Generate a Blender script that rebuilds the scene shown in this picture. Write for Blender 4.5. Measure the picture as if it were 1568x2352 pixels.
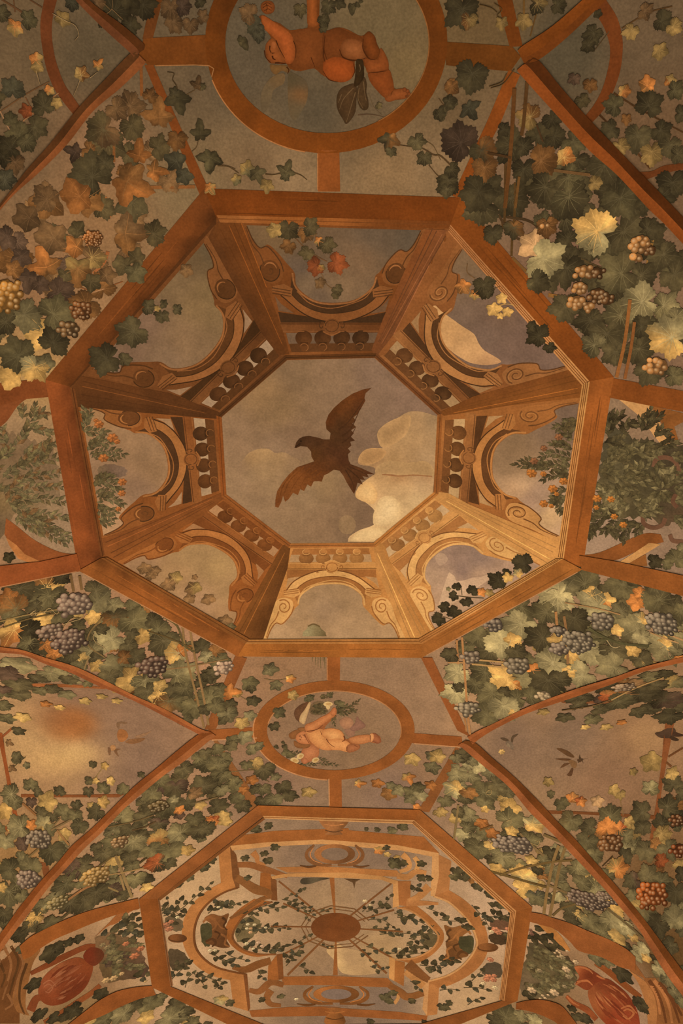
import bpy, math, random
import numpy as np
from mathutils import Matrix, Vector
from mathutils.geometry import delaunay_2d_cdt

for _o in list(bpy.data.objects):
    bpy.data.objects.remove(_o)
scene = bpy.context.scene
col = scene.collection
rnd = random.Random(7)

# ------------------------------------------------------------------ camera
W_PX, H_PX = 1568, 2352
FPX = 2090.0                    # focal length in pixels of the 1568 x 2352 frame
TILT = 0.4787                   # lean of the lens away from the zenith
ROLL = -0.0052
HC = 4.5                        # crown of the vault above the lens (m)
CAM = np.array([0.0108 * HC, 0.0, 1.6])
_D = np.array([0, math.cos(TILT), -math.sin(TILT)])     # down in the picture
_L = np.array([0, math.sin(TILT), math.cos(TILT)])      # line of sight
_X = np.array([1.0, 0, 0])
RIGHT = math.cos(ROLL) * _X + math.sin(ROLL) * _D
DOWN = -math.sin(ROLL) * _X + math.cos(ROLL) * _D
cam_data = bpy.data.cameras.new('camera')
cam_data.sensor_fit = 'VERTICAL'
cam_data.sensor_height = 36.0
cam_data.lens = FPX / H_PX * 36.0
cam_data.clip_end = 100
cam = bpy.data.objects.new('camera', cam_data)
m = Matrix.Identity(4)
for i in range(3):
    m[i][0] = RIGHT[i]; m[i][1] = -DOWN[i]; m[i][2] = -_L[i]; m[i][3] = CAM[i]
cam.matrix_world = m
col.objects.link(cam)
scene.camera = cam

# ------------------------------------------------------------------ light
scene.view_settings.view_transform = 'Standard'
scene.view_settings.look = 'None'
scene.view_settings.gamma = 1.0
scene.view_settings.use_curve_mapping = False
EXPO = 0.0
scene.view_settings.exposure = EXPO - 0.1
LAMP_TINT = (1.0, 0.57, 0.27)
# unseen warm uplights, added near the floor to light the vault: position, watts
LAMPS = [((1.0, 1.7, 0.25), 190.0), ((-1.0, 1.7, 0.25), 135.0), ((1.0, 4.5, 0.25), 150.0), ((-1.0, 4.5, 0.25), 165.0),
         ((0.0, 7.4, 0.25), 60.0), ((0.0, -1.3, 0.25), 20.0)]
AMBIENT = 0.20
world = bpy.data.worlds.new('gallery_air')
scene.world = world
world.use_nodes = True
bg = world.node_tree.nodes['Background']
bg.inputs[0].default_value = (*LAMP_TINT, 1)
bg.inputs[1].default_value = 0.03
for p, w in LAMPS:
    ld = bpy.data.lights.new('added_uplight', 'AREA')
    ld.shape = 'DISK'; ld.size = 0.5; ld.energy = w; ld.color = LAMP_TINT
    lo = bpy.data.objects.new('added_uplight', ld)
    lo.location = p; lo.rotation_euler = (math.pi, 0, 0)
    col.objects.link(lo)

def lit(P, N):
    """what the lamps give at points P with normals N: display value of a white surface"""
    e = np.full(len(P), AMBIENT)
    for p, w in LAMPS:
        d = P - np.array(p)
        r2 = (d * d).sum(1)
        u = d / np.sqrt(r2)[:, None]
        e += w / math.pi ** 2 * np.clip(u[:, 2], 0, 1) * np.clip(-(u * N).sum(1), 0, 1) / r2
    return e * 2 ** EXPO

# ------------------------------------------------------------------ the vault
R_ = 0.5465 * HC                # half width of the gallery
B_ = 0.3605 * HC                # rise of the vault
ZS = CAM[2] + HC - B_           # springing
PER = 0.850 * HC                # one bay
YC = 0.865 * HC                 # middle of the far pair of lunettes
def barrel(x):
    ax = np.abs(x)
    z = ZS + B_ * np.sqrt(np.clip(1 - (ax / R_) ** 2, 0, 1))
    return np.where(ax > R_, ZS - (ax - R_) * 60, z)
def height(x, y):
    dy = np.abs((y - YC + PER / 2) % PER - PER / 2)
    xg = 0.192 * HC + 0.97 * dy
    web = barrel(xg)
    b = barrel(x)
    return np.where((np.abs(x) > xg) & (np.abs(x) <= R_), np.maximum(b, web), b)

# where each ray of the photograph meets the vault: the tracing table
GS, GX0, GY0 = 4, -420, -320
gx = np.arange(GX0, 2000, GS); gy = np.arange(GY0, 2720, GS)
PX, PY = np.meshgrid(gx, gy)
u = (PX - W_PX / 2) / FPX; v = (PY - H_PX / 2) / FPX
DIR = u[..., None] * RIGHT + v[..., None] * DOWN + _L
lo_ = np.full(PX.shape, 0.4 * HC); hi_ = np.full(PX.shape, 3.2 * HC)
for _ in range(26):
    k = (lo_ + hi_) / 2
    x = CAM[0] + DIR[..., 0] * k; y = DIR[..., 1] * k; z = CAM[2] + DIR[..., 2] * k
    out = z > height(x, y)
    hi_ = np.where(out, k, hi_); lo_ = np.where(out, lo_, k)
KT = (lo_ + hi_) / 2
POS = CAM + DIR * KT[..., None]
tx = np.gradient(POS, axis=1); ty = np.gradient(POS, axis=0)
NRM = np.cross(tx, ty); NRM /= np.linalg.norm(NRM, axis=2)[..., None] + 1e-12
flip = (NRM * DIR).sum(2) > 0
NRM[flip] *= -1
def _bil(T, px, py):
    fx = np.clip((px - GX0) / GS, 0, len(gx) - 1.001); fy = np.clip((py - GY0) / GS, 0, len(gy) - 1.001)
    ix = fx.astype(int); iy = fy.astype(int); ax = (fx - ix)[:, None]; ay = (fy - iy)[:, None]
    return (T[iy, ix] * (1 - ax) * (1 - ay) + T[iy, ix + 1] * ax * (1 - ay) + T[iy + 1, ix] * (1 - ax) * ay + T[iy + 1, ix + 1] * ax * ay)
def vault(p, lift):
    """points on the vault seen at photo pixels p, raised by lift (m) towards the room"""
    px = p[:, 0]; py = p[:, 1]
    P = _bil(POS, px, py); N = _bil(NRM, px, py)
    N /= np.linalg.norm(N, axis=1)[:, None]
    d = P - CAM; d /= np.linalg.norm(d, axis=1)[:, None]
    c = np.clip(-(d * N).sum(1), 0.3, 1)
    return P - d * (lift / c)[:, None], N
def local_map(x, y):
    """2x2 map from even surface units to pixels at a pixel (area kept)"""
    q = np.array([[x, y], [x + 6, y], [x, y + 6]], float)
    P, _ = vault(q, np.zeros(3))
    J = np.stack([(P[1] - P[0]) / 6, (P[2] - P[0]) / 6], 1)
    g = J.T @ J
    w, V = np.linalg.eigh(g)
    M = V @ np.diag(1 / np.sqrt(w)) @ V.T
    return M / math.sqrt(np.linalg.det(M))

def lin(c):
    c = np.asarray(c, float) / 255.0
    return np.where(c <= 0.04045, c / 12.92, ((c + 0.055) / 1.055) ** 2.4)
TINT = np.array(LAMP_TINT)

# ------------------------------------------------------------------ materials
def fresco_material(name, scale, strength, rough=0.88, bump=0.15, stretch=(1, 1, 1), fine=0.12):
    mt = bpy.data.materials.new(name); mt.use_nodes = True
    nt = mt.node_tree; n = nt.nodes; l = nt.links
    bs = n['Principled BSDF']
    bs.inputs['Roughness'].default_value = rough
    bs.inputs['Specular IOR Level'].default_value = 0.12
    at = n.new('ShaderNodeAttribute'); at.attribute_name = 'Col'
    ge = n.new('ShaderNodeNewGeometry')
    mp = n.new('ShaderNodeMapping'); mp.inputs['Scale'].default_value = stretch
    l.new(ge.outputs['Position'], mp.inputs['Vector'])
    n1 = n.new('ShaderNodeTexNoise'); n1.inputs['Scale'].default_value = scale; n1.inputs['Detail'].default_value = 6; n1.inputs['Roughness'].default_value = 0.62
    n2 = n.new('ShaderNodeTexNoise'); n2.inputs['Scale'].default_value = 95; n2.inputs['Detail'].default_value = 3
    l.new(mp.outputs[0], n1.inputs['Vector']); l.new(ge.outputs['Position'], n2.inputs['Vector'])
    r1 = n.new('ShaderNodeMapRange'); r1.inputs['From Min'].default_value = 0.3; r1.inputs['From Max'].default_value = 0.7
    r1.inputs['To Min'].default_value = 1 - strength; r1.inputs['To Max'].default_value = 1 + strength
    r2 = n.new('ShaderNodeMapRange'); r2.inputs['From Min'].default_value = 0.3; r2.inputs['From Max'].default_value = 0.7
    r2.inputs['To Min'].default_value = 1 - fine; r2.inputs['To Max'].default_value = 1 + fine
    l.new(n1.outputs['Fac'], r1.inputs['Value']); l.new(n2.outputs['Fac'], r2.inputs['Value'])
    mu = n.new('ShaderNodeMath'); mu.operation = 'MULTIPLY'
    l.new(r1.outputs[0], mu.inputs[0]); l.new(r2.outputs[0], mu.inputs[1])
    vm = n.new('ShaderNodeVectorMath'); vm.operation = 'SCALE'
    l.new(at.outputs['Color'], vm.inputs[0]); l.new(mu.outputs[0], vm.inputs['Scale'])
    l.new(vm.outputs[0], bs.inputs['Base Color'])
    bp = n.new('ShaderNodeBump'); bp.inputs['Strength'].default_value = bump; bp.inputs['Distance'].default_value = 0.004
    l.new(n1.outputs['Fac'], bp.inputs['Height']); l.new(bp.outputs[0], bs.inputs['Normal'])
    return mt
MAT = {
    'plaster': fresco_material('fresco_plaster', 9.0, 0.13, fine=0.16),
    'wood': fresco_material('painted_wood', 7.0, 0.20, fine=0.13),
    'leaf': fresco_material('painted_foliage', 16.0, 0.22, fine=0.16),
    'flesh': fresco_material('painted_flesh', 12.0, 0.12, fine=0.12),
    'fruit': fresco_material('painted_fruit', 25.0, 0.10, rough=0.8),
    'cloud': fresco_material('painted_cloud', 11.0, 0.16, fine=0.12),
}
def plain(name, c, rough=0.9):
    mt = bpy.data.materials.new(name); mt.use_nodes = True
    nt = mt.node_tree; b = nt.nodes['Principled BSDF']; b.inputs['Roughness'].default_value = rough
    tn = nt.nodes.new('ShaderNodeTexNoise'); tn.inputs['Scale'].default_value = 3
    rp = nt.nodes.new('ShaderNodeMixRGB'); rp.inputs[1].default_value = (*c, 1); rp.inputs[2].default_value = (*[q * 0.8 for q in c], 1)
    nt.links.new(tn.outputs['Fac'], rp.inputs[0]); nt.links.new(rp.outputs[0], b.inputs['Base Color'])
    return mt

# ------------------------------------------------------------------ tools
STEP = 0.00045                   # one layer of paint relief (m)
def sm(pts, n=5, closed=False):
    """Catmull-Rom through points"""
    p = np.array(pts, float)
    if len(p) < 3: return p
    if closed: q = np.vstack([p[-1], p, p[0], p[1]])
    else: q = np.vstack([2 * p[0] - p[1], p, 2 * p[-1] - p[-2]])
    out = []
    for i in range(1, len(q) - 2):
        a, b, c, d = q[i - 1:i + 3]
        for t in np.arange(n) / n:
            out.append(0.5 * (2 * b + (c - a) * t + (2 * a - 5 * b + 4 * c - d) * t * t + (3 * b - a - 3 * c + d) * t ** 3))
    if not closed: out.append(p[-1])
    return np.array(out)
def dense(p, step):
    p = np.asarray(p, float); out = []
    for a, b in zip(p, np.roll(p, -1, 0)):
        k = max(1, int(np.linalg.norm(b - a) / step))
        for i in range(k): out.append(a + (b - a) * i / k)
    return np.array(out)
def inside(poly, pts):
    x, y = pts[:, 0], pts[:, 1]; r = np.zeros(len(pts), bool)
    a = poly; b = np.roll(poly, -1, 0)
    for (x1, y1), (x2, y2) in zip(a, b):
        if y1 == y2: continue
        c = ((y1 > y) != (y2 > y)) & (x < (x2 - x1) * (y - y1) / (y2 - y1) + x1)
        r ^= c
    return r
def ellipse(cx, cy, rx, ry, n=40, rot=0, a0=0, a1=360):
    t = np.radians(np.linspace(a0, a1, n, endpoint=(a1 - a0) % 360 != 0)); c, s = math.cos(math.radians(rot)), math.sin(math.radians(rot))
    x = rx * np.cos(t); y = ry * np.sin(t)
    return np.stack([cx + x * c - y * s, cy + x * s + y * c], 1)
def idw(seeds, p, soft=12.0, pw=1.6):
    s = np.array([(a, b) for a, b, _ in seeds], float); c = np.array([q for _, _, q in seeds], float)
    d = ((p[:, None, :] - s[None]) ** 2).sum(2) + soft * soft
    w = 1 / d ** pw
    return (w @ c) / w.sum(1)[:, None]
def colour(spec, p):
    if callable(spec): return spec(p)
    if isinstance(spec, list): return idw(spec, p)
    if isinstance(spec, dict): return idw(spec['fine'], p, 4.0, 2.0)
    return np.tile(np.array(spec, float), (len(p), 1))

class Buf:
    """collects pieces of one mesh, in photo pixels + layer"""
    def __init__(self): self.v = []; self.l = []; self.c = []; self.f = []; self.n = 0
    def add(self, p, lay, c, f):
        p = np.asarray(p, float); n = len(p)
        self.v.append(p); self.l.append(np.broadcast_to(np.asarray(lay, float), (n,)).copy()); self.c.append(np.asarray(c, float))
        self.f += [tuple(i + self.n for i in q) for q in f]; self.n += n
    def poly(self, pts, spec, lay, step=26, grid=None, skirt=True):
        b = dense(pts, step)
        g = grid or 30
        mn = b.min(0); mx = b.max(0)
        xs, ys = np.meshgrid(np.arange(mn[0] + g / 2, mx[0], g), np.arange(mn[1] + g / 2, mx[1], g))
        q = np.stack([xs.ravel(), ys.ravel()], 1)
        if len(q):
            q = q[inside(b, q)]
            if len(q):
                dd = np.sqrt(((q[:, None] - b[None]) ** 2).sum(2)).min(1)
                q = q[dd > g * 0.35]
        allp = np.vstack([b, q]) if len(q) else b
        nb = len(b)
        r = delaunay_2d_cdt([Vector(a) for a in allp], [], [list(range(nb))], 1, 1e-4)
        vv = np.array([tuple(a) for a in r[0]]); ff = [tuple(t) for t in r[2]]
        self.tri(vv, ff, colour(spec, vv), lay, skirt)
    def tri(self, vv, ff, cc, lay, skirt=True):
        vv = np.asarray(vv, float); n = len(vv)
        lay = np.broadcast_to(np.asarray(lay, float), (n,))
        faces = list(ff); V = [vv]; Lr = [lay]; C = [cc]
        if skirt:
            cnt = {}
            for t in ff:
                for a, b in zip(t, t[1:] + t[:1]): cnt[(a, b)] = 1
            be = [(a, b) for (a, b) in cnt if (b, a) not in cnt]
            bid = sorted({a for e in be for a in e}); mp = {a: n + i for i, a in enumerate(bid)}
            V.append(vv[bid]); Lr.append(np.zeros(len(bid))); C.append(cc[bid])
            for a, b in be: faces.append((b, a, mp[a], mp[b]))
        self.add(np.vstack(V), np.concatenate(Lr), np.vstack(C), faces)
    def stroke(self, pts, w, spec, lay, smooth=4, skirt=True):
        p = sm(pts, smooth) if smooth and len(pts) > 2 else np.array(pts, float)
        if len(p) == 2:
            k = max(2, int(np.linalg.norm(p[1] - p[0]) / 30) + 1); p = p[0] + (p[1] - p[0]) * np.linspace(0, 1, k)[:, None]
        t = np.gradient(p, axis=0); t /= np.linalg.norm(t, axis=1)[:, None] + 1e-9
        nn = np.stack([-t[:, 1], t[:, 0]], 1); k = len(p)
        ww = np.interp(np.linspace(0, 1, k), np.linspace(0, 1, len(w)), w) if isinstance(w, (tuple, list)) else np.full(k, float(w))
        a = p + nn * ww[:, None] / 2; b = p - nn * ww[:, None] / 2
        vv = np.vstack([a, b]); ff = [(i, i + 1, k + i + 1, k + i) for i in range(k - 1)]
        self.tri(vv, ff, colour(spec, vv), lay, skirt)
    def build(self, name, parent=None, mat='wood', kind=None):
        p = np.vstack(self.v); P, N = vault(p, np.concatenate(self.l) * STEP)
        C = lin(np.clip(np.vstack(self.c), 0, 255)) / (lit(P, N)[:, None] * TINT)
        C = np.clip(C, 0.002, 0.92)
        o3 = P.mean(0)
        me = bpy.data.meshes.new(name)
        me.from_pydata((P - o3).tolist(), [], self.f)
        a = me.color_attributes.new('Col', 'FLOAT_COLOR', 'POINT')
        a.data.foreach_set('color', np.hstack([C, np.ones((len(C), 1))]).astype(np.float32).ravel())
        me.materials.append(MAT[mat])
        o = bpy.data.objects.new(name, me); col.objects.link(o)
        WL[o.name] = o3
        if parent is not None:
            o.parent = parent; o.location = o3 - WL[parent.name]
        else: o.location = o3
        if kind: o['kind'] = kind
        return o
WL = {}
def tag(o, label, cat, group=None):
    o['label'] = label; o['category'] = cat
    if group: o['group'] = group
    return o
def thing(name, at, label, cat, group=None):
    o = bpy.data.objects.new(name, None); col.objects.link(o)
    P, _ = vault(np.array([at], float), np.zeros(1))
    o.location = P[0]; o.empty_display_size = 0.1; WL[o.name] = P[0]
    return tag(o, label, cat, group)
def piece(name, pts, spec, lay, parent=None, mat='wood', step=26, grid=None):
    b = Buf(); b.poly(pts, spec, lay, step, grid); return b.build(name, parent, mat)
def line(name, pts, w, spec, lay, parent=None, mat='wood', smooth=4):
    b = Buf(); b.stroke(pts, w, spec, lay, smooth); return b.build(name, parent, mat)

# frames in which the tracing was noted down: origin and scale of each close look
CR = dict(a=(0, 0, .3444), b=(460, 0, .3827), c=(1000, 0, .3622), d=(0, 440, .3444), e=(460, 440, .3827), f=(1028, 440, .3444),
          g=(0, 880, .3444), h=(460, 880, .3827), i=(1028, 880, .3444), j=(0, 1290, .3444), k=(460, 1230, .3827), l=(1028, 1250, .3444),
          m=(460, 1500, .3954), n=(0, 1680, .3444), o=(1028, 1680, .3444), p=(0, 1960, .2806), q=(340, 1840, .2934), r=(740, 1840, .3061),
          s=(1128, 1960, .2806), t=(580, 0, .2232), u=(740, 40, .2455), w=(640, 1580, .2902))
def z(c, *xy):
    ox, oy, s = CR[c]
    a = np.array(xy, float).reshape(-1, 2)
    return a * s + (ox, oy)
def band(c, up, low):
    return np.vstack([sm(z(c, *up), 4), sm(z(c, *low), 4)[::-1]])
def mul(c, f): return tuple(min(255, q * f) for q in c)
def mix(a, b, t): return tuple(p + (q - p) * t for p, q in zip(a, b))
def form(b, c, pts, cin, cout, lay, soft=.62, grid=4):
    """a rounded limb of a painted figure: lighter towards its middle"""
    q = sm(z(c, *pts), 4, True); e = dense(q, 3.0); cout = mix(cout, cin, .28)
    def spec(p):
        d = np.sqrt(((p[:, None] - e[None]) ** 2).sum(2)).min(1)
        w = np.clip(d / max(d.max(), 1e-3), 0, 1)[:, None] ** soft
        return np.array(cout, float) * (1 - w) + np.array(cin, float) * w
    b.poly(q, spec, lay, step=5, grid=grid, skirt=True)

# ------------------------------------------------------------------ the room
BG = [(60, 60, (108, 84, 56)), (210, 110, (94, 76, 52)), (20, 330, (110, 84, 56)), (600, 390, (124, 94, 62)), (900, 390, (142, 108, 70)), (420, 200, (104, 82, 56)), (660, 400, (150, 116, 78)), (1000, 380, (140, 108, 72)),
      (1100, 60, (108, 82, 50)), (1300, 120, (88, 74, 52)), (1480, 60, (106, 82, 56)), (1480, 300, (112, 82, 54)), (1050, 230, (112, 86, 56)),
      (560, 150, (95, 78, 56)), (600, 80, (92, 76, 54)), (880, 60, (112, 90, 58)), (850, 250, (106, 84, 58)), (720, 260, (92, 76, 54)), (930, 150, (120, 94, 58)),
      (250, 350, (150, 108, 72)), (100, 650, (150, 106, 68)), (150, 740, (160, 116, 74)), (60, 850, (186, 140, 82)), (430, 420, (132, 104, 68)), (230, 500, (150, 108, 68)), (1200, 350, (128, 96, 68)), (1300, 620, (128, 92, 66)), (1480, 850, (132, 98, 70)),
      (30, 1000, (160, 122, 82)), (140, 1240, (160, 124, 88)), (1420, 940, (146, 112, 80)), (1400, 1230, (166, 130, 98)), (1540, 1270, (150, 116, 86)),
      (250, 1450, (172, 122, 82)), (60, 1400, (170, 118, 76)), (430, 1500, (182, 130, 90)), (480, 1560, (184, 132, 90)), (1250, 1500, (168, 124, 86)), (1060, 1620, (186, 138, 92)), (1450, 1420, (172, 128, 88)),
      (650, 1540, (158, 114, 76)), (900, 1540, (152, 114, 80)), (1000, 1620, (160, 120, 84)), (540, 1640, (156, 112, 76)), (830, 1720, (142, 106, 72)), (700, 1620, (142, 106, 74)), (600, 1810, (142, 104, 76)), (900, 1820, (142, 108, 82)), (1000, 1760, (150, 110, 76)),
      (200, 1600, (148, 108, 76)), (330, 1640, (146, 108, 78)), (60, 1680, (186, 140, 90)), (330, 1760, (142, 106, 78)), (60, 1800, (172, 126, 82)), (1180, 1700, (136, 103, 75)), (1300, 1680, (138, 105, 76)), (1480, 1690, (158, 114, 74)), (1400, 1800, (150, 108, 74)), (1250, 1640, (150, 112, 78)), (1480, 1560, (150, 110, 72)),
      (250, 1950, (168, 124, 84)), (420, 1830, (172, 126, 86)), (1200, 1900, (166, 124, 82)), (1350, 2080, (150, 112, 72)), (1500, 2000, (120, 84, 48)), (1450, 1880, (140, 100, 66)), (60, 1950, (162, 116, 66)), (1540, 2200, (96, 66, 34)),
      (500, 2000, (196, 152, 104)), (440, 2040, (204, 158, 108)), (460, 2200, (200, 156, 110)), (400, 2250, (196, 152, 108)), (560, 2100, (196, 152, 106)), (560, 2220, (192, 148, 104)), (760, 2060, (166, 128, 88)), (720, 2180, (160, 122, 84)), (870, 2060, (162, 126, 90)), (880, 2190, (180, 138, 90)), (1050, 2050, (182, 142, 102)), (1100, 2060, (200, 158, 116)), (1140, 2120, (200, 156, 114)), (1000, 2120, (196, 152, 108)), (1020, 2230, (198, 154, 110)), (1080, 2290, (196, 152, 104)), (480, 2270, (184, 140, 96)), (650, 1895, (150, 116, 84)), (700, 1960, (140, 108, 80)), (870, 1960, (136, 106, 80)), (700, 2300, (140, 108, 78)), (880, 2290, (134, 106, 82)), (770, 2345, (140, 108, 82)),
      (100, 2200, (178, 132, 88)), (200, 2230, (150, 108, 70)), (310, 2100, (196, 150, 104)), (1240, 2140, (190, 146, 104)), (1300, 2230, (150, 110, 72)), (1430, 2290, (170, 128, 92)), (200, 2340, (140, 104, 62)), (1250, 2340, (130, 96, 58))]
def build_room():
    # vault: an even net over the gallery
    na, nl = 330, 560
    y0, y1 = -3.2, 10.2
    ang = np.linspace(-math.pi / 2, math.pi / 2, na)
    X = 0.9995 * R_ * np.sin(ang); Y = np.linspace(y0, y1, nl)
    XX, YY = np.meshgrid(X, Y)
    Z = height(XX, YY)
    P = np.stack([XX, YY, Z], 2).reshape(-1, 3)
    d = P - CAM
    dep = d @ _L
    px = (d @ RIGHT) / np.maximum(dep, 0.3) * FPX + W_PX / 2; py = (d @ DOWN) / np.maximum(dep, 0.3) * FPX + H_PX / 2
    pp = np.stack([px, py], 1)
    C = np.empty((len(P), 3))
    for i in range(0, len(P), 20000):
        C[i:i + 20000] = idw(BG, np.clip(pp[i:i + 20000], -200, 2500), 20)
    def blob(cx, cy, rx, ry, c, a, rot=0, p=2):
        t = math.radians(rot); dx = pp[:, 0] - cx; dy = pp[:, 1] - cy
        ex = (dx * math.cos(t) + dy * math.sin(t)) / rx; ey = (-dx * math.sin(t) + dy * math.cos(t)) / ry
        w = a * np.exp(-(ex * ex + ey * ey) ** (p / 2)); w[dep < 0.5] = 0
        C[:] = C * (1 - w[:, None]) + np.array(c, float) * w[:, None]
    blob(160, 1665, 62, 42, (172, 100, 46), 0.85, 0, 4); blob(110, 1650, 60, 40, (150, 96, 58), 0.6)
    blob(130, 1745, 90, 40, (214, 162, 98), 0.9); blob(60, 1700, 50, 60, (196, 148, 92), 0.6); blob(180, 1730, 50, 25, (220, 170, 104), 0.7)
    blob(1490, 1690, 46, 40, (172, 126, 80), 0.8, 0, 4); blob(1370, 1850, 22, 18, (184, 140, 98), 0.8, 0, 4)
    blob(1330, 1240, 40, 50, (176, 140, 106), 0.6)
    N = np.zeros_like(P); e = 1e-3
    hx = (height(P[:, 0] * 0.999 + e, P[:, 1]) - height(P[:, 0] * 0.999 - e, P[:, 1])) / (2 * e)
    hy = (height(P[:, 0], P[:, 1] + e) - height(P[:, 0], P[:, 1] - e)) / (2 * e)
    N = np.stack([np.clip(hx, -4, 4), np.clip(hy, -4, 4), -np.ones(len(P))], 1); N /= np.linalg.norm(N, axis=1)[:, None]
    A = np.clip(lin(np.clip(C, 0, 255)) / (lit(P, N)[:, None] * TINT), 0.01, 0.85)
    far = (dep < 0.5) | (py < -250) | (py > 2650)
    A[far] = (0.22, 0.2, 0.17)
    idx = np.arange(na * nl).reshape(nl, na)
    F = np.stack([idx[:-1, :-1], idx[1:, :-1], idx[1:, 1:], idx[:-1, 1:]], 2).reshape(-1, 4)
    me = bpy.data.meshes.new('ceiling')
    me.from_pydata(P.tolist(), [], F.tolist())
    a = me.color_attributes.new('Col', 'FLOAT_COLOR', 'POINT')
    a.data.foreach_set('color', np.hstack([A, np.ones((len(A), 1))]).astype(np.float32).ravel())
    me.materials.append(MAT['plaster'])
    me.polygons.foreach_set('use_smooth', np.ones(len(me.polygons), bool))
    o = bpy.data.objects.new('ceiling', me); col.objects.link(o)
    o['kind'] = 'structure'; o['label'] = 'frescoed vault with lunettes, grey sky painted between the frames'
    wm = plain('wall_plaster', (0.30, 0.26, 0.21)); fm = plain('terracotta_floor', (0.20, 0.11, 0.07), 0.7)
    for side, s in (('left', -1), ('right', 1)):
        t = height(np.full(nl, s * 0.9995 * R_), Y)
        vs = [(s * R_ * 0.9995, yy, 0) for yy in Y] + [(s * R_ * 0.9995, yy, tt) for yy, tt in zip(Y, t)] + [(s * (R_ + 0.25), yy, 0) for yy in Y] + [(s * (R_ + 0.25), yy, tt) for yy, tt in zip(Y, t)]
        fs = [(i, i + 1, nl + i + 1, nl + i) for i in range(nl - 1)] + [(2 * nl + i, 2 * nl + i + 1, 3 * nl + i + 1, 3 * nl + i) for i in range(nl - 1)]
        mw = bpy.data.meshes.new('wall_' + side); mw.from_pydata(vs, [], fs); mw.materials.append(wm)
        w = bpy.data.objects.new('wall_' + side, mw); col.objects.link(w); w['kind'] = 'structure'
    for nm, yy in (('wall_front', y1), ('wall_back', y0)):
        zz = height(X, np.full(na, yy))
        vs = [(x, yy, 0) for x in X] + [(x, yy, h) for x, h in zip(X, zz)]
        mw = bpy.data.meshes.new(nm); mw.from_pydata(vs, [], [(i, i + 1, na + i + 1, na + i) for i in range(na - 1)]); mw.materials.append(wm)
        w = bpy.data.objects.new(nm, mw); col.objects.link(w); w['kind'] = 'structure'
    mf = bpy.data.meshes.new('floor')
    mf.from_pydata([(-R_ - .3, y0, 0), (R_ + .3, y0, 0), (R_ + .3, y1, 0), (-R_ - .3, y1, 0)], [], [(0, 1, 2, 3)]); mf.materials.append(fm)
    w = bpy.data.objects.new('floor', mf); col.objects.link(w); w['kind'] = 'structure'
build_room()

# ------------------------------------------------------------------ main octagon
OV = [(469, 433), (1057, 454), (1409, 866), (1337, 1308), (968, 1511), (545, 1508), (180, 1311), (104, 872)]
IV = [(497, 500), (1034, 516), (1352, 876), (1292, 1284), (968, 1479), (563, 1479), (232, 1282), (160, 888)]
SV = [(659, 826), (860, 821), (1005, 953), (996, 1131), (858, 1247), (667, 1249), (519, 1136), (508, 958)]
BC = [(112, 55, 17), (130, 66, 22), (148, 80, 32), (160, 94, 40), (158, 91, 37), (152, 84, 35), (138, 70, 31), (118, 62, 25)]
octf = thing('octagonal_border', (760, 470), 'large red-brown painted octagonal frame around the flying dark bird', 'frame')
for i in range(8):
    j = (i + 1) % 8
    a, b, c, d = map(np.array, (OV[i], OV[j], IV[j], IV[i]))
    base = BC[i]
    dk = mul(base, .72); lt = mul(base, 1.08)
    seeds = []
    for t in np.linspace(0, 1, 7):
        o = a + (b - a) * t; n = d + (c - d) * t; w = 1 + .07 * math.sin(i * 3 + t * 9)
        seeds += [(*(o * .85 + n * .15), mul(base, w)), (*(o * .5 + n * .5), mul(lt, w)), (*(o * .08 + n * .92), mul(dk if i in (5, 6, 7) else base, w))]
    bl_ = Buf(); ly = 22.0 if i in (3, 4, 5) else 6
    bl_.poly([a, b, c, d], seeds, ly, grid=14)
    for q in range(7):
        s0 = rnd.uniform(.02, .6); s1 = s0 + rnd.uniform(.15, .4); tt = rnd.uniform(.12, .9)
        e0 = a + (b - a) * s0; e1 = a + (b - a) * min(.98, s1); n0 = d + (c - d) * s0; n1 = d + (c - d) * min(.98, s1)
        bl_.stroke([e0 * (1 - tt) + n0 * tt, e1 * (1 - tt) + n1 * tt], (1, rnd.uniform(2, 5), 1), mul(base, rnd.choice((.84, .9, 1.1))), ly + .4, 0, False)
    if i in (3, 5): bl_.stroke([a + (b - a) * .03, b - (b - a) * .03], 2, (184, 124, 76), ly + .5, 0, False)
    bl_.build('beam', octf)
# gold mouldings along the inner edge
def strip_between(name, p0, p1, q0, q1, spec, lay, parent, lines=0, lc=None):
    b = Buf(); b.poly([p0, p1, q1, q0], spec, lay)
    p0, p1, q0, q1 = map(np.array, (p0, p1, q0, q1))
    for k in range(lines):
        t = (k + 1) / (lines + 1)
        b.stroke([p0 * (1 - t) + q0 * t, p1 * (1 - t) + q1 * t], 1.8, lc, lay + .8, 0, False)
    return b.build(name, parent)
strip_between('moulding', (497, 494), (1034, 508), (505, 511), (1030, 525), [(500, 502, (160, 94, 44)), (700, 505, (150, 84, 36)), (1000, 515, (118, 62, 24))], 7, octf, 1, (120, 66, 28))
strip_between('moulding', (1034, 516), (1352, 874), (1029, 532), (1337, 886), [(1040, 530, (178, 112, 62)), (1200, 705, (196, 128, 72)), (1345, 870, (204, 136, 74))], 7, octf, 3, (128, 74, 34))
strip_between('moulding', (1354, 876), (1294, 1284), (1336, 884), (1278, 1278), [(1345, 890, (204, 140, 74)), (1310, 1100, (200, 132, 70)), (1285, 1270, (214, 146, 76))], 7, octf, 3, (124, 70, 30))
strip_between('moulding', (1292, 1284), (968, 1480), (1276, 1284), (960, 1468), [(1270, 1290, (205, 140, 72)), (1100, 1395, (208, 140, 74)), (970, 1474, (180, 112, 54))], 22.8, octf, 2, (140, 84, 38))
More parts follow.
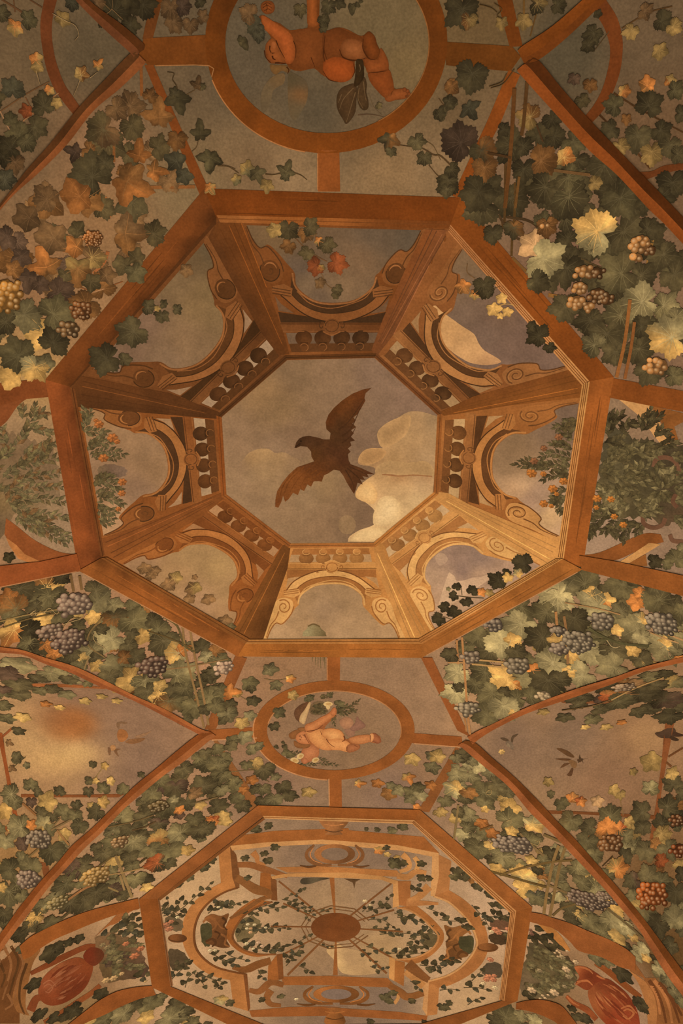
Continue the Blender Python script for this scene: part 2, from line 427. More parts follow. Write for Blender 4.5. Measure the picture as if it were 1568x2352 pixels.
strip_between('moulding', (968, 1479), (563, 1479), (962, 1467), (572, 1469), (176, 112, 54), 22.8, octf, 1, (120, 70, 30))
strip_between('moulding', (563, 1479), (232, 1282), (573, 1468), (246, 1280), (134, 78, 34), 22.8, octf, 1, (104, 58, 24))
strip_between('moulding', (232, 1282), (160, 888), (240, 1274), (172, 894), (112, 62, 28), 7, octf, 1, (80, 42, 18))
strip_between('moulding', (160, 888), (497, 500), (168, 884), (496, 514), (84, 46, 20), 7, octf)

# sky seen through the octagon, the clouds and the bird
cs = thing('painted_sky', (760, 1035), 'grey-beige painted sky inside the small octagon behind the bird', 'sky'); cs['kind'] = 'structure'; del cs['category']
piece('sky_field', SV, [(600, 900, (150, 112, 72)), (680, 850, (134, 102, 70)), (640, 940, (138, 104, 68)), (760, 860, (142, 108, 76)), (860, 860, (136, 104, 78)), (940, 920, (142, 108, 82)), (900, 960, (136, 104, 78)), (860, 980, (140, 108, 80)),
      (540, 1000, (150, 114, 80)), (560, 1110, (154, 118, 82)), (640, 1030, (146, 112, 80)), (680, 1010, (136, 102, 72)), (650, 1180, (152, 116, 80)), (700, 1130, (150, 116, 80)), (740, 1110, (154, 118, 78)), (740, 1220, (146, 110, 76)), (800, 1180, (138, 104, 72)), (830, 1190, (128, 96, 68)), (800, 1230, (132, 100, 70)), (850, 1000, (130, 98, 72)), (790, 940, (144, 110, 78)), (870, 1060, (128, 96, 68))], 1, cs, 'cloud', grid=14)
cl = Buf()
cl.poly(sm(z('h', 885,952, 895,920, 960,880, 1040,850, 1035,800, 1045,765, 990,715, 940,690, 930,660, 960,610, 1010,570, 1050,540, 1040,505, 960,490, 945,465, 965,420, 1000,395, 1060,390, 1095,385, 1065,340, 1065,290, 1110,245, 1180,210, 1250,172, 1330,172, 1422,200), 3).tolist() + z('h', 1405,560, 1393,660, 1040,952).tolist(),
        [(*z('h', *p)[0], c) for p, c in (((900, 940), (214, 166, 110)), ((1000, 900), (224, 176, 116)), ((1100, 860), (222, 174, 116)), ((1060, 790), (228, 182, 122)), ((1130, 750), (226, 184, 126)), ((960, 670), (214, 158, 98)), ((1000, 620), (222, 170, 108)), ((1080, 690), (206, 158, 104)), ((1200, 640), (206, 160, 106)), ((1200, 780), (214, 170, 114)), ((1330, 620), (200, 156, 106)), ((1300, 700), (216, 172, 116)),
         ((980, 440), (190, 138, 86)), ((1030, 420), (186, 140, 88)), ((990, 480), (168, 124, 80)), ((1060, 480), (166, 122, 78)), ((1090, 300), (184, 138, 88)), ((1150, 250), (190, 144, 92)), ((1200, 300), (178, 136, 88)), ((1300, 250), (176, 134, 88)), ((1390, 230), (168, 130, 88)), ((1250, 420), (174, 132, 86)), ((1350, 450), (176, 136, 92)), ((1150, 480), (178, 134, 84)), ((1100, 520), (188, 142, 90)), ((1200, 555), (176, 126, 78)), ((1350, 560), (180, 134, 88)))], 1.8, grid=10)
for pts, ci, co in (((1065,340, 1065,290, 1110,245, 1180,210, 1260,196, 1240,300, 1150,372, 1090,385), (172, 128, 80), (202, 152, 96)), ((948,465, 965,420, 1000,395, 1060,390, 1115,410, 1080,462, 1000,492), (168, 122, 74), (204, 150, 92)), ((1050,540, 1070,490, 1150,468, 1250,478, 1350,468, 1402,520, 1394,560, 1250,550, 1120,555), (174, 132, 84), (194, 148, 94)), ((938,690, 932,660, 960,610, 1020,600, 1062,660, 1042,722, 990,715), (232, 182, 116), (212, 156, 94)), ((1045,765, 1080,690, 1150,680, 1204,740, 1184,830, 1100,860, 1042,850, 1036,800), (238, 196, 136), (212, 166, 108)), ((900,945, 960,884, 1060,864, 1120,880, 1060,935, 960,950), (234, 190, 128), (214, 168, 110))):
    form(cl, 'h', pts, ci, co, 2.3, grid=6)
cl.stroke(z('h', 1090,548, 1150,553, 1200,558, 1280,552, 1390,560), (2, 4, 2, 3, 2), (158, 104, 62), 2.8, 4, False)
tag(cl.build('painted_cloud', None, 'cloud'), 'bright cream and peach cloud bank right of the flying bird', 'cloud')
cl = Buf()
cl.poly(sm(z('h', 250,470, 290,420, 350,395, 410,395, 450,420, 500,415, 550,440, 600,470, 560,520, 500,580, 460,640, 400,680, 300,660, 240,600, 220,530), 4, True),
        [(*z('h', *p)[0], c) for p, c in (((310, 440), (170, 128, 82)), ((380, 415), (176, 134, 86)), ((480, 440), (168, 128, 84)), ((560, 460), (150, 114, 78)), ((380, 520), (164, 126, 84)), ((280, 560), (158, 122, 84)), ((240, 600), (152, 116, 82)), ((400, 640), (156, 120, 82)), ((350, 670), (152, 116, 80)), ((500, 570), (154, 118, 80)), ((230, 500), (150, 114, 80)))], 1.6, grid=10)
tag(cl.build('painted_cloud', None, 'cloud'), 'soft pale cloud left of the flying bird', 'cloud')
cl = Buf()
cl.poly(ellipse(*z('h', 880, 850)[0], 20, 22), (152, 116, 78), 1.5)
tag(cl.build('painted_cloud', None, 'cloud'), 'small round cloud puff under the tail of the bird', 'cloud')
bird = thing('flying_bird', (760, 1040), 'large dark brown bird with spread wings flying in the small octagon', 'bird')
bb = Buf()
bo = z('h', 565,388, 575,356, 592,334, 615,322, 650,317, 700,326, 740,338, 776,338, 781,300, 756,276, 752,235, 768,190, 800,150, 850,105, 910,65, 970,40, 1027,28, 992,60, 984,90, 990,105, 965,150, 945,185, 918,206, 932,226, 912,242, 935,265, 903,282, 921,300, 903,322, 927,345, 899,352, 906,375, 885,392, 901,412, 885,427, 890,465, 902,487, 960,508, 1046,548, 1000,546, 1010,565, 972,558, 988,582, 958,578, 974,608, 942,598, 935,630, 922,666, 905,640, 880,600, 857,555, 835,526, 800,520, 762,545, 742,553, 728,592, 706,588, 680,590, 664,622, 642,608, 622,648, 600,636, 585,672, 556,658, 530,696, 508,712, 496,676, 486,712, 468,748, 449,742, 450,700, 460,650, 490,600, 530,550, 580,505, 630,488, 682,470, 666,440, 664,410, 640,382, 600,378, 575,390)
bc = [((600, 350), (72, 44, 24)), ((640, 340), (80, 48, 26)), ((700, 360), (84, 50, 26)), ((720, 420), (92, 54, 26)), ((690, 430), (104, 62, 26)), ((760, 400), (88, 50, 26)), ((820, 420), (92, 52, 28)), ((780, 480), (104, 58, 28)), ((860, 470), (78, 42, 22)), ((840, 350), (90, 54, 28)), ((800, 300), (92, 56, 28)), ((780, 230), (104, 54, 22)), ((830, 240), (78, 46, 22)), ((880, 200), (96, 54, 24)), ((880, 300), (84, 50, 28)), ((830, 160), (112, 60, 24)), ((900, 110), (118, 64, 26)), ((960, 70), (112, 58, 24)), ((940, 140), (92, 50, 24)), ((1010, 40), (110, 62, 30)), ((880, 520), (90, 52, 26)), ((950, 530), (96, 54, 26)), ((1020, 545), (88, 48, 24)), ((920, 590), (92, 52, 26)), ((920, 650), (92, 50, 24)), ((640, 500), (100, 54, 26)), ((700, 500), (104, 56, 24)), ((580, 540), (138, 76, 32)), ((640, 560), (136, 74, 30)), ((540, 600), (144, 80, 34)), ((500, 640), (146, 82, 36)), ((465, 710), (132, 72, 32)), ((720, 540), (118, 64, 28)), ((580, 620), (140, 78, 34)), ((860, 560), (128, 76, 38))]
bb.poly(bo, [(*z('h', *p)[0], mul(c, .9)) for p, c in bc], 3, step=8, grid=6)
bb.build('body', bird, 'leaf')
fb = Buf()
for p in ([(700, 520), (640, 560), (600, 620)], [(660, 510), (590, 570), (540, 650)], [(620, 505), (540, 580), (500, 670)], [(580, 515), (500, 610), (470, 720)], [(730, 530), (690, 560), (660, 600)]):
    fb.stroke(z('h', *[c for q in p for c in q]), (3, 1), (112, 60, 24), 3.6, 4, False)
for p in ([(830, 280), (890, 230), (985, 95)], [(850, 320), (905, 270), (960, 150)], [(850, 360), (900, 320), (930, 270)]):
    fb.stroke(z('h', *[c for q in p for c in q]), (4, 1), (70, 40, 20), 3.6, 4, False)
for p in ([(890, 500), (960, 530), (1000, 550)], [(880, 510), (940, 560), (965, 595)], [(870, 520), (910, 590), (925, 650)]):
    fb.stroke(z('h', *[c for q in p for c in q]), (3, 1), (70, 40, 20), 3.6, 4, False)
fb.build('feather_pattern', bird, 'leaf')
piece('eye', ellipse(*z('h', 603, 349)[0], 2.4, 2, 8), (40, 24, 14), 4, bird, 'leaf')
line('beak', z('h', 600,362, 585,372, 565,388), (4, 1), (50, 30, 18), 4, bird, 'leaf')

# ------------------------------------------------------------------ the open lantern: eight arched bays, each seen through radial beams
QK = (np.array([[563, 1479], [968, 1479], [858, 1247], [667, 1249]], float))
def uvk(*xy):
    p = z('k', *xy); v = (1479 - p[:, 1]) / 231.0
    xl = 563 + 104 * v; xr = 968 - 110 * v
    return np.stack([(p[:, 0] - xl) / (xr - xl), v], 1)
def tobay(i, uv):
    j = (i + 1) % 8
    if i == 4: A, Bq, Cq, Dq = IV[5], IV[4], SV[4], SV[5]
    else: A, Bq, Cq, Dq = IV[j], IV[i], SV[i], SV[j]
    A, Bq, Cq, Dq = map(lambda q: np.array(q, float), (A, Bq, Cq, Dq))
    uv = np.asarray(uv); u = uv[:, :1]; v = uv[:, 1:]
    return (A * (1 - u) + Bq * u) * (1 - v) + (Dq * (1 - u) + Cq * u) * v
OPEN = uvk(395,622, 405,590, 425,560, 455,527, 492,528, 545,470, 572,432, 592,412, 598,372, 640,330, 700,302, 790,292, 870,300, 930,330, 968,368, 975,420, 1012,462, 1058,512, 1100,541, 1132,512, 1168,545, 1200,622)
ARCH_O = uvk(515,330, 560,275, 640,232, 740,207, 860,217, 950,252, 1045,322)
ARCH_M = uvk(560,345, 600,300, 670,262, 790,245, 880,258, 950,290, 1000,335)
ARCH_I = uvk(585,410, 600,360, 645,322, 700,296, 790,286, 870,294, 935,324, 975,366, 985,420)
# palette of each bay: base, light, dark, rail, sky gap, opening seeds
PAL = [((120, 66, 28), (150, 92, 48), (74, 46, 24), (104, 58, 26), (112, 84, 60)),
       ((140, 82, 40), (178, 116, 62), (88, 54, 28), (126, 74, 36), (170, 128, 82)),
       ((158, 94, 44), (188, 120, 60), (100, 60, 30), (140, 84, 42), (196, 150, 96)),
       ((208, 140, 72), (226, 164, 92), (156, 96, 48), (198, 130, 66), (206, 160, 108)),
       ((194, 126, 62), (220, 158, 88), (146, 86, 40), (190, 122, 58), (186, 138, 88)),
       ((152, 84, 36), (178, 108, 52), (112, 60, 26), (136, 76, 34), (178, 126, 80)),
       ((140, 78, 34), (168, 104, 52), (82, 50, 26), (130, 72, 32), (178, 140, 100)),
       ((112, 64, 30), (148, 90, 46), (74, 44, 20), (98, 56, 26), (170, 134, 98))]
BN = ['beside the large oval at the top', 'with the bright cloud and yellow sprigs, upper right', 'with the orange-flowering bush, right of the bird', 'lit pale gold, lower right of the bird', 'nearest the small oval, below the bird', 'lower left of the bird, with faint grey leaves', 'with the oleander bush, left of the bird', 'dark, upper left of the bird']
SKYS = [lambda p: idw([(640, 540, (118, 88, 56)), (720, 560, (110, 84, 58)), (860, 540, (104, 82, 60)), (950, 560, (96, 78, 58)), (700, 650, (122, 94, 66)), (780, 660, (132, 100, 68)), (830, 600, (126, 94, 64)), (740, 690, (116, 90, 66)), (690, 620, (104, 82, 62))], p),
        lambda p: idw([(1080, 600, (126, 96, 66)), (1150, 720, (120, 90, 68)), (1200, 790, (122, 92, 72)), (1260, 820, (124, 94, 74)), (1050, 680, (128, 98, 72)), (1110, 770, (120, 92, 72)), (1150, 830, (124, 94, 74)), (1060, 720, (122, 94, 72))], p),
        lambda p: idw([(1180, 1030, (140, 106, 72)), (1200, 1080, (150, 114, 78)), (1260, 980, (128, 98, 72)), (1310, 960, (120, 92, 70)), (1180, 1120, (198, 150, 104)), (1200, 1110, (204, 158, 112)), (1240, 1130, (178, 138, 104)), (1265, 1190, (210, 162, 108)), (1285, 1220, (196, 150, 106)), (1170, 1070, (142, 108, 74)), (1220, 1150, (170, 130, 98))], p),
        lambda p: idw([(1010, 1290, (160, 124, 96)), (1040, 1280, (150, 116, 92)), (1100, 1285, (148, 116, 94)), (1060, 1310, (142, 110, 90)), (1000, 1320, (190, 148, 110)), (1030, 1330, (190, 148, 112)), (1100, 1320, (184, 142, 106)), (1160, 1310, (182, 140, 106)), (1020, 1400, (190, 146, 106)), (1060, 1370, (194, 150, 110)), (1000, 1380, (186, 142, 104))], p),
        lambda p: idw([(700, 1370, (168, 128, 86)), (780, 1350, (160, 122, 82)), (850, 1380, (168, 128, 86)), (740, 1400, (164, 126, 88)), (640, 1450, (186, 142, 96)), (800, 1450, (180, 138, 94)), (900, 1450, (184, 140, 94)), (700, 1430, (176, 134, 90))], p),
        lambda p: idw([(430, 1270, (172, 130, 82)), (500, 1300, (178, 136, 84)), (530, 1350, (176, 132, 84)), (400, 1320, (170, 126, 80)), (330, 1290, (166, 122, 82)), (450, 1380, (178, 132, 90)), (520, 1430, (170, 124, 80)), (470, 1270, (164, 124, 78))], p),
        lambda p: idw([(340, 1030, (150, 112, 76)), (300, 1000, (158, 118, 80)), (360, 1080, (154, 114, 76)), (230, 950, (166, 120, 76)), (260, 1200, (184, 136, 92)), (320, 1130, (150, 112, 80)), (220, 1080, (150, 112, 78)), (240, 1230, (186, 138, 94))], p),
        lambda p: idw([(440, 600, (110, 84, 54)), (470, 560, (100, 80, 54)), (400, 650, (128, 98, 64)), (460, 700, (136, 104, 66)), (330, 740, (128, 96, 70)), (420, 780, (138, 104, 70)), (300, 790, (126, 94, 68)), (380, 820, (134, 102, 72)), (260, 850, (138, 104, 78)), (480, 680, (132, 102, 64))], p)]
def spiral(c, r0, turns, a0, flip=1):
    t = np.linspace(0, 1, 26); a = a0 + flip * t * turns * 2 * math.pi; r = r0 * (1 - .82 * t)
    return np.stack([c[0] + r * np.cos(a) * .95, c[1] + r * np.sin(a)], 1)
for i in range(8):
    base, light, dark, rail, gap = PAL[i]
    bay = thing('arched_bay', tuple(tobay(i, np.array([[.5, .5]]))[0]), 'painted arched opening with scrolls and balustrade ' + BN[i], 'arched opening', 'arched bays around the bird')
    T = lambda uv: tobay(i, uv)
    full = T(np.array([(-.02, -.01), (1.02, -.01), (1.02, 1.0), (-.02, 1.0)]))
    piece('spandrel_panel', full, base, 2, bay)
    b = Buf(); b.poly(T(sm(OPEN, 4)), SKYS[i], 2.6, grid=14); b.build('sky_opening', bay, 'cloud')
    if i == 1:
        b = Buf(); b.poly(sm(z('f', -95,760, -40,800, 30,850, 100,900, 175,950, 205,1010, 245,1060, 330,1110, 352,1140, 260,1158, 150,1142, 60,1092, 0,1045, -60,985, -100,900), 3, True), [(1040, 730, (200, 146, 90)), (1090, 790, (206, 152, 96)), (1130, 830, (196, 142, 92)), (1010, 740, (204, 148, 90))], 2.9, grid=10); b.build('cloud_bank', bay, 'cloud')
    if i == 3:
        for nm, pts, sd in (('cloud_bank', (0,205, 20,195, 45,215, 60,245, 110,240, 170,222, 230,215, 300,190, 330,200, 180,300, 60,380, -40,440, -60,400), [(1040, 1330, (210, 166, 124)), (1090, 1330, (204, 160, 120)), (1040, 1370, (206, 162, 120))]), ('cloud_bank', (-85,90, -60,60, -20,66, 0,100, -20,130, -60,140), [(1008, 1275, (186, 146, 110)), (1020, 1290, (176, 138, 106))])):
            b = Buf(); b.poly(np.clip(sm(z('l', *pts), 3, True), (998, 0), (1568, 2352)), sd, 2.9, grid=12); b.build(nm, bay, 'cloud')
    # arch bands
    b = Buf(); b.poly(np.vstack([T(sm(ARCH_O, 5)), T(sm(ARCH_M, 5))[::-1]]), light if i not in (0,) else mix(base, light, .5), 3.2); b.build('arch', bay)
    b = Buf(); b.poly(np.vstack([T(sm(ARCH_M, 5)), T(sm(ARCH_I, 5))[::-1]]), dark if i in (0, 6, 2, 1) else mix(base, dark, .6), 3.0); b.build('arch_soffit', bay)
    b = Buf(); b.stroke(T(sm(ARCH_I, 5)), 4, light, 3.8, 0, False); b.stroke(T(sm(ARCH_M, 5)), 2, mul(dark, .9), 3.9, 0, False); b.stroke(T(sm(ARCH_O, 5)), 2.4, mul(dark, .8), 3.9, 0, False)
    b.stroke(T(sm(uvk(600,350, 650,305, 790,268, 900,288, 965,340), 5)), 2.2, mix(base, light, .7), 3.9, 0, False)
    b.build('arch_lines', bay)
    # scroll brackets
    for sx in (0, 1):
        f = (lambda uv: uv) if sx == 0 else (lambda uv: np.stack([1 - uv[:, 0] - .004, uv[:, 1]], 1))
        out = uvk(360,622, 400,620, 425,560, 455,527, 492,530, 545,470, 558,420, 545,385, 500,372, 462,385, 438,420, 415,500)
        b = Buf()
        b.poly(T(f(sm(out, 3, True))), light if i in (3, 4) else (206, 140, 74) if (i == 2 and sx == 0) else mix(base, light, .5 if sx == 0 else .2), 3.4)
        b.stroke(T(f(sm(uvk(400,618, 425,560, 455,525, 492,530, 545,470, 560,425), 4))), 2.6, mix(base, dark, .8), 4.2, 0, False)
        if i in (0, 5, 6, 7):
            b.poly(T(f(uvk(*ellipse(496, 428, 46, 46, 22).ravel()))), mix(base, dark, .55 if sx == 0 else .35), 3.9, step=7)
            b.stroke(T(f(uvk(*ellipse(498, 432, 30, 30, 16, 0, 10, 150).ravel()))), (1.4, 4, 1.4), mul(light, 1.05), 4.6, 0, False)
            b.stroke(T(f(uvk(*ellipse(496, 428, 46, 46, 22, 0, 150, 370).ravel()))), 2.2, mul(dark, .9), 4.6, 0, False)
        sp = spiral(np.array([500, 428]), 46, 1.6, -2.2, 1) if i not in (0, 5, 6, 7) else spiral(np.array([498, 428]), 18, .9, -2.2, 1)
        b.stroke(T(f(uvk(*sp.ravel()))), (3, 2), mix(base, dark, .6), 4.2, 0, False)
        if i not in (0, 5, 6, 7): b.stroke(T(f(uvk(*(spiral(np.array([500, 428]), 38, 1.3, -2.0, 1)).ravel()))), (2, 1.6), mix(base, light, 1.0), 4.4, 0, False)
        b.stroke(T(f(uvk(470,455, 452,500, 420,540, 395,612))), (3, 1.6), mix(base, dark, .6), 4.2, 4, False)
        b.build('scroll_bracket', bay)
        b = Buf()
        b.poly(T(f(uvk(498,338, 592,318, 600,352, 560,372, 505,362))), mix(light, base, .4), 4.0)
        for yy in (330, 342, 354): b.stroke(T(f(uvk(500,yy, 590,yy - 12))), 1.8, mix(base, dark, .7), 4.8, 0, False)
        b.build('impost', bay)
        # sky seen in the spandrel corner
        b = Buf(); b.poly(T(f(uvk(525,255, 600,245, 540,285, 512,318))), mix(gap, base, .25), 3.1); b.build('spandrel_gap', bay, 'cloud')
    piece('frieze', T(uvk(520,205, 1052,200, 1056,255, 900,250, 740,215, 600,245, 520,262)) if i in (3, 4, 5) else T(uvk(520,205, 1052,200, 1062,250, 920,232, 740,207, 640,228, 512,255)), mul(dark, .9) if i in (0, 1, 2, 6, 7) else mix(dark, base, .25), 2.9, bay)
    piece('rail', T(uvk(490,160, 1072,160, 1066,205, 505,205)), [( *T(np.array([[.05, .85]]))[0], rail), (*T(np.array([[.95, .85]]))[0], mix(rail, light, .4)), (*T(np.array([[.5, .82]]))[0], mix(rail, light, .25))], 3.6, bay)
    b = Buf()
    b.stroke(T(uvk(500,167, 1060,167)), 2, mix(rail, light, .6), 4.2, 0, False); b.stroke(T(uvk(500,199, 1060,199)), 1.8, mul(rail, .75), 4.2, 0, False)
    b.build('rail_lines', bay)
    # balustrade: gaps, plinth band and four balusters
    piece('balustrade_gap', T(uvk(545,112, 1020,112, 1030,163, 530,163)), gap, 3.0, bay, 'cloud')
    piece('plinth', T(uvk(560,72, 1008,72, 1018,114, 545,114)), mix(dark, base, .35), 3.2, bay)
    piece('curb', T(uvk(538,45, 1040,45, 1020,78, 552,78)), [(*T(np.array([[.1, .97]]))[0], mix(base, rail, .5)), (*T(np.array([[.9, .97]]))[0], mix(base, light, .3))], 3.4, bay)
    for k in range(4):
        xk = 635 + k * 101
        bl = Buf()
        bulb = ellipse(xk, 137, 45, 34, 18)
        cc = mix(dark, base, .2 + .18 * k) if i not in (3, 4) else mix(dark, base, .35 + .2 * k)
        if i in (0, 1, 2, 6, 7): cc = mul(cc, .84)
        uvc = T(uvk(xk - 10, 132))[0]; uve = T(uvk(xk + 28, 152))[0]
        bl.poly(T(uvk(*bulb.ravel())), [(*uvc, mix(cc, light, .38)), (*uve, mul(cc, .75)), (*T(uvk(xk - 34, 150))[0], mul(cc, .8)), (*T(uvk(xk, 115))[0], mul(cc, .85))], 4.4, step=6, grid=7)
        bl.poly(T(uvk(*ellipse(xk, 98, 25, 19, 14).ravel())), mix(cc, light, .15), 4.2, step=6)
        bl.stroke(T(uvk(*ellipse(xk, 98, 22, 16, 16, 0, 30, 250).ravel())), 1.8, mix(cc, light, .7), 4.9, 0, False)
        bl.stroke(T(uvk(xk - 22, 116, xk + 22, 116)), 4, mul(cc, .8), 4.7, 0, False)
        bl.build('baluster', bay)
    # cartouche on the rail
    if i != 5:
        bl = Buf()
        bl.poly(T(uvk(*ellipse(790, 188, 44, 34, 16).ravel())), mix(rail, light, .3), 5.0, step=8)
        bl.stroke(T(uvk(*ellipse(790, 190, 34, 26, 16, 0, 0, 340).ravel())), 2, mix(dark, base, .3), 5.6, 0, False)
        bl.stroke(T(uvk(*spiral(np.array([738, 190]), 22, 1, 0).ravel())), 2, mix(dark, base, .2), 5.6, 0, False)
        bl.stroke(T(uvk(*spiral(np.array([842, 190]), 22, 1, 3.1, -1).ravel())), 2, mix(dark, base, .2), 5.6, 0, False)
        bl.stroke(T(uvk(745,165, 790,150, 835,165)), 3, mix(light, base, .4), 5.6, 4, False)
        bl.build('cartouche', bay)

# radial beams between the bays
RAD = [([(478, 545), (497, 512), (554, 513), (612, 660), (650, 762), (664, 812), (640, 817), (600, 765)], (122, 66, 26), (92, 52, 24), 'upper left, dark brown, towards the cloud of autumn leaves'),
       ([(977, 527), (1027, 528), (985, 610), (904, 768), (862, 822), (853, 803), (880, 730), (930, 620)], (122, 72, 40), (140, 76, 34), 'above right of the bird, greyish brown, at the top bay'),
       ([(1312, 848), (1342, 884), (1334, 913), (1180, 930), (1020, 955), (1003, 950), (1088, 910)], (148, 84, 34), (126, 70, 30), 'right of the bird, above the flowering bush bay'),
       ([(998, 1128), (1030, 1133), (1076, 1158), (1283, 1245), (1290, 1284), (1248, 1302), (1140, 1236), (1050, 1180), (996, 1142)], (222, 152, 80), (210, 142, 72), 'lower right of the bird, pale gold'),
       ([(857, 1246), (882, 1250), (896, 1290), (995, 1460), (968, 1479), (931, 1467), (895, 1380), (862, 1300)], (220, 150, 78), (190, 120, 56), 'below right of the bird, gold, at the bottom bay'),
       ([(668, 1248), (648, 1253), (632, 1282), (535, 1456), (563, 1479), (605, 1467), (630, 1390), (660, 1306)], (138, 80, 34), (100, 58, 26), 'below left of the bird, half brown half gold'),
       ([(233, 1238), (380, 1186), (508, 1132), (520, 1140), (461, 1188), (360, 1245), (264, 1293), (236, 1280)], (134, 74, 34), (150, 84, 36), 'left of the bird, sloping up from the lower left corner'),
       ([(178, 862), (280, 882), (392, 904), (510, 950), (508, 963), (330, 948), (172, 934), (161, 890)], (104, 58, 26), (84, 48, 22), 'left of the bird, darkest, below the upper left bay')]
for i, (pts, c1, c2, where) in enumerate(RAD):
    t = thing('lantern_spar', tuple(np.mean(pts, 0)), 'painted beam of the lantern ' + where, 'beam', 'radial beams around the bird')
    P_ = np.array(pts, float); a = np.array(IV[i], float); s_ = np.array(SV[i], float); ax = (s_ - a) / np.linalg.norm(s_ - a); nx = np.array([-ax[1], ax[0]])
    side = (P_ - a) @ nx
    lo2, hi2 = side.min(), side.max()
    seeds = []
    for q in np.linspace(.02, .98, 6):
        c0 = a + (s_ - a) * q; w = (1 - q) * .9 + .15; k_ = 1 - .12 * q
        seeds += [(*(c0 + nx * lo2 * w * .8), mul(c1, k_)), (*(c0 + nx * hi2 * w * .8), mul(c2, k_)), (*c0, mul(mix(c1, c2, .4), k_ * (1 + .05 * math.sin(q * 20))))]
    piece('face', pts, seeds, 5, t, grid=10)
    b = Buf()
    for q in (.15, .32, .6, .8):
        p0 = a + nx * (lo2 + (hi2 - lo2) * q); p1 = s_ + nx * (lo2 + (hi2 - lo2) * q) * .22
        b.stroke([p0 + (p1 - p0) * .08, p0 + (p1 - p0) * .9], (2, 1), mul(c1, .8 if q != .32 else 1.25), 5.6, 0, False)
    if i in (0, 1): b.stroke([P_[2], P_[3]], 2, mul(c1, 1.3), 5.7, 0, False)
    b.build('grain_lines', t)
rg = thing('octagonal_ring', (760, 826), 'thin brown painted ring edging the sky behind the bird', 'ring')
for i in range(8):
    j = (i + 1) % 8
    cc = [(88, 50, 22), (110, 62, 30), (146, 84, 38), (180, 110, 50), (168, 100, 46), (146, 82, 36), (140, 74, 30), (84, 48, 22)][i]
    a, b_ = np.array(SV[i], float), np.array(SV[j], float); c0 = np.array([760, 1035.])
    o1 = a + (a - c0) * .045; o2 = b_ + (b_ - c0) * .045
    b = Buf(); b.poly([a, b_, o2, o1], cc, 5.4); b.stroke([(a + o1) / 2, (b_ + o2) / 2], 1.6, mul(cc, .75), 6, 0, False); b.build('ring_side', rg)

# ------------------------------------------------------------------ borders: ovals, links, bands on the groins
def oval(at, o, n, c, edge, label, shade):
    t = thing('oval_border', at, label, 'border')
    oo = ellipse(*o, n=64); ii = ellipse(*n, n=64)
    for k in range(4):          # four curved lengths of the oval
        a = slice(k * 16, k * 16 + 17)
        A = np.vstack([oo, oo[:1]])[a]; I = np.vstack([ii, ii[:1]])[a]
        sd = []
        for q in range(0, 17, 2):
            w = shade(A[q]) * (1 + .05 * math.sin(q * 2.1 + k)); sd += [(*(A[q] * .8 + I[q] * .2), mul(c, w)), (*(A[q] * .3 + I[q] * .7), mul(c, w * .93))]
        piece('curved_length', np.vstack([A, I[::-1]]), sd, 6, t, grid=12)
    b = Buf(); b.stroke(np.vstack([ellipse(o[0], o[1], o[2] + 1, o[3] + 1, 60, 0, *edge[0])]), 2.6, edge[1], 6.3, 0, False); b.build('outer_edge', t)
    b = Buf(); b.stroke(ellipse(n[0], n[1], n[2], n[3], 60, 0, *edge[2]), 2.4, edge[3], 6.5, 0, False); b.build('inner_edge', t)
    return t
oval((750, 330), (749, 95, 278, 257), (751, 100, 234, 206), (118, 60, 18), ((100, 160), (172, 108, 58), (-60, 60), (140, 86, 42)), 'large red-brown painted oval border around the upper cherub', lambda p: .86 + .22 * (p[1] / 350))
oval((767, 1780), (767, 1677, 185, 114), (767, 1678, 154, 91), (158, 88, 38), ((95, 200), (196, 130, 78), (190, 370), (188, 122, 70)), 'small red-brown painted oval border around the flower-carrying cherub', lambda p: .98)

def link(pts, c, label, lay=5.8, edge=None, c2=None):
    P_ = np.array(pts, float)
    t = Buf()
    sd = [(x, y, mul(c if (k % 2 == 0 or c2 is None) else c2, 1 + .05 * math.sin(k * 1.7))) for k, (x, y) in enumerate(dense(P_, 22))]
    t.poly(P_, sd, lay, grid=14)
    if edge is not None:
        for e in edge[0]: t.stroke(e, 2.4, edge[1], lay + .6, 3, False)
    return tag(t.build('border_link'), label, 'border bar', 'bars joining the painted borders')
link([(730, 345), (779, 345), (781, 440), (730, 440)], (140, 74, 30), 'short upright red-brown bar from the large oval down to the bird octagon', edge=([[(729, 352), (729, 436)]], (168, 108, 60)))
link([(330, 88), (478, 80), (482, 150), (340, 150), (318, 128)], (110, 58, 20), 'wide bar left of the large oval', edge=([[(356, 151), (480, 151), (486, 176)]], (160, 104, 58)))
link([(1022, 96), (1175, 106), (1196, 130), (1172, 164), (1024, 150)], (104, 56, 18), 'wide bar right of the large oval, half covered by a dark leaf')
link([(327, 90), (351, 88), (375, -6), (347, -6)], (100, 54, 22), 'narrow bar rising from the upper left crossing')
link([(332, 150), (352, 148), (400, 260), (487, 452), (458, 446), (395, 300)], (122, 62, 24), 'narrow bar from the upper left crossing down to the bird octagon')
link([(1168, 160), (1194, 172), (1150, 280), (1058, 458), (1039, 450), (1120, 275)], (132, 66, 22), 'narrow bar from the upper right crossing down to the bird octagon')
link([(1170, 108), (1200, 106), (1175, -6), (1140, -6)], (104, 52, 16), 'narrow bar rising from the upper right crossing')
link([(541, 1504), (567, 1512), (496, 1674), (470, 1676)], (142, 80, 38), 'slanting bar left of the small oval, reaching down from the bird octagon', 12)
link([(966, 1510), (992, 1510), (1078, 1692), (1050, 1678)], (150, 82, 38), 'slanting bar right of the small oval, reaching down from the bird octagon', 12)
link([(478, 1676), (586, 1670), (594, 1694), (478, 1700)], (152, 84, 38), 'level bar left of the small oval', edge=([[(486, 1700), (590, 1695)]], (196, 134, 84)))
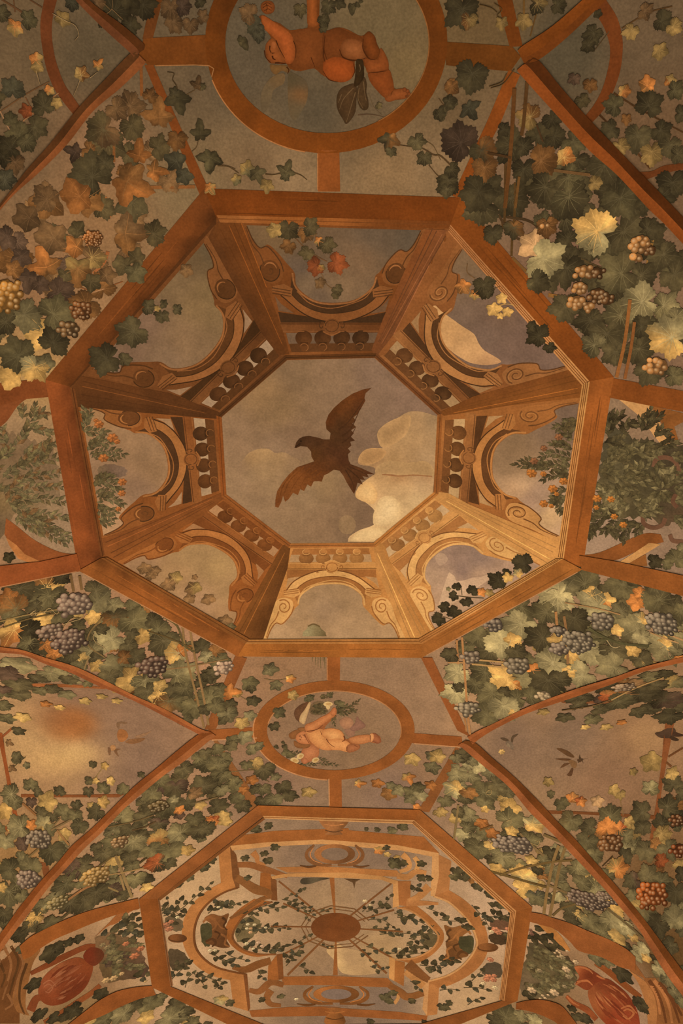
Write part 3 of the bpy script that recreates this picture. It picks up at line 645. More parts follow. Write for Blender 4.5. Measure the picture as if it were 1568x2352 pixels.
link([(950, 1684), (1060, 1692), (1062, 1716), (946, 1707)], (150, 82, 36), 'level bar right of the small oval', edge=([[(950, 1708), (1056, 1716)]], (196, 134, 84)))
link([(751, 1503), (781, 1503), (780, 1572), (752, 1572)], (156, 86, 38), 'short upright bar between bird octagon and small oval', edge=([[(751, 1512), (751, 1562)]], (190, 126, 74)))
link([(755, 1782), (784, 1782), (785, 1856), (756, 1856)], (156, 86, 38), 'short upright bar below the small oval', edge=([[(755, 1789), (756, 1850)]], (204, 140, 86)))
link([(484, 1690), (500, 1702), (600, 1850), (575, 1862)], (140, 86, 44), 'slanting bar under the left crossing, mostly behind vine leaves', lay=5.6)
link([(1046, 1716), (1064, 1724), (985, 1866), (960, 1862)], (140, 82, 40), 'slanting bar under the right crossing, partly behind vine leaves', lay=5.6)
# bars that run from the bird octagon to the side walls
link([(-260, 866), (0, 880), (108, 868), (112, 912), (46, 918), (0, 932), (-260, 972)], (128, 66, 30), 'bar from the bird octagon to the left edge, above the oleander bush')
link([(-260, 1352), (0, 1300), (93, 1290), (176, 1272), (186, 1312), (100, 1328), (0, 1348), (-260, 1404)], (146, 74, 34), 'bar from the bird octagon to the left edge, below the oleander bush', 21.5, edge=([[(0, 1349), (176, 1313)]], (180, 120, 74)))
link([(1404, 868), (1568, 898), (1840, 948), (1840, 998), (1568, 946), (1493, 932), (1392, 912)], (134, 70, 26), 'bar from the bird octagon to the right edge, above the dark bush')
link([(1330, 1276), (1421, 1291), (1486, 1305), (1568, 1322), (1840, 1368), (1840, 1418), (1568, 1369), (1335, 1309)], (148, 82, 34), 'bar from the bird octagon to the right edge, below the dark bush', 21.5)
# curved side niches
def arc_border(c, up, low, cc, label, lay=5.2, c2=None):
    b = Buf(); P_ = band(c, up, low)
    b.poly(P_, [(x, y, mul(cc if k % 2 else (c2 or cc), 1 + .05 * math.sin(k))) for k, (x, y) in enumerate(dense(P_, 25))], lay, grid=14)
    return tag(b.build('curved_border'), label, 'border', 'curved painted borders')
arc_border('g', (290,90, 200,96, 120,150, 40,260, -60,330), (135,108, 60,120, 0,150, -60,160, -80,200), (132, 70, 34), 'curved brown border above the left oleander bush')
arc_border('g', (40,900, 120,960, 220,1040, 330,1100, 420,1132, 505,1140), (30,1010, 90,1100, 160,1160, 250,1195, 380,1180, 505,1150), (142, 76, 36), 'curved brown border below the left oleander bush')
link(z('g', 40,1030, 110,1080, 165,1140, 270,1190, 200,1200, 120,1170, 60,1080), (182, 112, 58), 'thin gold fillet under the curved border left', lay=5.5)
arc_border('i', (900,1148, 1010,1130, 1150,1070, 1260,1020, 1340,1000, 1420,1010), (905,1180, 1100,1185, 1240,1130, 1330,1090, 1400,1070, 1440,1060), (140, 78, 34), 'curved brown border below the right dark bush')
link(z('i', 1140,1196, 1260,1120, 1340,1066, 1420,1075, 1330,1130, 1210,1200), (206, 144, 80), 'gold fillet under the curved border right', lay=5.5)
link(z('i', 1120,92, 1350,148, 1490,395, 1450,440, 1380,360, 1290,230), (208, 148, 86), 'bright gold wedge above the right dark bush', lay=2.2)
link(z('i', 1355,150, 1568,200, 1568,260, 1510,290, 1540,390, 1490,390, 1420,260), (142, 84, 38), 'brown bracket piece right of the gold wedge', lay=2.6)
link(z('i', 1210,1200, 1320,1140, 1330,1220, 1220,1225), (148, 88, 40), 'small brown scroll piece beside the dark leaf on the lower right bar', lay=5.4)
arc_border('a', (300,-30, 272,120, 270,220, 285,340, 310,460, 360,590, 430,690, 490,765), (388,-30, 355,100, 345,210, 355,320, 380,430, 430,560, 490,650, 540,722), (104, 54, 26), 'curved red-brown border in the upper left lunette', 5.4)
arc_border('c', (985,50, 1060,160, 1100,270, 1105,360, 1085,470, 1050,580, 1000,670, 945,740), (1075,-10, 1150,110, 1182,230, 1185,330, 1170,450, 1130,570, 1070,690, 985,785), (108, 54, 22), 'curved red-brown border in the upper right lunette', 5.4)
arc_border('c', (1290,1090, 1370,1085, 1450,1050, 1568,1035, 1640,1035), (1280,1165, 1360,1130, 1450,1100, 1568,1075, 1640,1075), (104, 54, 24), 'short curved border at the upper right edge among vine leaves', 5.4)
link(z('n', -40,0, 15,10, 45,200, 80,380, 125,600, 95,600, 55,390, 25,220, -10,60), (148, 76, 36), 'thin upright red-brown bar in the left lunette', 5.0)
link(z('n', 140,418, 480,422, 830,418, 790,440, 480,440, 140,440), (136, 76, 38), 'thin level bar in the left lunette behind leaves', 5.0)
link(z('n', -40,625, 120,640, 120,672, -40,660), (130, 70, 34), 'thin level bar at the left edge of the left lunette', 5.0)
link(z('j', 190,812, 450,818, 720,838, 700,850, 440,838, 190,832), (160, 90, 46), 'thin bar under the leaves in the upper part of the left lunette', 5.0)
link(z('l', 1190,1490, 1490,1170, 1535,1180, 1560,1170), (120, 64, 30), 'unused', 5.0) if False else None
link(z('o', 1450,-60, 1510,-60, 1470,150, 1430,360, 1400,600, 1375,720, 1345,720, 1385,500, 1420,250), (132, 74, 38), 'thin upright red-brown bar in the right lunette', 5.0)
link(z('o', 640,525, 900,535, 1400,560, 1640,590, 1640,615, 1380,585, 900,553, 660,550), (120, 68, 34), 'thin level bar in the right lunette behind leaves', 5.0)
link(z('l', 740,1045, 1000,1048, 1120,1040, 1100,1062, 980,1064, 770,1060), (130, 76, 42), 'thin bar among leaves in the upper part of the right lunette', 5.0)
link(z('n', 270,870, 320,880, 340,990, 300,1010), (124, 70, 36), 'short post in the lower left lunette among leaves', 5.0)

# bands on the groins of the vault: a lit half and a shaded half each
def groin(c, up, low, ca, cb, split, label):
    t = thing('groin_band', tuple(z(c, *up)[len(up) // 4]), label, 'painted band', 'bands along the vault groins')
    U = sm(z(c, *up), 5); Lw = sm(z(c, *low), 5); n = min(len(U), len(Lw))
    U = U[np.linspace(0, len(U) - 1, n).astype(int)]; Lw = Lw[np.linspace(0, len(Lw) - 1, n).astype(int)]
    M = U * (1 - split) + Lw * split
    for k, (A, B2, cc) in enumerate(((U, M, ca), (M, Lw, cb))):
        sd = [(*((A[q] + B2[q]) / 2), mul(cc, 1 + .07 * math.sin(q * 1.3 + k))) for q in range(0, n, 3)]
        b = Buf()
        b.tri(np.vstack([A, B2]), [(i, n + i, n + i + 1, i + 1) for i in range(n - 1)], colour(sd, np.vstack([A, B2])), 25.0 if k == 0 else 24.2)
        b.build('band_half', t)
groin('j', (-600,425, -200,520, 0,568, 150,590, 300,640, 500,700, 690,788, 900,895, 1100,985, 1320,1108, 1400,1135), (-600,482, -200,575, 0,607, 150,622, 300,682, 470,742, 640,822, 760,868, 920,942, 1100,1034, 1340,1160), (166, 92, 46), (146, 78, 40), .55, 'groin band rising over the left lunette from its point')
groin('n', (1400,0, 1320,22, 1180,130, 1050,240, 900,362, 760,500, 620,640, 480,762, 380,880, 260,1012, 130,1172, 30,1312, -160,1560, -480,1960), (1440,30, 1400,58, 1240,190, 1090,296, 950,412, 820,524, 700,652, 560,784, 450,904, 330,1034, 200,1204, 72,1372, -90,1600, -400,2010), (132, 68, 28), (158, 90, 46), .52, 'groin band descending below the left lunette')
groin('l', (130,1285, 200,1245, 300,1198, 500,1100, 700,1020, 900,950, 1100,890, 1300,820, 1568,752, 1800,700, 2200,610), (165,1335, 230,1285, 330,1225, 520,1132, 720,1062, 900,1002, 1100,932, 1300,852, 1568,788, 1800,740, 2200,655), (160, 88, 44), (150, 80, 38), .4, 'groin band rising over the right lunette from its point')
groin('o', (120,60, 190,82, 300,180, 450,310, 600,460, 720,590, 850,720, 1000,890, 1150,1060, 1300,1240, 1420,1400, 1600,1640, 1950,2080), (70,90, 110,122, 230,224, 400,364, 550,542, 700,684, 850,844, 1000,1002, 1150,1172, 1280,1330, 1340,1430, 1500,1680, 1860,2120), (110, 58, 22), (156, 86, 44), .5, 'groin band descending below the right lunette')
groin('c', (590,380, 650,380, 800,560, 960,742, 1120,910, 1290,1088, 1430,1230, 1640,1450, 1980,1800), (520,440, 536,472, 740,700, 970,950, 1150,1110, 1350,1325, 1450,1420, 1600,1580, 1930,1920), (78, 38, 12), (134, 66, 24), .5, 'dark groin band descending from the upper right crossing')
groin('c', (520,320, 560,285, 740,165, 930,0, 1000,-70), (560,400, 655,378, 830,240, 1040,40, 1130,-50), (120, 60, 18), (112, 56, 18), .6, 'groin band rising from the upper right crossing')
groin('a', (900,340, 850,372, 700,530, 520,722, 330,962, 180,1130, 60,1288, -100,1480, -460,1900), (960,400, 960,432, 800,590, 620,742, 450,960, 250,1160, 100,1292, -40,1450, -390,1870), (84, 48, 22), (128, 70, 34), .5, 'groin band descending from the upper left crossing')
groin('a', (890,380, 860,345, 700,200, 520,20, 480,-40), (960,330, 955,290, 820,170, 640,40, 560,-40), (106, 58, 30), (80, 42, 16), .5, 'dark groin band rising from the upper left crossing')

# ------------------------------------------------------------------ far octagon with the rose pergola
O2 = [(592, 1850), (964, 1860), (1222, 2084), (1188, 2299), (985, 2382), (590, 2386), (349, 2268), (319, 2066)]
J2 = [(604, 1876), (951, 1886), (1185, 2094), (1158, 2297), (965, 2352), (612, 2356), (391, 2266), (362, 2064)]
o2 = thing('octagonal_border', (775, 1862), 'far red-brown painted octagonal border around the rose pergola', 'border')
for i in range(8):
    j = (i + 1) % 8
    a, b, c, d = map(np.array, (O2[i], O2[j], J2[j], J2[i]))
    cc = [(156, 86, 36), (158, 90, 40), (148, 82, 34), (140, 78, 34), (140, 76, 32), (146, 80, 34), (144, 78, 32), (152, 86, 40)][i]
    sd = []
    for t in np.linspace(0, 1, 7): sd += [(*((a + (b - a) * t) * .7 + (d + (c - d) * t) * .3), mul(cc, 1.03)), (*((a + (b - a) * t) * .15 + (d + (c - d) * t) * .85), mul(cc, .9))]
    piece('beam', [a, b, c, d], sd, 22, o2, grid=14)
def q_(c, *xy): return [tuple(p) for p in z(c, *xy)]
strip_between('moulding', (604, 1874), (951, 1884), (606, 1880), (950, 1893), (206, 144, 84), 22.8, o2, 1, (150, 90, 44))
strip_between('moulding', (951, 1884), (1185, 2092), (944, 1890), (1172, 2098), (196, 130, 72), 22.8, o2, 2, (130, 76, 36))
strip_between('moulding', (1185, 2092), (1158, 2299), (1171, 2098), (1146, 2296), (196, 130, 72), 22.8, o2, 3, (130, 76, 36))
strip_between('moulding', (362, 2064), (391, 2266), (366, 2066), (397, 2264), (140, 88, 50), 22.8, o2, 1, (100, 60, 30))
strip_between('moulding', (604, 1878), (362, 2064), (608, 1882), (368, 2068), (124, 72, 34), 22.8, o2)

pg = thing('rose_pergola', (770, 2130), 'painted pergola of curved brown bands and a dark disc inside the far octagon', 'pergola')
G1, G2, G3, G4 = (160, 92, 42), (182, 114, 58), (204, 142, 82), (118, 66, 30)
def pb(name, c, pts, cc, lay=3, **k): return piece(name, z(c, *pts), cc, lay, pg, **k)
def pband(name, c, up, low, cc, lay=3.4, edge=None):
    b = Buf(); P_ = band(c, up, low); b.poly(P_, [(x, y, mul(cc, 1 + .06 * math.sin(k * .9))) for k, (x, y) in enumerate(dense(P_, 18))], lay, grid=12)
    if edge: b.stroke(z(c, *low), 4, edge, lay + .7, 4, False); b.stroke(z(c, *low) * .992 + np.array([772, 2130]) * .008, 2, mul(edge, .8), lay + .6, 4, False)
    return b.build(name, pg)
# top rail and its gold moulding
TQ = lambda *xy: z('q', *xy); TR = lambda *xy: z('r', *xy)
piece('rail', np.vstack([TQ(720,268, 1000,232, 1568,212), TR(200,218, 760,268, 880,395), TR(560,332, 0,292), TQ(940,322, 640,352)]), G1, 3.2, pg)
piece('rail_moulding', np.vstack([TQ(640,350, 940,322), TR(0,288, 560,330, 872,390, 868,425, 590,372, 0,322), TQ(955,355, 660,388)]), G3, 3.8, pg)
piece('rail', np.vstack([TQ(1000,520, 1568,500), TR(0,490, 560,520, 600,570, 0,545), TQ(1568,560, 1090,560)]), G2, 3.2, pg)
piece('rail_moulding', np.vstack([TQ(960,590, 1100,565, 1568,558), TR(440,562, 565,598, 540,625, 440,590, 0,570), TQ(1100,592, 970,612)]), (196, 134, 74), 3.8, pg)
piece('rail', np.vstack([TQ(1040,1375, 1568,1366), TR(0,1310, 490,1330, 560,1400, 0,1380), TQ(1568,1440, 1060,1440)]), (156, 90, 42), 3.2, pg)
piece('rail', np.vstack([TQ(790,1640, 1100,1612, 1568,1605), TR(0,1545, 560,1580, 790,1612, 780,1650, 0,1605), TQ(1568,1680, 810,1690)]), (152, 86, 40), 3.2, pg)
# posts and big arcs
pb('post', 'q', (550,402, 640,352, 700,680, 570,645), G2)
pb('post_side', 'q', (640,352, 690,420, 715,560, 715,680, 690,690, 660,600), (122, 74, 38), 3.4)
pb('post', 'q', (640,1395, 760,1355, 785,1645, 668,1610), G2)
pb('post_side', 'q', (745,1355, 775,1350, 800,1620, 782,1650), (124, 72, 36), 3.4)
pb('post', 'r', (870,400, 968,450, 950,680, 840,712), (176, 112, 60))
pb('post_side', 'r', (825,400, 872,395, 875,560, 845,715, 812,712), (206, 144, 84), 3.4)
pb('post', 'r', (790,1350, 876,1400, 862,1600, 775,1612), (180, 114, 60))
pb('post_side', 'r', (745,1345, 800,1350, 785,1612, 750,1560, 762,1450), (204, 142, 84), 3.4)
pband('arc', 'q', (570,640, 480,690, 380,770, 310,860, 270,960, 265,1060, 285,1150, 340,1250, 430,1330, 540,1380, 645,1402), (695,680, 600,712, 500,772, 420,852, 372,950, 357,1060, 377,1160, 440,1240, 530,1300, 640,1332, 762,1356), G2, edge=(120, 70, 34))
pband('arc', 'r', (950,668, 1050,730, 1130,800, 1190,880, 1230,970, 1245,1080, 1225,1170, 1170,1250, 1080,1320, 960,1380, 868,1402), (838,715, 950,760, 1040,840, 1110,920, 1150,1010, 1160,1080, 1120,1160, 1050,1240, 960,1300, 880,1330, 795,1352), (172, 106, 54), edge=(206, 144, 84))
pband('arc', 'q', (830,765, 720,840, 640,920, 605,1010, 630,1100, 700,1170, 790,1210, 860,1220), (972,790, 850,830, 760,890, 700,960, 660,1050, 682,1110, 760,1170, 872,1200, 1000,1200), G1, edge=(128, 76, 38))
pband('arc', 'r', (700,780, 800,860, 870,930, 910,990, 905,1060, 860,1120, 800,1170, 730,1210, 680,1222), (560,800, 650,820, 750,880, 820,950, 870,1010, 850,1080, 780,1140, 680,1180, 550,1190), (168, 102, 50), edge=(190, 126, 70))
# inner posts beside the opening
pb('post', 'q', (880,560, 960,560, 965,770, 870,720), G1, 3.6)
pb('post_side', 'q', (960,590, 1005,620, 1012,780, 965,775), (122, 72, 36), 3.8)
pb('post', 'q', (940,1290, 1010,1200, 1025,1400, 935,1400), G1, 3.6)
pb('post_side', 'q', (1005,1200, 1052,1195, 1060,1390, 1022,1400), (128, 74, 36), 3.8)
pb('post', 'r', (565,600, 665,600, 660,720, 640,790, 570,780), (166, 100, 50), 3.6)
pb('post_side', 'r', (530,595, 566,598, 575,790, 528,800), (204, 140, 78), 3.8)
pb('post', 'r', (545,1195, 620,1210, 610,1390, 540,1350), (164, 98, 46), 3.6)
pb('post_side', 'r', (502,1170, 545,1180, 540,1350, 500,1330), (200, 136, 74), 3.8)
# curved brackets
def pst(name, c, pts, w, cc, lay=4.0): return line(name, z(c, *pts), w, cc, lay, pg)
pst('bracket', 'q', (690,600, 760,640, 840,690, 930,715, 960,740), (16, 22, 14), (136, 84, 42))
pst('bracket', 'q', (640,920, 760,850, 880,770, 960,750), (6, 10, 8), (130, 80, 40))
pst('bracket', 'q', (660,1300, 760,1320, 860,1280, 960,1250), (10, 18, 16), (130, 78, 38))
pst('bracket', 'q', (700,500, 800,500, 900,530, 1000,560, 1090,590), (12, 16, 8), (150, 90, 46))
pst('bracket', 'q', (820,400, 850,440, 860,480, 920,500), (16, 10, 6), (176, 110, 58))
pst('bracket', 'q', (790,1480, 870,1490, 960,1420, 1060,1440), (10, 16, 12), (140, 84, 42))
pst('bracket', 'q', (960,1480, 930,1540, 960,1590, 1040,1600), (18, 14, 8), (146, 88, 44))
pst('bracket', 'r', (640,750, 720,720, 800,640), (10, 16, 20), (186, 122, 66))
pst('bracket', 'r', (630,770, 740,765, 870,770), (14, 12, 6), (176, 112, 60))
pst('bracket', 'r', (560,560, 640,570, 700,530, 780,540), (14, 14, 10), (184, 120, 64))
pst('bracket', 'r', (600,400, 640,440, 650,500, 580,530), (14, 12, 8), (196, 132, 72))
pst('bracket', 'r', (690,420, 720,470, 700,520), (10, 12, 8), (200, 138, 76))
pst('bracket', 'r', (640,1220, 720,1290, 800,1345), (26, 22, 14), (132, 80, 40))
pst('bracket', 'r', (620,1280, 690,1330, 760,1390), (14, 16, 16), (190, 126, 68))
pst('bracket', 'r', (500,1380, 580,1430, 640,1470, 760,1440), (14, 18, 14), (142, 86, 42))
pst('bracket', 'r', (540,1520, 570,1470, 540,1430), (8, 8, 5), (190, 130, 72))
# cartouches left, right, above and below
def cart(c, cx, cy, rx, ry, cc, hole):
    b = Buf(); p = z(c, cx, cy)[0]; s = CR[c][2]; k = np.array([rx * s, ry * s])
    b.poly(ellipse(*p, *k, 30), [(*(p - k * (.4, .5)), mul(cc, 1.12)), (*(p + k * (.5, .6)), mul(cc, .72)), (*p, cc)], 4.6, step=8, grid=9)
    b.build('cartouche', pg)
    piece('cartouche_centre', ellipse(*p, *(k * (.66, .64)), 26), hole, 5.2, pg, 'cloud')
    for sx in (-1, 1):
        b = Buf()
        for j, (pts, w, f) in enumerate(((((1.0, -.9), (1.35, -.2), (1.3, .5), (.85, 1.05), (.15, 1.12)), (5, 9, 5), .86), (((1.05, -.6), (1.2, 0), (1.05, .6), (.6, .95)), (2, 3, 2), 1.25), (((.9, 1.2), (1.3, 1.3), (1.7, 1.15)), (4, 5, 2), .7))):
            b.stroke(np.array([p + k * (sx * x, y) for x, y in pts]), w, mul(cc, f), 4.9 + .3 * j, 5, False)
        b.build('volute', pg)
cart('q', 1460, 415, 160, 78, (152, 94, 50), (134, 104, 78))
cart('q', 1472, 1512, 180, 66, (152, 90, 42), (132, 106, 86))
# mask-like scroll clusters at both ends
for c, m_, ax, ay, cc in (('q', 1, 560, 1010, (122, 74, 38)), ('r', -1, 985, 1060, (136, 84, 42))):
    s = CR[c][2]; p0 = z(c, ax, ay)[0]
    A = lambda pts: np.array([p0 + np.array([m_ * x, y]) * s for x, y in np.array(pts, float).reshape(-1, 2)])
    b = Buf(); b.poly(sm(A((-120,-90, -60,-125, 10,-110, 70,-130, 60,-80, 40,-40, 60,10, 50,70, 80,130, 20,140, -50,120, -110,100, -70,60, -60,0, -70,-50)), 4, True), [(*A((-60, -90))[0], mul(cc, 1.1)), (*A((40, 60))[0], mul(cc, .75)), (*A((0, 0))[0], cc)], 4.4, grid=9); b.build('scroll_mask', pg)
    for j, (pts, w, f) in enumerate((((-130,-60, -90,-100, -40,-80, -30,-30, -60,0), (4, 7, 3), 1.18), ((-110,90, -60,70, -30,100, -60,130), (4, 7, 3), .7), ((20,-100, 50,-70, 30,-30, 60,0), (6, 4, 3), .68), ((10,30, 50,60, 40,110, 80,130), (5, 5, 3), 1.15), ((-40,10, 0,30, -20,70), (4, 4, 2), .66), ((-20,-60, 10,-20, 40,-10), (4, 4, 2), 1.2))):
        b = Buf(); b.stroke(A(pts), w, mul(cc, f), 5.2 + .1 * j, 5, False); b.build('volute', pg)
    piece('dark_bunch', sm(A((-150,-30, -110,-50, -70,-20, -60,40, -90,90, -140,70)), 4, True), (78, 68, 40), 4.9, pg, 'leaf')
for pts, cc in ((TQ(1350,140, 1560,140, 1545,195, 1500,235, 1520,262, 1385,262, 1410,235, 1365,195), (160, 100, 54)), (TQ(1405,1618, 1510,1618, 1495,1650, 1532,1688, 1535,1745, 1388,1745, 1390,1690, 1425,1650), (154, 92, 44))):
    c0 = pts.mean(0); b = Buf(); b.poly(sm(pts, 3, True), [(*(c0 - (12, 0)), mul(cc, 1.1)), (*(c0 + (18, 4)), mul(cc, .74)), (*c0, cc)], 4.6, step=8, grid=8)
    b.stroke([c0 + (-20, 6), c0 + (0, 10), c0 + (20, 6)], 2.4, mul(cc, .66), 5.3, 5, False); b.stroke([c0 + (-22, -8), c0 + (0, -5), c0 + (22, -8)], 2, mul(cc, 1.2), 5.3, 5, False); b.build('pedestal', pg)
b = Buf(); b.poly(sm(TR(30,1120, 110,1065, 170,1100, 300,1130, 390,1200, 425,1280, 300,1305, 150,1290, 95,1200), 4, True), [(*TR(60, 1120)[0], (206, 160, 104)), (*TR(200, 1180)[0], (180, 138, 92)), (*TR(120, 1220)[0], (214, 168, 108)), (*TR(350, 1260)[0], (190, 146, 96))], 1.6, grid=9); b.build('sky_cloud', pg, 'cloud')
for c, x, y, w, h, cc in (('q', 230, 1075, 75, 34, (122, 72, 36)), ('r', 1240, 1100, 80, 34, (140, 84, 42))):
    b = Buf(); p = z(c, x, y)[0]; s = CR[c][2]
    b.poly(ellipse(*p, w * s, h * s, 20), [(*(p - (w * s * .3, 0)), mul(cc, 1.1)), (*(p + (w * s * .6, h * s * .3)), mul(cc, .72))], 4.4, step=8, grid=8)
    b.stroke(ellipse(*p, w * s * .9, h * s * .7, 24, 0, 20, 200), 2, mul(cc, .7), 5, 0, False); b.build('boss', pg)
# dome: ring, ribs and disc
b = Buf()
dc = np.array([771., 2130.])
for (rx, ry, w) in ((80, 50, 2.6), (70, 43, 1.8)):
    b.stroke(np.vstack([ellipse(*dc, rx, ry, 9, 0, 22, 382)]), w, (122, 80, 44), 3.0, 0, False)
b.build('dome_ring', pg)
for e, w in (((762, 2016), (11, 4)), ((770, 2240), (11, 4)), ((640, 2024), (4, 4)), ((900, 2028), (4, 4)), ((622, 2128), (4, 3)), ((925, 2140), (4, 3)), ((660, 2240), (5, 4)), ((888, 2236), (5, 4)), ((650, 2075), (4, 3)), ((905, 2090), (4, 3)), ((645, 2195), (4, 3)), ((900, 2200), (4, 3))):
    e = np.array(e, float); d_ = e - dc; i0 = dc + d_ / math.sqrt((d_[0] / 55) ** 2 + (d_[1] / 32) ** 2)
    b = Buf(); b.stroke([e, i0], w, (128, 78, 40) if w[0] < 9 else (150, 88, 42), 3.1, 0); b.build('dome_rib', pg)
piece('dome_disc', ellipse(*dc, 57, 33, 44), [(735, 2120, (118, 66, 32)), (771, 2130, (112, 60, 26)), (805, 2140, (122, 68, 32)), (771, 2155, (126, 70, 32))], 4, pg, grid=10)
# side niches of the far octagon
arc_border('p', (1130,368, 1000,400, 870,432, 700,480, 560,532, 430,590, 330,640, 240,690, 160,760), (1145,450, 1000,490, 900,520, 740,580, 600,640, 460,700, 330,780, 260,840, 190,870), (146, 78, 32), 'curved border over the left red vase', c2=(152, 84, 36), lay=22.4)
arc_border('p', (900,560, 960,500, 1060,460, 1140,452, 1100,470), (770,690, 880,600, 960,570, 1050,490, 1130,452), (158, 92, 46), 'curved fillet between left vase and far octagon', 4.4)
arc_border('p', (1245,1085, 1120,1095, 960,1130, 820,1200, 700,1290, 560,1400, 480,1460), (1275,1160, 1150,1190, 1000,1250, 860,1320, 680,1400, 620,1460), (144, 78, 34), 'curved border under the left red vase', 22.4)
arc_border('p', (300,640, 240,700, 190,880, 130,1060, 100,1200, 140,1300), (330,800, 270,900, 240,1020, 215,1130, 210,1260, 240,1330), (142, 88, 44), 'upright scrolled bracket at the far left of the red vase')
b = Buf()
for k, pts in enumerate(((30,760, 90,900, 60,1060, 20,1200), (90,760, 150,880, 110,1040, 70,1180), (150,800, 190,900, 140,1050, 120,1200), (0,900, 40,1000, 10,1100), (60,1150, 100,1230, 40,1280), (220,900, 170,1050, 160,1200, 200,1320))):
    b.stroke(z('p', *pts), (7, 4), (88, 54, 26) if k % 2 else (140, 88, 48), 5.8, 5, False)
b.poly(z('p', -60,800, 170,750, 200,880, 130,1060, 100,1220, 160,1300, 160,1394, -60,1394), (112, 66, 32), 4.6)
tag(b.build('scroll_pattern_bracket'), 'dark brown scrollwork in the lower left corner', 'scrollwork')
arc_border('s', (310,480, 420,500, 500,528, 650,575, 800,640, 950,700, 1100,780, 1180,850), (312,560, 420,590, 520,622, 640,720, 720,800, 900,850, 1050,930, 1180,960), (148, 82, 38), 'curved border over the right red vase', 22.4)
arc_border('s', (380,575, 440,580, 520,625, 580,690, 640,780), (440,640, 500,690, 560,750, 600,800, 645,800), (184, 116, 56), 'curved fillet between right vase and far octagon', 5.6)
arc_border('s', (205,1225, 300,1205, 420,1200, 560,1240, 640,1320, 700,1400), (200,1275, 300,1290, 420,1330, 520,1380, 560,1420), (138, 74, 32), 'curved border under the right red vase', 22.4)
arc_border('s', (1130,960, 1200,1060, 1240,1160, 1270,1280, 1280,1400), (1180,990, 1270,1060, 1330,1160, 1355,1280, 1350,1400), (168, 106, 56), 'upright scrolled bracket at the far right of the red vase')
b = Buf()
b.poly(z('s', 1150,860, 1260,1020, 1340,1020, 1480,1180, 1568,1280, 1700,1400, 1350,1400, 1355,1280, 1320,1140, 1240,1020, 1130,960), (140, 84, 42), 4.6)
for k, pts in enumerate(((1290,1040, 1350,1130, 1400,1250, 1430,1390), (1330,1040, 1400,1130, 1450,1240, 1480,1390), (1370,1060, 1440,1140, 1490,1240, 1540,1390), (1310,1080, 1360,1180, 1380,1320), (1420,1120, 1500,1220, 1560,1330))):
    b.stroke(z('s', *pts), (9, 5), (176, 108, 58) if k % 2 else (104, 58, 28), 5.8, 5, False)
tag(b.build('scroll_pattern_bracket'), 'orange-brown scrollwork in the lower right corner', 'scrollwork')

# ------------------------------------------------------------------ foliage
KEY = dict(d=(58, 48, 29), D=(77, 64, 39), G=(97, 82, 50), g=(124, 105, 66), L=(154, 131, 84), Y=(204, 152, 80), y=(160, 122, 66), O=(176, 106, 50), o=(134, 87, 44),
           B=(116, 82, 48), P=(82, 60, 42), R=(142, 72, 36), K=(74, 65, 44), m=(88, 71, 42), W=(206, 152, 96))
def leaf_shape(kind, seed):
    r = random.Random(seed)
    if kind == 'v':
        lobes = [(-180, .14), (-160, .56), (-128, .66), (-100, .84), (-76, .66), (-50, .95), (-25, .72), (0, 1.02), (25, .72), (50, .95), (76, .66), (100, .84), (128, .66), (160, .56), (180, .14)]
        n = 52; tooth = .055; dx = .12
    elif kind == 'i':
        lobes = [(-180, .25), (-140, .5), (-110, .42), (-75, .85), (-40, .45), (0, 1.05), (40, .45), (75, .85), (110, .42), (140, .5), (180, .25)]; n = 40; tooth = .04; dx = .2
    elif kind == 'h':
        lobes = [(-180, .35), (-140, .62), (-90, .6), (-45, .62), (0, 1.15), (45, .62), (90, .6), (140, .62), (180, .35)]; n = 16; tooth = 0; dx = .15
    elif kind == 'l':
        lobes = [(-180, 1.0), (-165, .42), (-90, .2), (-15, .42), (0, 1.05), (15, .42), (90, .2), (165, .42), (180, 1.0)]; n = 16; tooth = 0; dx = 0
    else:
        lobes = [(-180, .3), (-130, .62), (-95, .42), (-60, .85), (-28, .55), (0, .95), (28, .55), (60, .85), (95, .42), (130, .62), (180, .3)]; n = 32; tooth = .035; dx = .2
    a = np.array([q[0] for q in lobes], float); l = np.array([q[1] for q in lobes])
    if kind in 'vir': l = l * np.array([1 + r.uniform(-.13, .13) for _ in l]); l[-1] = l[0]; a = a + np.array([0] + [r.uniform(-7, 7) for _ in a[1:-1]] + [0])
    t = np.linspace(-180, 180, n, endpoint=False)
    rr = np.interp(t, a, l)
    if kind in 'vr':            # rounded lobes
        k = np.array([.25, .5, .25]); rr = np.convolve(np.concatenate([rr[-1:], rr, rr[:1]]), k, 'valid')
    if tooth: rr = rr * (1 + tooth * np.where(np.arange(n) % 2, 1, -1))
    th = np.radians(t)
    p = np.stack([rr * np.cos(th), rr * np.sin(th)], 1)
    veins = [q for q in lobes if q[1] > .5 and abs(q[0]) < 160]
    return p, th, dx, veins
SHAPES = {k: [leaf_shape(k, s * 13 + ord(k)) for s in range(10)] for k in 'vihlr'}
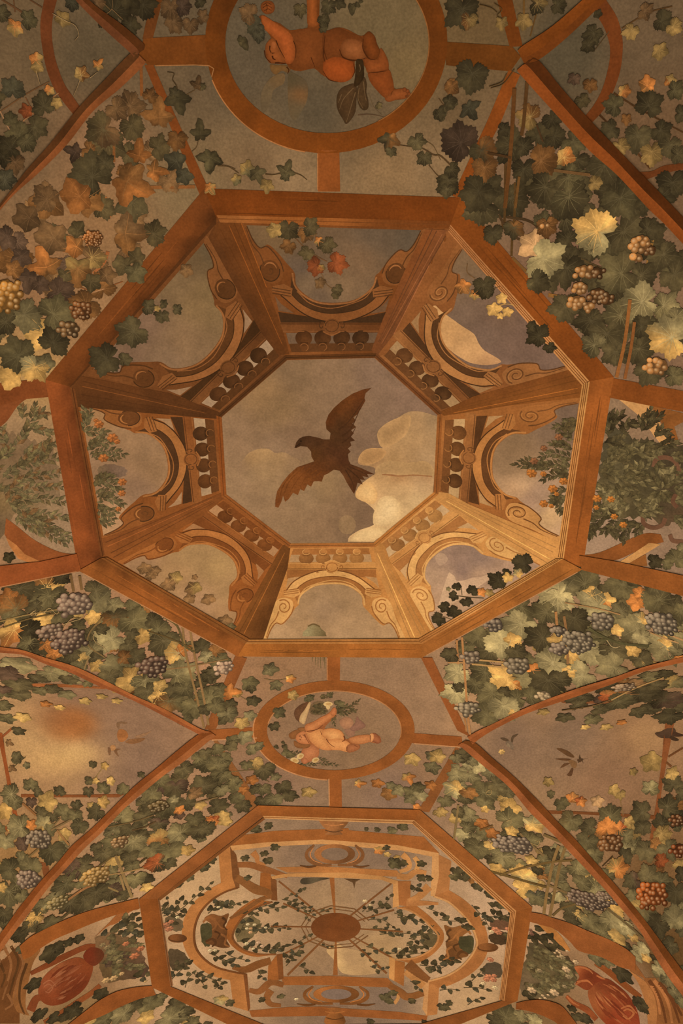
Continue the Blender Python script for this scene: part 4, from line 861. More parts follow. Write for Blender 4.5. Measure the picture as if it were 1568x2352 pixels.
def leaf_into(b, kind, x, y, size, ang, c, c2=None, lay=8, f2=1.0, vein=True, aspect=1.0, M=None):
    p, th, dx, veins = rnd.choice(SHAPES[kind])
    if M is None: M = local_map(x, y)
    t = math.radians(ang); R2 = np.array([[math.cos(t), -math.sin(t)], [math.sin(t), math.cos(t)]])
    # keep the noted direction in the picture
    d = np.linalg.inv(M) @ R2[:, 0]; a2 = math.atan2(d[1], d[0]); R2 = np.array([[math.cos(a2), -math.sin(a2)], [math.sin(a2), math.cos(a2)]])
    sc = size / (1.8 if kind == 'v' else 1.6 if kind in 'ir' else 2.0 if kind == 'l' else 1.6)
    def put(q): return np.array([x, y]) + ((np.asarray(q) - (dx, 0)) * (sc, sc * aspect)) @ (M @ R2).T
    n = len(p); base = np.array(c, float)
    ph = rnd.uniform(0, 6.28); j = rnd.uniform(.93, 1.07)
    sh = j * (1 + .13 * np.cos(th - ph) + .09 * np.sin(3 * th + ph) + .05 * np.sin(7 * th))
    co = base[None] * sh[:, None]
    if c2 is not None:
        w = np.clip(.5 + 1.2 * np.sin(th - ph), 0, 1)[:, None]; co = co * (1 - w) + np.array(c2, float)[None] * sh[:, None] * w
    if size < 14:
        pts = put(p); V = np.vstack([pts, put([[.25, 0]])]); C = np.vstack([co, [co.mean(0) * 1.06]])
        F = [(i, (i + 1) % n, n) for i in range(n)]
        b.tri(V, F, C, lay)
        return
    md = put(p * .55 + np.array([.02, 0])); V = np.vstack([put(p), md, put([[0, 0]])])
    C = np.vstack([co * .92, co * 1.07, [co.mean(0) * 1.04]])
    L_ = np.concatenate([np.full(n, lay), np.full(n, lay + .12), [lay + .08]])
    F = [(i, (i + 1) % n, n + (i + 1) % n, n + i) for i in range(n)] + [(n + i, n + (i + 1) % n, 2 * n) for i in range(n)]
    b.tri(V, F, C, L_)
    if vein and size > 26 and kind in 'vir':
        vc = np.clip(base * 1.2 + 6, 0, 235) if base.mean() < 120 else np.clip(base * 1.12 + 6, 0, 240)
        for a, l in veins:
            a = math.radians(a); q = np.array([[.02, 0], [l * .45 * math.cos(a + .05), l * .45 * math.sin(a + .05)], [l * .86 * math.cos(a), l * .86 * math.sin(a)]])
            b.stroke(put(q), (max(1.0, size * .015), .5), tuple(vc), lay + .5, 0, False)
def one_leaf(parent, kind, x, y, size, ang, c, c2=None, lay=8.0, name='leaf', **k):
    b = Buf(); leaf_into(b, kind, x, y, size, ang, c, c2, lay, **k)
    return b.build(name, parent, 'leaf')
def tone(k, f=1.0):
    g = f
    if k.endswith('+'): g *= 1.16; k = k[:-1]
    if k.endswith('-'): g *= .84; k = k[:-1]
    c2 = None
    if len(k) == 2: c2 = mul(KEY[k[1]], g)
    return mul(KEY[k[0]], g), c2
def leaves(parent, c, txt, f=1.0, kind='v', grow=1.0, lay0=8.2, name='leaf'):
    s = CR[c][2]; it = txt.split(';')
    for n, q in enumerate(it):
        w = q.split()
        if not w: continue
        x, y = z(c, float(w[0]), float(w[1]))[0]
        c1, c2 = tone(w[4], f)
        one_leaf(parent, w[5] if len(w) > 5 else kind, x, y, float(w[2]) * s * grow, float(w[3]), c1, c2, lay0 + min(.16, 11 / max(1, len(it))) * n + rnd.uniform(0, .05), name)
def fill(parent, poly, n, lo, hi, keys, f=1.0, kind='v', gap=.55, lay=7.2, name='leaf'):
    P_ = np.array(poly, float); mn, mx = P_.min(0), P_.max(0); got = []
    for _ in range(n * 30):
        if len(got) >= n: break
        q = np.array([[rnd.uniform(mn[0], mx[0]), rnd.uniform(mn[1], mx[1])]])
        if not inside(P_, q)[0]: continue
        s = rnd.uniform(lo, hi)
        if any((q[0][0] - g[0]) ** 2 + (q[0][1] - g[1]) ** 2 < (gap * (s + g[2]) / 2) ** 2 for g in got): continue
        got.append((q[0][0], q[0][1], s))
        c1, c2 = tone(rnd.choice(keys), f)
        one_leaf(parent, kind, q[0][0], q[0][1], s, rnd.uniform(0, 360), c1, c2, lay + rnd.uniform(0, .9), name)
def grapes(parent, c, cx, cy, r, cc, gr, f=1.0, hi=None, squash=.85, n=None):
    s = CR[c][2]; x0, y0 = z(c, cx, cy)[0]; R = r * s; g = gr
    M = local_map(x0, y0)
    base = one = Buf()
    base.poly(np.array([x0, y0]) + (ellipse(0, 0, R * .92, R * squash * .9, 18) * (1 + .08 * np.sin(np.arange(18) * 2.4))[:, None]) @ M.T, mul(cc, .62), 19.6, step=10)
    cl = base.build('grape_cluster', parent, 'fruit')
    pts = []
    row = 0; yy = -R * squash
    while yy < R * squash:
        hw = R * math.sqrt(max(0, 1 - (yy / (R * squash)) ** 2)); xx = -hw + (row % 2) * g * .8
        while xx < hw: pts.append((xx + rnd.uniform(-.5, .5) * g, yy + rnd.uniform(-.5, .5) * g)); xx += g * 1.75
        yy += g * 1.5; row += 1
    rnd.shuffle(pts)
    if n: pts = pts[:n]
    for k, (a, b_) in enumerate(pts):
        q = np.array([x0, y0]) + M @ np.array([a, b_]); gg = g * rnd.uniform(.8, 1.2)
        lit_ = 1 - .28 * ((a / R) + (b_ / R)) if True else 1
        c1 = mul(cc, lit_ * rnd.uniform(.88, 1.08)); hl = hi or mix(cc, (250, 215, 165), .5)
        o = ellipse(0, 0, gg, gg, 10) @ M.T + q; md = ellipse(-gg * .12, -gg * .12, gg * .6, gg * .6, 10) @ M.T + q; ce = q + M @ np.array([-gg * .3, -gg * .3])
        V = np.vstack([o, md, [ce]]); C = np.vstack([np.tile(mul(c1, .74), (10, 1)), np.tile(c1, (10, 1)), [hl]])
        F = [(i, (i + 1) % 10, 10 + (i + 1) % 10, 10 + i) for i in range(10)] + [(10 + i, 10 + (i + 1) % 10, 20) for i in range(10)]
        bf = Buf(); lay = 20.2 + .02 * k; bf.tri(V, F, C, np.concatenate([np.full(10, lay), np.full(10, lay + 1.2), [lay + 1.6]])); bf.build('grape', cl, 'fruit')
def canes(parent, c, items, f=1.0, name='cane', lay=7.6):
    for pts, w, cc in items: line(name, z(c, *pts), w, mul(cc, f), lay, parent)
def tendrils(parent, c, items, cc, w=1.6, lay=19.4):
    for pts in items: line('tendril', z(c, *pts), (w, w * .6), cc, lay, parent, 'leaf', 6)

# --- upper left: autumn vine
v = thing('grapevine', (230, 500), 'autumn vine with orange and olive leaves in the upper left vault field', 'vine', 'painted vines')
fill(v, [(320, 190), (440, 430), (150, 770), (20, 720), (30, 500), (200, 300)], 20, 50, 95, ['B', 'o-', 'm', 'B', 'P+', 'o-', 'B+'], .98)
leaves(v, 'a', "870 700 220 -60 B;880 850 210 60 m;1060 760 230 -90 o i;680 870 270 150 mB;600 1170 340 -140 D;880 1230 330 30 oO i;930 1020 190 -90 O- i;1060 980 190 -20 m;490 1010 140 200 P i;1160 1070 180 200 K r;1230 1180 140 70 K r;500 1310 290 180 O- r;300 1330 210 180 B;1040 1140 170 0 Oo i;700 1080 150 -90 D;780 730 180 40 B;1000 640 120 -60 o-;1180 930 160 100 o- ", .86)
leaves(v, 'd', "880 100 270 90 D+ r;600 60 260 30 o r;310 80 270 100 oB r;170 180 240 170 B- r;510 250 150 -120 m r;490 370 190 170 Oo r;330 310 280 180 B r;870 280 310 0 oB i;1030 280 190 -20 m;620 440 190 0 yB;300 480 240 -110 Oo i;140 450 170 90 P r;40 310 190 160 P;520 540 250 90 oy r;430 570 130 90 m r;810 490 170 180 m r;910 430 150 -80 m r;910 550 180 60 G r;620 610 160 30 m r;720 560 150 0 B r;190 590 190 100 P i;270 620 140 40 P;100 520 150 0 o r;400 680 240 20 P;560 760 250 150 o-;260 940 260 170 Y r;60 1240 220 180 Y r;170 830 260 40 g-;370 810 300 -20 G;30 870 220 180 D;110 1090 290 200 G-;360 1000 240 -60 D-;300 1150 160 0 g- r;230 1180 230 110 YL", .92)
canes(v, 'd', [((720,400, 690,480, 620,545), (8, 6), (160, 92, 48)), ((700,40, 740,130, 730,170), (8, 5), (170, 96, 46)), ((570,690, 720,640), 3, (170, 120, 76)), ((500,630, 640,660, 820,600), 2, (140, 80, 40))])
canes(v, 'a', [((940,440, 945,640), 7, (128, 74, 34)), ((760,930, 760,1080), 6, (130, 78, 38)), ((1000,1250, 1300,1245), 8, (138, 84, 42))])
grapes(v, 'd', 35, 690, 105, (176, 116, 50), 8.5, squash=1.1)
grapes(v, 'd', 620, 312, 62, (140, 82, 38), 3.6); grapes(v, 'd', 460, 915, 66, (112, 78, 44), 7); grapes(v, 'd', 545, 790, 70, (112, 66, 32), 6)
# --- top left lunette
v = thing('grapevine', (60, 200), 'sparse vine with yellow sprigs in the upper left lunette', 'vine', 'painted vines')
leaves(v, 'a', "85 590 190 -90 K;290 700 190 -100 D;170 740 120 180 R- r;70 800 120 -90 G-;100 190 140 90 Oy r;190 130 150 0 G-;15 90 130 0 D;240 390 120 -90 Oy r;250 450 110 100 y- r;420 130 130 30 y- r;545 490 130 -60 yo r;655 430 95 -60 Oy i;330 600 90 -40 Oy r;240 850 190 30 D;120 900 200 180 G-;60 990 200 180 d;100 1090 160 90 B-;380 690 100 90 y r;20 1050 150 90 d;480 20 120 90 K- ;180 950 150 60 G-;40 1200 160 0 K", .9)
canes(v, 'a', [((-20,760, 180,625, 330,545), 3, (104, 70, 40)), ((-20,950, 200,770, 390,620), 3, (140, 96, 58)), ((0,740, 70,880), 3, (150, 108, 70)), ((170,650, 240,790), 2.4, (118, 76, 44)), ((0,-10, 160,90), 4, (92, 60, 34)), ((90,-10, 100,80), 3, (92, 60, 34)), ((200,0, 280,50), 3, (92, 60, 34)), ((380,640, 370,740), 3, (96, 66, 38))])
tendrils(v, 'a', [(350,90, 440,140, 500,170, 525,230, 500,270), (240,470, 265,560), (545,500, 520,570, 490,640), (600,520, 650,480)], (150, 116, 74))
# --- top centre, round the large oval
v = thing('ivy_sprig', (430, 320), 'dark ivy sprigs left of the large oval above the bird octagon', 'ivy')
leaves(v, 'a', "1190 680 200 80 D- i;1320 560 105 -80 B- i;1335 880 160 -90 d+ i;1400 1075 190 100 D- i;1400 1265 90 60 Oy i;1165 620 90 -90 D-", .9)
leaves(v, 'b', "280 1010 120 -80 Gy r;345 1050 130 60 D i;520 1020 120 -70 D+ i;510 1060 70 100 G-;215 1080 80 180 Gy r;60 1130 90 60 Oy i;400 1120 110 90 y- r;55 960 150 100 G- i;15 520 50 0 D", .95)
canes(v, 'b', [((110,990, 170,1000, 230,1040), (3, 2), (80, 58, 32)), ((390,1045, 440,1048, 500,1035), (3, 2), (80, 58, 32)), ((540,1030, 600,1050, 640,1080), (3, 1.5), (80, 58, 32))], name='stem')
canes(v, 'a', [((1115,480, 1160,490, 1150,530, 1175,570, 1185,620), (2, 3), (70, 52, 30)), ((1325,920, 1310,980, 1280,1010), 2, (90, 66, 38)), ((1230,640, 1300,600), 2, (90, 66, 38)), ((1450,1105, 1520,1110, 1568,1130), 3, (90, 66, 38))], name='stem')
v = thing('ivy_sprig', (960, 340), 'dark ivy sprig below right of the large oval', 'ivy')
leaves(v, 'b', "1130 850 150 100 Do i;1300 850 130 60 D+;1345 950 110 90 D;1145 910 80 90 D;1440 680 100 60 D;1500 620 100 0 D;1490 1090 130 100 d+;1510 1020 110 60 d+;1500 510 90 60 o-;1480 1140 110 100 D", .95)
canes(v, 'b', [((1190,870, 1260,880, 1330,890, 1400,930, 1440,935, 1510,1000), (2, 4), (84, 60, 34)), ((1370,990, 1420,1050, 1470,1090), 2, (84, 60, 34)), ((1360,850, 1400,880, 1440,960), 1.5, (100, 74, 42)), ((1430,590, 1460,630, 1500,640), 2, (84, 60, 34))], name='stem')
v = thing('grapevine', (300, 30), 'very dark vine leaves at the top edge left of the large oval', 'vine', 'painted vines')
leaves(v, 'a', "750 60 300 -120 d;960 40 220 45 d;870 170 160 60 D-;1140 60 190 90 B-;1160 150 160 60 B-;1270 170 130 90 B-;1350 110 110 0 B-;1330 10 100 0 D-;650 20 120 0 B-;690 130 130 180 d;860 -40 220 0 d;1220 40 150 0 P-", .86)
tendrils(v, 'a', [(700,100, 745,60, 750,0), (745,60, 820,130), (690,20, 740,70)], (120, 88, 52))
# --- upper right: dark vine with pale leaves
v = thing('grapevine', (1330, 560), 'dark green vine with big pale leaves and gold grapes in the upper right field', 'vine', 'painted vines')
fill(v, [(1195, 280), (1100, 440), (1390, 800), (1568, 860), (1640, 850), (1640, 640), (1500, 520), (1300, 330)], 31, 60, 110, ['D', 'D', 'd+', 'G-', 'D-'], .95)
leaves(v, 'c', "150 900 280 -150 P-;300 960 220 60 Do-;80 1170 180 150 D-;310 1070 190 90 o-;270 1230 270 120 D-;590 740 190 -160 yo- ;430 820 110 0 d;740 760 150 60 D-;760 870 170 30 D-;560 930 140 0 D-;880 900 210 30 G-;560 1080 190 90 D-;680 1020 230 0 o-;830 1000 170 0 YO r;1080 1060 280 60 D;690 1200 250 120 Dd;850 1130 230 30 GD;850 1260 280 60 GD;1180 1270 280 60 G-;1010 1160 110 0 y-;220 700 150 60 K- i;230 480 250 100 D-;100 560 120 100 o- r;90 650 110 60 D- r;30 725 100 0 D- r", .92)
leaves(v, 'f', "220 110 280 150 Dd;640 40 190 120 D-;800 60 340 60 D-;1110 60 220 0 D-;1250 100 240 45 D-;560 350 230 -150 W r;1180 280 320 60 D;1340 250 190 0 D-;1440 430 250 60 D;1520 560 250 30 D;1300 560 220 0 D;790 520 280 100 D-;760 380 170 0 D-;950 390 170 200 D-;1140 550 350 170 GD;980 260 350 200 YL;650 450 320 20 L;780 780 240 120 D;600 600 190 30 DG-;1140 830 270 170 Gm;950 870 240 120 D-;1450 760 230 0 gG;1280 740 310 170 Lg;1530 840 170 0 g;1060 960 290 90 D;1280 1060 240 60 D;970 1020 190 -150 gG-;1120 1080 210 90 D;1350 1200 230 60 D;1510 1230 160 0 G;1300 900 190 0 D-;1480 970 330 200 LY;660 230 170 90 o-;300 280 160 90 D-;440 250 160 90 Do-")
canes(v, 'f', [((385,-200, 380,100, 375,250, 360,190), (6, 5), (80, 54, 26)), ((450,-60, 445,150, 430,300, 425,430), (6, 5), (88, 60, 28)), ((340,160, 420,280, 530,340, 700,360), (6, 5), (74, 52, 30)), ((390,170, 520,190, 600,240, 700,370), (6, 5), (70, 50, 28)), ((430,440, 520,530, 600,590, 690,640), (6, 8), (120, 80, 38)), ((670,690, 830,715), (9, 6), (140, 92, 42)), ((850,430, 950,480, 1050,520), (6, 4), (84, 64, 36)), ((1385,230, 1355,370, 1330,490), (8, 7), (140, 96, 44))])
canes(v, 'f', [((1215,720, 1180,1000, 1125,1240), 8, (150, 90, 42)), ((1245,870, 1220,1050, 1180,1250), 7, (142, 84, 40))], lay=18.1)
canes(v, 'c', [((500,560, 480,900, 440,1320), 9, (96, 58, 26)), ((580,520, 560,760, 545,860), 8, (84, 54, 26)), ((530,1120, 505,1320), 6, (110, 72, 34)), ((330,970, 480,1000), 6, (70, 46, 24)), ((640,790, 680,900), 4, (74, 50, 28)), ((750,1080, 980,1110), 7, (110, 76, 42))], lay=17.0)
G_ = (172, 114, 60)
for q in ((1285, 345, 70, 8), (1262, 440, 36, 8), (905, 530, 52, 7.5), (875, 640, 50, 7.5), (860, 740, 60, 7.5), (940, 765, 40, 7.5), (1390, 1165, 78, 8), (650, 225, 30, 6)):
    grapes(v, 'f', q[0], q[1], q[2], G_, q[3])
for q in ((1000, 690, 60), (1060, 720, 50), (990, 540, 46), (1350, 390, 40)): grapes(v, 'f', *q, (104, 66, 34), 7)
# --- top right, above and in the lunette
v = thing('grapevine', (1480, 250), 'dark vine with a few ochre leaves in the upper right lunette', 'vine', 'painted vines')
leaves(v, 'c', "1340 530 140 -90 Oo r;1490 510 100 0 yO- r;1200 580 100 0 OY- r;1350 660 210 -80 D-;1130 670 160 200 G-;1110 820 150 160 D-;1280 870 220 100 D;1430 830 160 30 D-;1370 970 180 90 y-;1170 930 140 60 y-;1490 930 180 90 D;1540 980 140 0 D;1520 570 140 0 G-;1500 1170 240 90 D-;1440 130 160 10 D-;1510 170 130 30 y-;1240 200 130 120 y- ;1030 90 70 0 d r;1000 220 150 120 D-;970 290 110 100 d;780 30 130 0 D-;560 140 130 90 y- r;1420 330 130 90 y- r;1330 1290 160 45 D-;1560 720 130 0 D-;1210 760 90 90 o- r;1430 1260 200 60 D-;1330 70 130 10 B-;930 640 120 60 m-;980 540 110 90 o-;880 500 100 100 P", .95)
leaves(v, 'c', "170 70 280 90 D-;210 130 130 100 yo-;420 150 110 90 y- r;650 20 160 0 yD- ", .82)
canes(v, 'c', [((1130,590, 1270,680, 1400,750, 1568,840), (4, 3), (74, 48, 24)), ((1040,730, 1100,790), (5, 3), (70, 44, 22)), ((1270,960, 1360,1070), 4, (84, 52, 26)), ((1180,180, 1350,80, 1500,40), 3, (84, 56, 28)), ((560,0, 560,90), 5, (104, 72, 34)), ((640,80, 600,230), 3, (92, 62, 28)), ((1000,330, 1100,200), 2, (80, 60, 36))])
tendrils(v, 'c', [(370,20, 420,60, 390,100, 420,120), (280,30, 350,50, 390,80), (450,470, 420,520, 340,550), (500,440, 430,530, 350,560)], (84, 60, 30), 2)
# --- lower left of the bird octagon
v = thing('grapevine', (250, 1470), 'green and yellow vine with purple grapes left below the bird octagon', 'vine', 'painted vines')
fill(v, [(20, 1360), (170, 1330), (520, 1510), (480, 1650), (300, 1590), (20, 1480)], 35, 34, 62, ['G', 'D', 'G', 'g', 'y', 'D+', 'o'], 1.0)
leaves(v, 'j', "130 190 260 90 D;320 150 230 -60 Yo r;410 110 130 90 d;50 240 170 180 O- r;320 240 280 120 G;230 290 160 180 D;90 320 250 180 Go;650 190 200 -20 D+;660 270 210 0 g-;770 290 150 0 g r;880 310 150 0 G;280 390 160 180 Y r;80 480 250 120 YO r;620 380 130 120 Y r;200 460 200 0 d;190 550 150 120 G;280 560 180 60 d+;310 560 120 60 O i;420 600 120 60 Y r;360 620 110 90 O r;420 270 160 200 G;760 380 200 90 Do;900 400 240 30 G+;730 520 230 160 L;860 560 150 30 D+;680 450 100 0 D;1020 390 130 0 D;960 500 150 30 Y- r;1060 450 160 0 G;1090 540 230 100 D+;880 480 100 60 D;1170 610 200 180 LY r;1215 590 120 -20 O i;1340 570 140 -80 D;1440 600 140 0 o;1380 640 120 90 L r;1460 660 150 60 G;600 590 170 -120 g;550 640 100 0 y+ r;480 630 130 90 D;530 690 120 90 G;640 640 120 0 D;650 700 120 60 Y- r;770 700 220 180 Gg;830 640 130 0 o-;910 630 140 0 D;730 770 160 90 D+;880 750 150 -60 Y- r;830 830 190 160 Y- r;970 800 220 60 gG;1190 750 240 -30 gG;1150 850 150 90 D;1240 850 150 60 G;990 870 190 60 D+;1070 830 110 0 y+ r;1050 910 140 120 Y r;1130 940 210 90 Go;1300 970 190 90 G;1400 900 190 -30 G+;1400 770 120 0 D r;1420 740 100 0 D r;1470 860 130 60 G r;1540 870 120 0 O i;1540 950 100 0 D r;1520 1020 140 60 g-;1490 1060 90 60 D r;1370 990 110 60 D r;1240 1060 110 40 G-;1440 960 140 30 G")
canes(v, 'j', [((470,85, 490,200), 6, (120, 86, 48)), ((530,95, 545,190), 6, (120, 86, 48)), ((1090,370, 1180,430, 1230,560, 1300,600), (4, 5), (104, 84, 46)), ((1215,420, 1240,620, 1310,900, 1360,1110), 5, (146, 108, 62)), ((1265,450, 1300,640, 1360,920, 1390,1090), 5, (150, 110, 64)), ((20,440, 200,380, 400,340), 3, (110, 84, 46)), ((0,400, 160,360, 380,320), 3, (150, 116, 66)), ((980,460, 1100,500, 1200,540, 1290,580), 3, (96, 74, 40)), ((1090,720, 1260,700, 1520,650), 3, (140, 104, 62)), ((590,640, 560,720), 4, (140, 108, 64)), ((690,370, 600,470, 590,560, 700,640), (4, 3), (130, 100, 58))], lay=18.2)
tendrils(v, 'j', [(200,350, 230,330, 235,360, 205,355, 240,320), (290,345, 330,310, 380,350, 400,300), (420,420, 480,400, 540,380, 480,380, 430,430), (640,470, 620,500, 640,540, 690,570, 720,610)], (176, 140, 88))
for q in ((500, 285, 104, (132, 102, 78), 7), (330, 465, 66, (124, 94, 70), 6.2), (460, 525, 104, (112, 84, 64), 6.4), (1020, 695, 84, (98, 70, 52), 6.4), (1490, 705, 56, (186, 144, 108), 5)): grapes(v, 'j', *q)
# --- left lunette
v = thing('grapevine', (120, 1900), 'vine leaves with grey grapes filling the lower part of the left lunette', 'vine', 'painted vines')
fill(v, [(0, 1850), (120, 1870), (220, 1890), (120, 2010), (20, 2120), (-80, 2200), (-80, 1850)], 13, 32, 56, ['G', 'G', 'D', 'g-', 'G-', 'y'])
fill(v, [(0, 1510), (150, 1540), (200, 1570), (80, 1580), (0, 1600), (-60, 1560), (-60, 1500)], 5, 24, 44, ['G', 'g', 'D', 'P'])
leaves(v, 'n', "205 360 140 -90 G;395 400 110 -90 D;590 330 85 0 D;690 380 120 -80 G;820 390 120 -90 G;940 290 65 -90 D;590 400 100 90 D;70 420 190 180 gG;100 470 140 90 G;250 410 90 0 D;210 470 100 90 P;510 490 100 60 D;610 500 90 0 y r;320 470 200 0 y r;690 470 120 0 Y- r;640 540 160 150 D;420 540 170 -60 G;30 540 160 120 Y- r;270 540 120 0 D;350 570 110 90 D;500 560 140 90 G;530 630 160 120 G-;130 640 230 180 gG;290 620 160 -60 gy;210 620 110 -60 O r;430 690 140 60 y r;330 660 130 0 G;40 730 160 90 g;150 750 130 180 P;340 800 240 100 G-;200 900 200 -110 G;60 920 210 180 G-;120 1020 170 0 G;60 1080 250 90 GD;20 1040 100 0 Y- r;30 1220 170 90 D;150 1100 130 60 G;700 230 80 0 Y- r;740 330 90 0 y+ r;620 220 70 90 D;180 230 70 30 g- r;110 170 100 0 D+;640 330 70 0 y+ r", 1.06, 'v', .86)
leaves(v, 'j', "130 690 250 10 gL r;350 750 210 20 g;60 750 210 180 P;120 820 200 60 D+;240 780 120 0 D;130 890 150 60 D+;270 865 120 60 G r;350 850 120 0 D;450 890 130 60 g- r;20 960 130 0 G;50 1050 130 60 G r;120 1130 100 0 D;400 975 75 0 Y r;110 1310 110 0 D+;310 950 90 0 O- r;20 850 110 90 P;450 790 120 0 D;590 800 110 0 G;570 930 90 0 y r;150 1040 130 90 y+ r;680 900 80 0 y r;780 930 80 0 y r;60 1210 70 30 B i;80 1380 70 30 B i", 1.06, 'v', .86)
canes(v, 'n', [((340,660, 470,590), 4, (130, 100, 60)), ((380,660, 460,760), 5, (150, 104, 58)), ((150,480, 240,560), 5, (140, 92, 50)), ((400,580, 350,640), 3, (130, 100, 60)), ((190,840, 260,780), 4, (120, 92, 54))], lay=18.1)
canes(v, 'n', [((0,50, 80,-20), 5, (148, 80, 42)), ((680,250, 620,330), 2, (150, 116, 66)), ((60,270, 110,220, 170,170), 2, (96, 76, 44))], lay=7)
grapes(v, 'n', 260, 720, 80, (122, 98, 72), 5.5); grapes(v, 'n', 190, 985, 78, (126, 98, 74), 5.5)
# --- lower left band of leaves
v = thing('grapevine', (300, 1930), 'dense dark green vine between left groin band and the far octagon', 'vine', 'painted vines')
fill(v, [(480, 1740), (545, 1850), (340, 2030), (180, 2100), (40, 2180), (20, 2230), (80, 2130), (200, 1960), (330, 1830)], 37, 27, 52, ['D', 'G', 'G-', 'D+', 'm', 'P', 'g-'], 1.02)
leaves(v, 'n', "1330 180 150 -20 G;1230 250 170 30 D+;1080 330 150 0 G;1450 220 190 -60 G;1450 120 120 0 G;1360 360 220 -60 D;1170 380 210 90 DP;1010 420 190 150 G;1130 500 210 60 G-;1010 510 170 150 D;1250 480 170 60 D;1300 410 130 0 B;1160 450 90 -90 L- r;1200 560 100 0 P r;1200 525 95 0 O r;1300 580 150 60 G-;1340 490 110 0 y r;1450 500 170 0 D;1480 560 120 -90 y r;1420 600 130 160 OR r;1500 600 110 0 y r;1330 660 180 60 D;1380 640 150 0 D;820 560 190 -60 G+;960 570 170 90 D+;1060 620 160 120 DP;1190 680 210 180 gG;1060 720 200 160 oy;870 660 190 100 D;930 700 150 60 D;760 750 180 200 G;890 740 190 100 g;640 770 100 90 D;690 820 160 100 D+;860 840 150 90 D;1010 790 170 60 G;1130 800 230 90 G;1250 790 120 -60 Y- r;1040 880 190 160 RD;1130 880 120 30 D;980 990 120 0 d;880 900 130 90 G;550 900 210 160 D+;480 920 190 180 P;760 880 170 0 y r;740 930 120 0 G;900 990 170 90 G+;770 1010 160 90 G;430 1020 230 160 G-;560 1000 160 0 G;640 1080 230 90 D;560 1130 230 120 D;750 1070 190 30 DP;830 1090 130 0 D;360 1130 200 180 Gg;470 1150 190 90 D;240 1240 170 160 Y- ;200 1300 150 120 D;320 1290 190 20 D;130 1360 150 120 d;280 1170 160 120 G;980 1040 110 0 y+ r;1500 300 130 60 G;1540 100 110 30 D+;1480 390 130 60 g-;1560 330 110 0 G", 1.06, 'v', .86)
leaves(v, 'm', "50 640 190 120 G-;30 760 150 90 D;130 620 140 60 G;300 560 100 0 g-;190 510 90 0 D+;250 490 90 0 y+ r;120 700 140 60 G-;190 770 130 90 G;210 840 120 60 G-;100 890 150 0 D;250 890 120 60 D;130 950 90 0 y r;60 970 90 60 OR i;160 980 80 0 y r;30 580 100 90 D+;250 800 80 90 O- r;340 540 80 0 g-", 1.06, 'v', .86)
canes(v, 'n', [((770,830, 830,980, 880,1110), 7, (146, 112, 66)), ((800,960, 830,1060), 5, (150, 114, 68)), ((640,970, 830,940, 960,910), 3, (160, 120, 70)), ((430,1140, 560,1050, 640,1020), 5, (160, 106, 60)), ((720,640, 900,600, 1020,560), 3, (110, 84, 48)), ((660,900, 740,840), 4, (104, 82, 46)), ((880,660, 960,640, 1040,600), 3, (96, 70, 40)), ((400,1260, 470,1200), 5, (90, 72, 42)), ((720,1040, 790,1070), 4, (140, 110, 64)), ((930,880, 980,840), 4, (84, 66, 38)), ((1300,480, 1450,440), 3, (130, 100, 60))], lay=18.6)
grapes(v, 'n', 640, 960, 82, (164, 120, 62), 5.2); grapes(v, 'n', 800, 735, 50, (150, 108, 64), 4.5); grapes(v, 'n', 390, 1140, 62, (128, 104, 60), 5); grapes(v, 'n', 1060, 500, 56, (104, 80, 46), 4.5)
# --- lower right of the bird octagon
v = thing('grapevine', (1300, 1480), 'bright green and yellow vine with grey grapes right below the bird octagon', 'vine', 'painted vines')
fill(v, [(1330, 1330), (1568, 1385), (1660, 1400), (1660, 1490), (1450, 1530), (1090, 1660), (1060, 1560), (1060, 1500)], 38, 40, 72, ['G', 'D+', 'G', 'g', 'g', 'D', 'y'])
leaves(v, 'l', "900 260 260 -160 G;1040 310 110 0 D;1110 350 110 60 D;1170 280 250 60 G;800 290 160 0 g-;960 330 150 -90 Y r;1060 370 140 0 YO r;980 410 270 170 L;720 350 280 150 L+;740 400 160 90 L;480 420 240 170 G;650 460 200 170 G;360 550 140 180 D;480 540 260 150 L;850 500 220 60 D;1150 450 150 180 g-;1250 390 140 180 O+ r;1280 320 110 -90 O+ r;1510 400 160 0 D;1400 360 260 -120 GD;1200 600 160 180 D+;1490 480 190 0 D;1250 560 250 200 g;1290 490 110 -90 YL r;1300 620 140 60 L;1130 570 110 0 Y r;190 620 200 180 G;120 690 140 90 G;350 660 250 150 L+;440 640 140 -30 Y r;620 630 240 170 D;460 720 160 60 D;730 640 160 180 Y- r;960 720 240 40 L;690 800 260 160 L;830 760 120 100 Y r;1110 700 230 30 D+;1100 820 240 170 g;890 880 240 160 L;810 850 120 -90 Y r;1450 700 260 120 gL;1450 660 130 -90 Y r;1290 770 170 60 D+;1240 710 120 0 Y r;1540 640 150 0 g;1560 450 140 0 G;240 860 220 150 G;380 890 240 170 Y;500 890 190 0 g;440 950 130 90 YO r;570 830 110 -60 O+ r;670 920 280 90 D;760 900 150 0 D;560 1010 160 -20 G;450 1030 160 180 G;290 1000 210 150 G+;180 940 140 120 G;60 860 190 150 L+;50 1000 190 120 L+;70 960 100 180 D;250 1140 200 160 G;380 1090 220 60 L;440 1130 90 90 Y r;380 980 90 -60 D;20 740 130 180 D;1560 760 90 0 O+ r;1380 280 150 60 g-;1230 240 110 0 D")
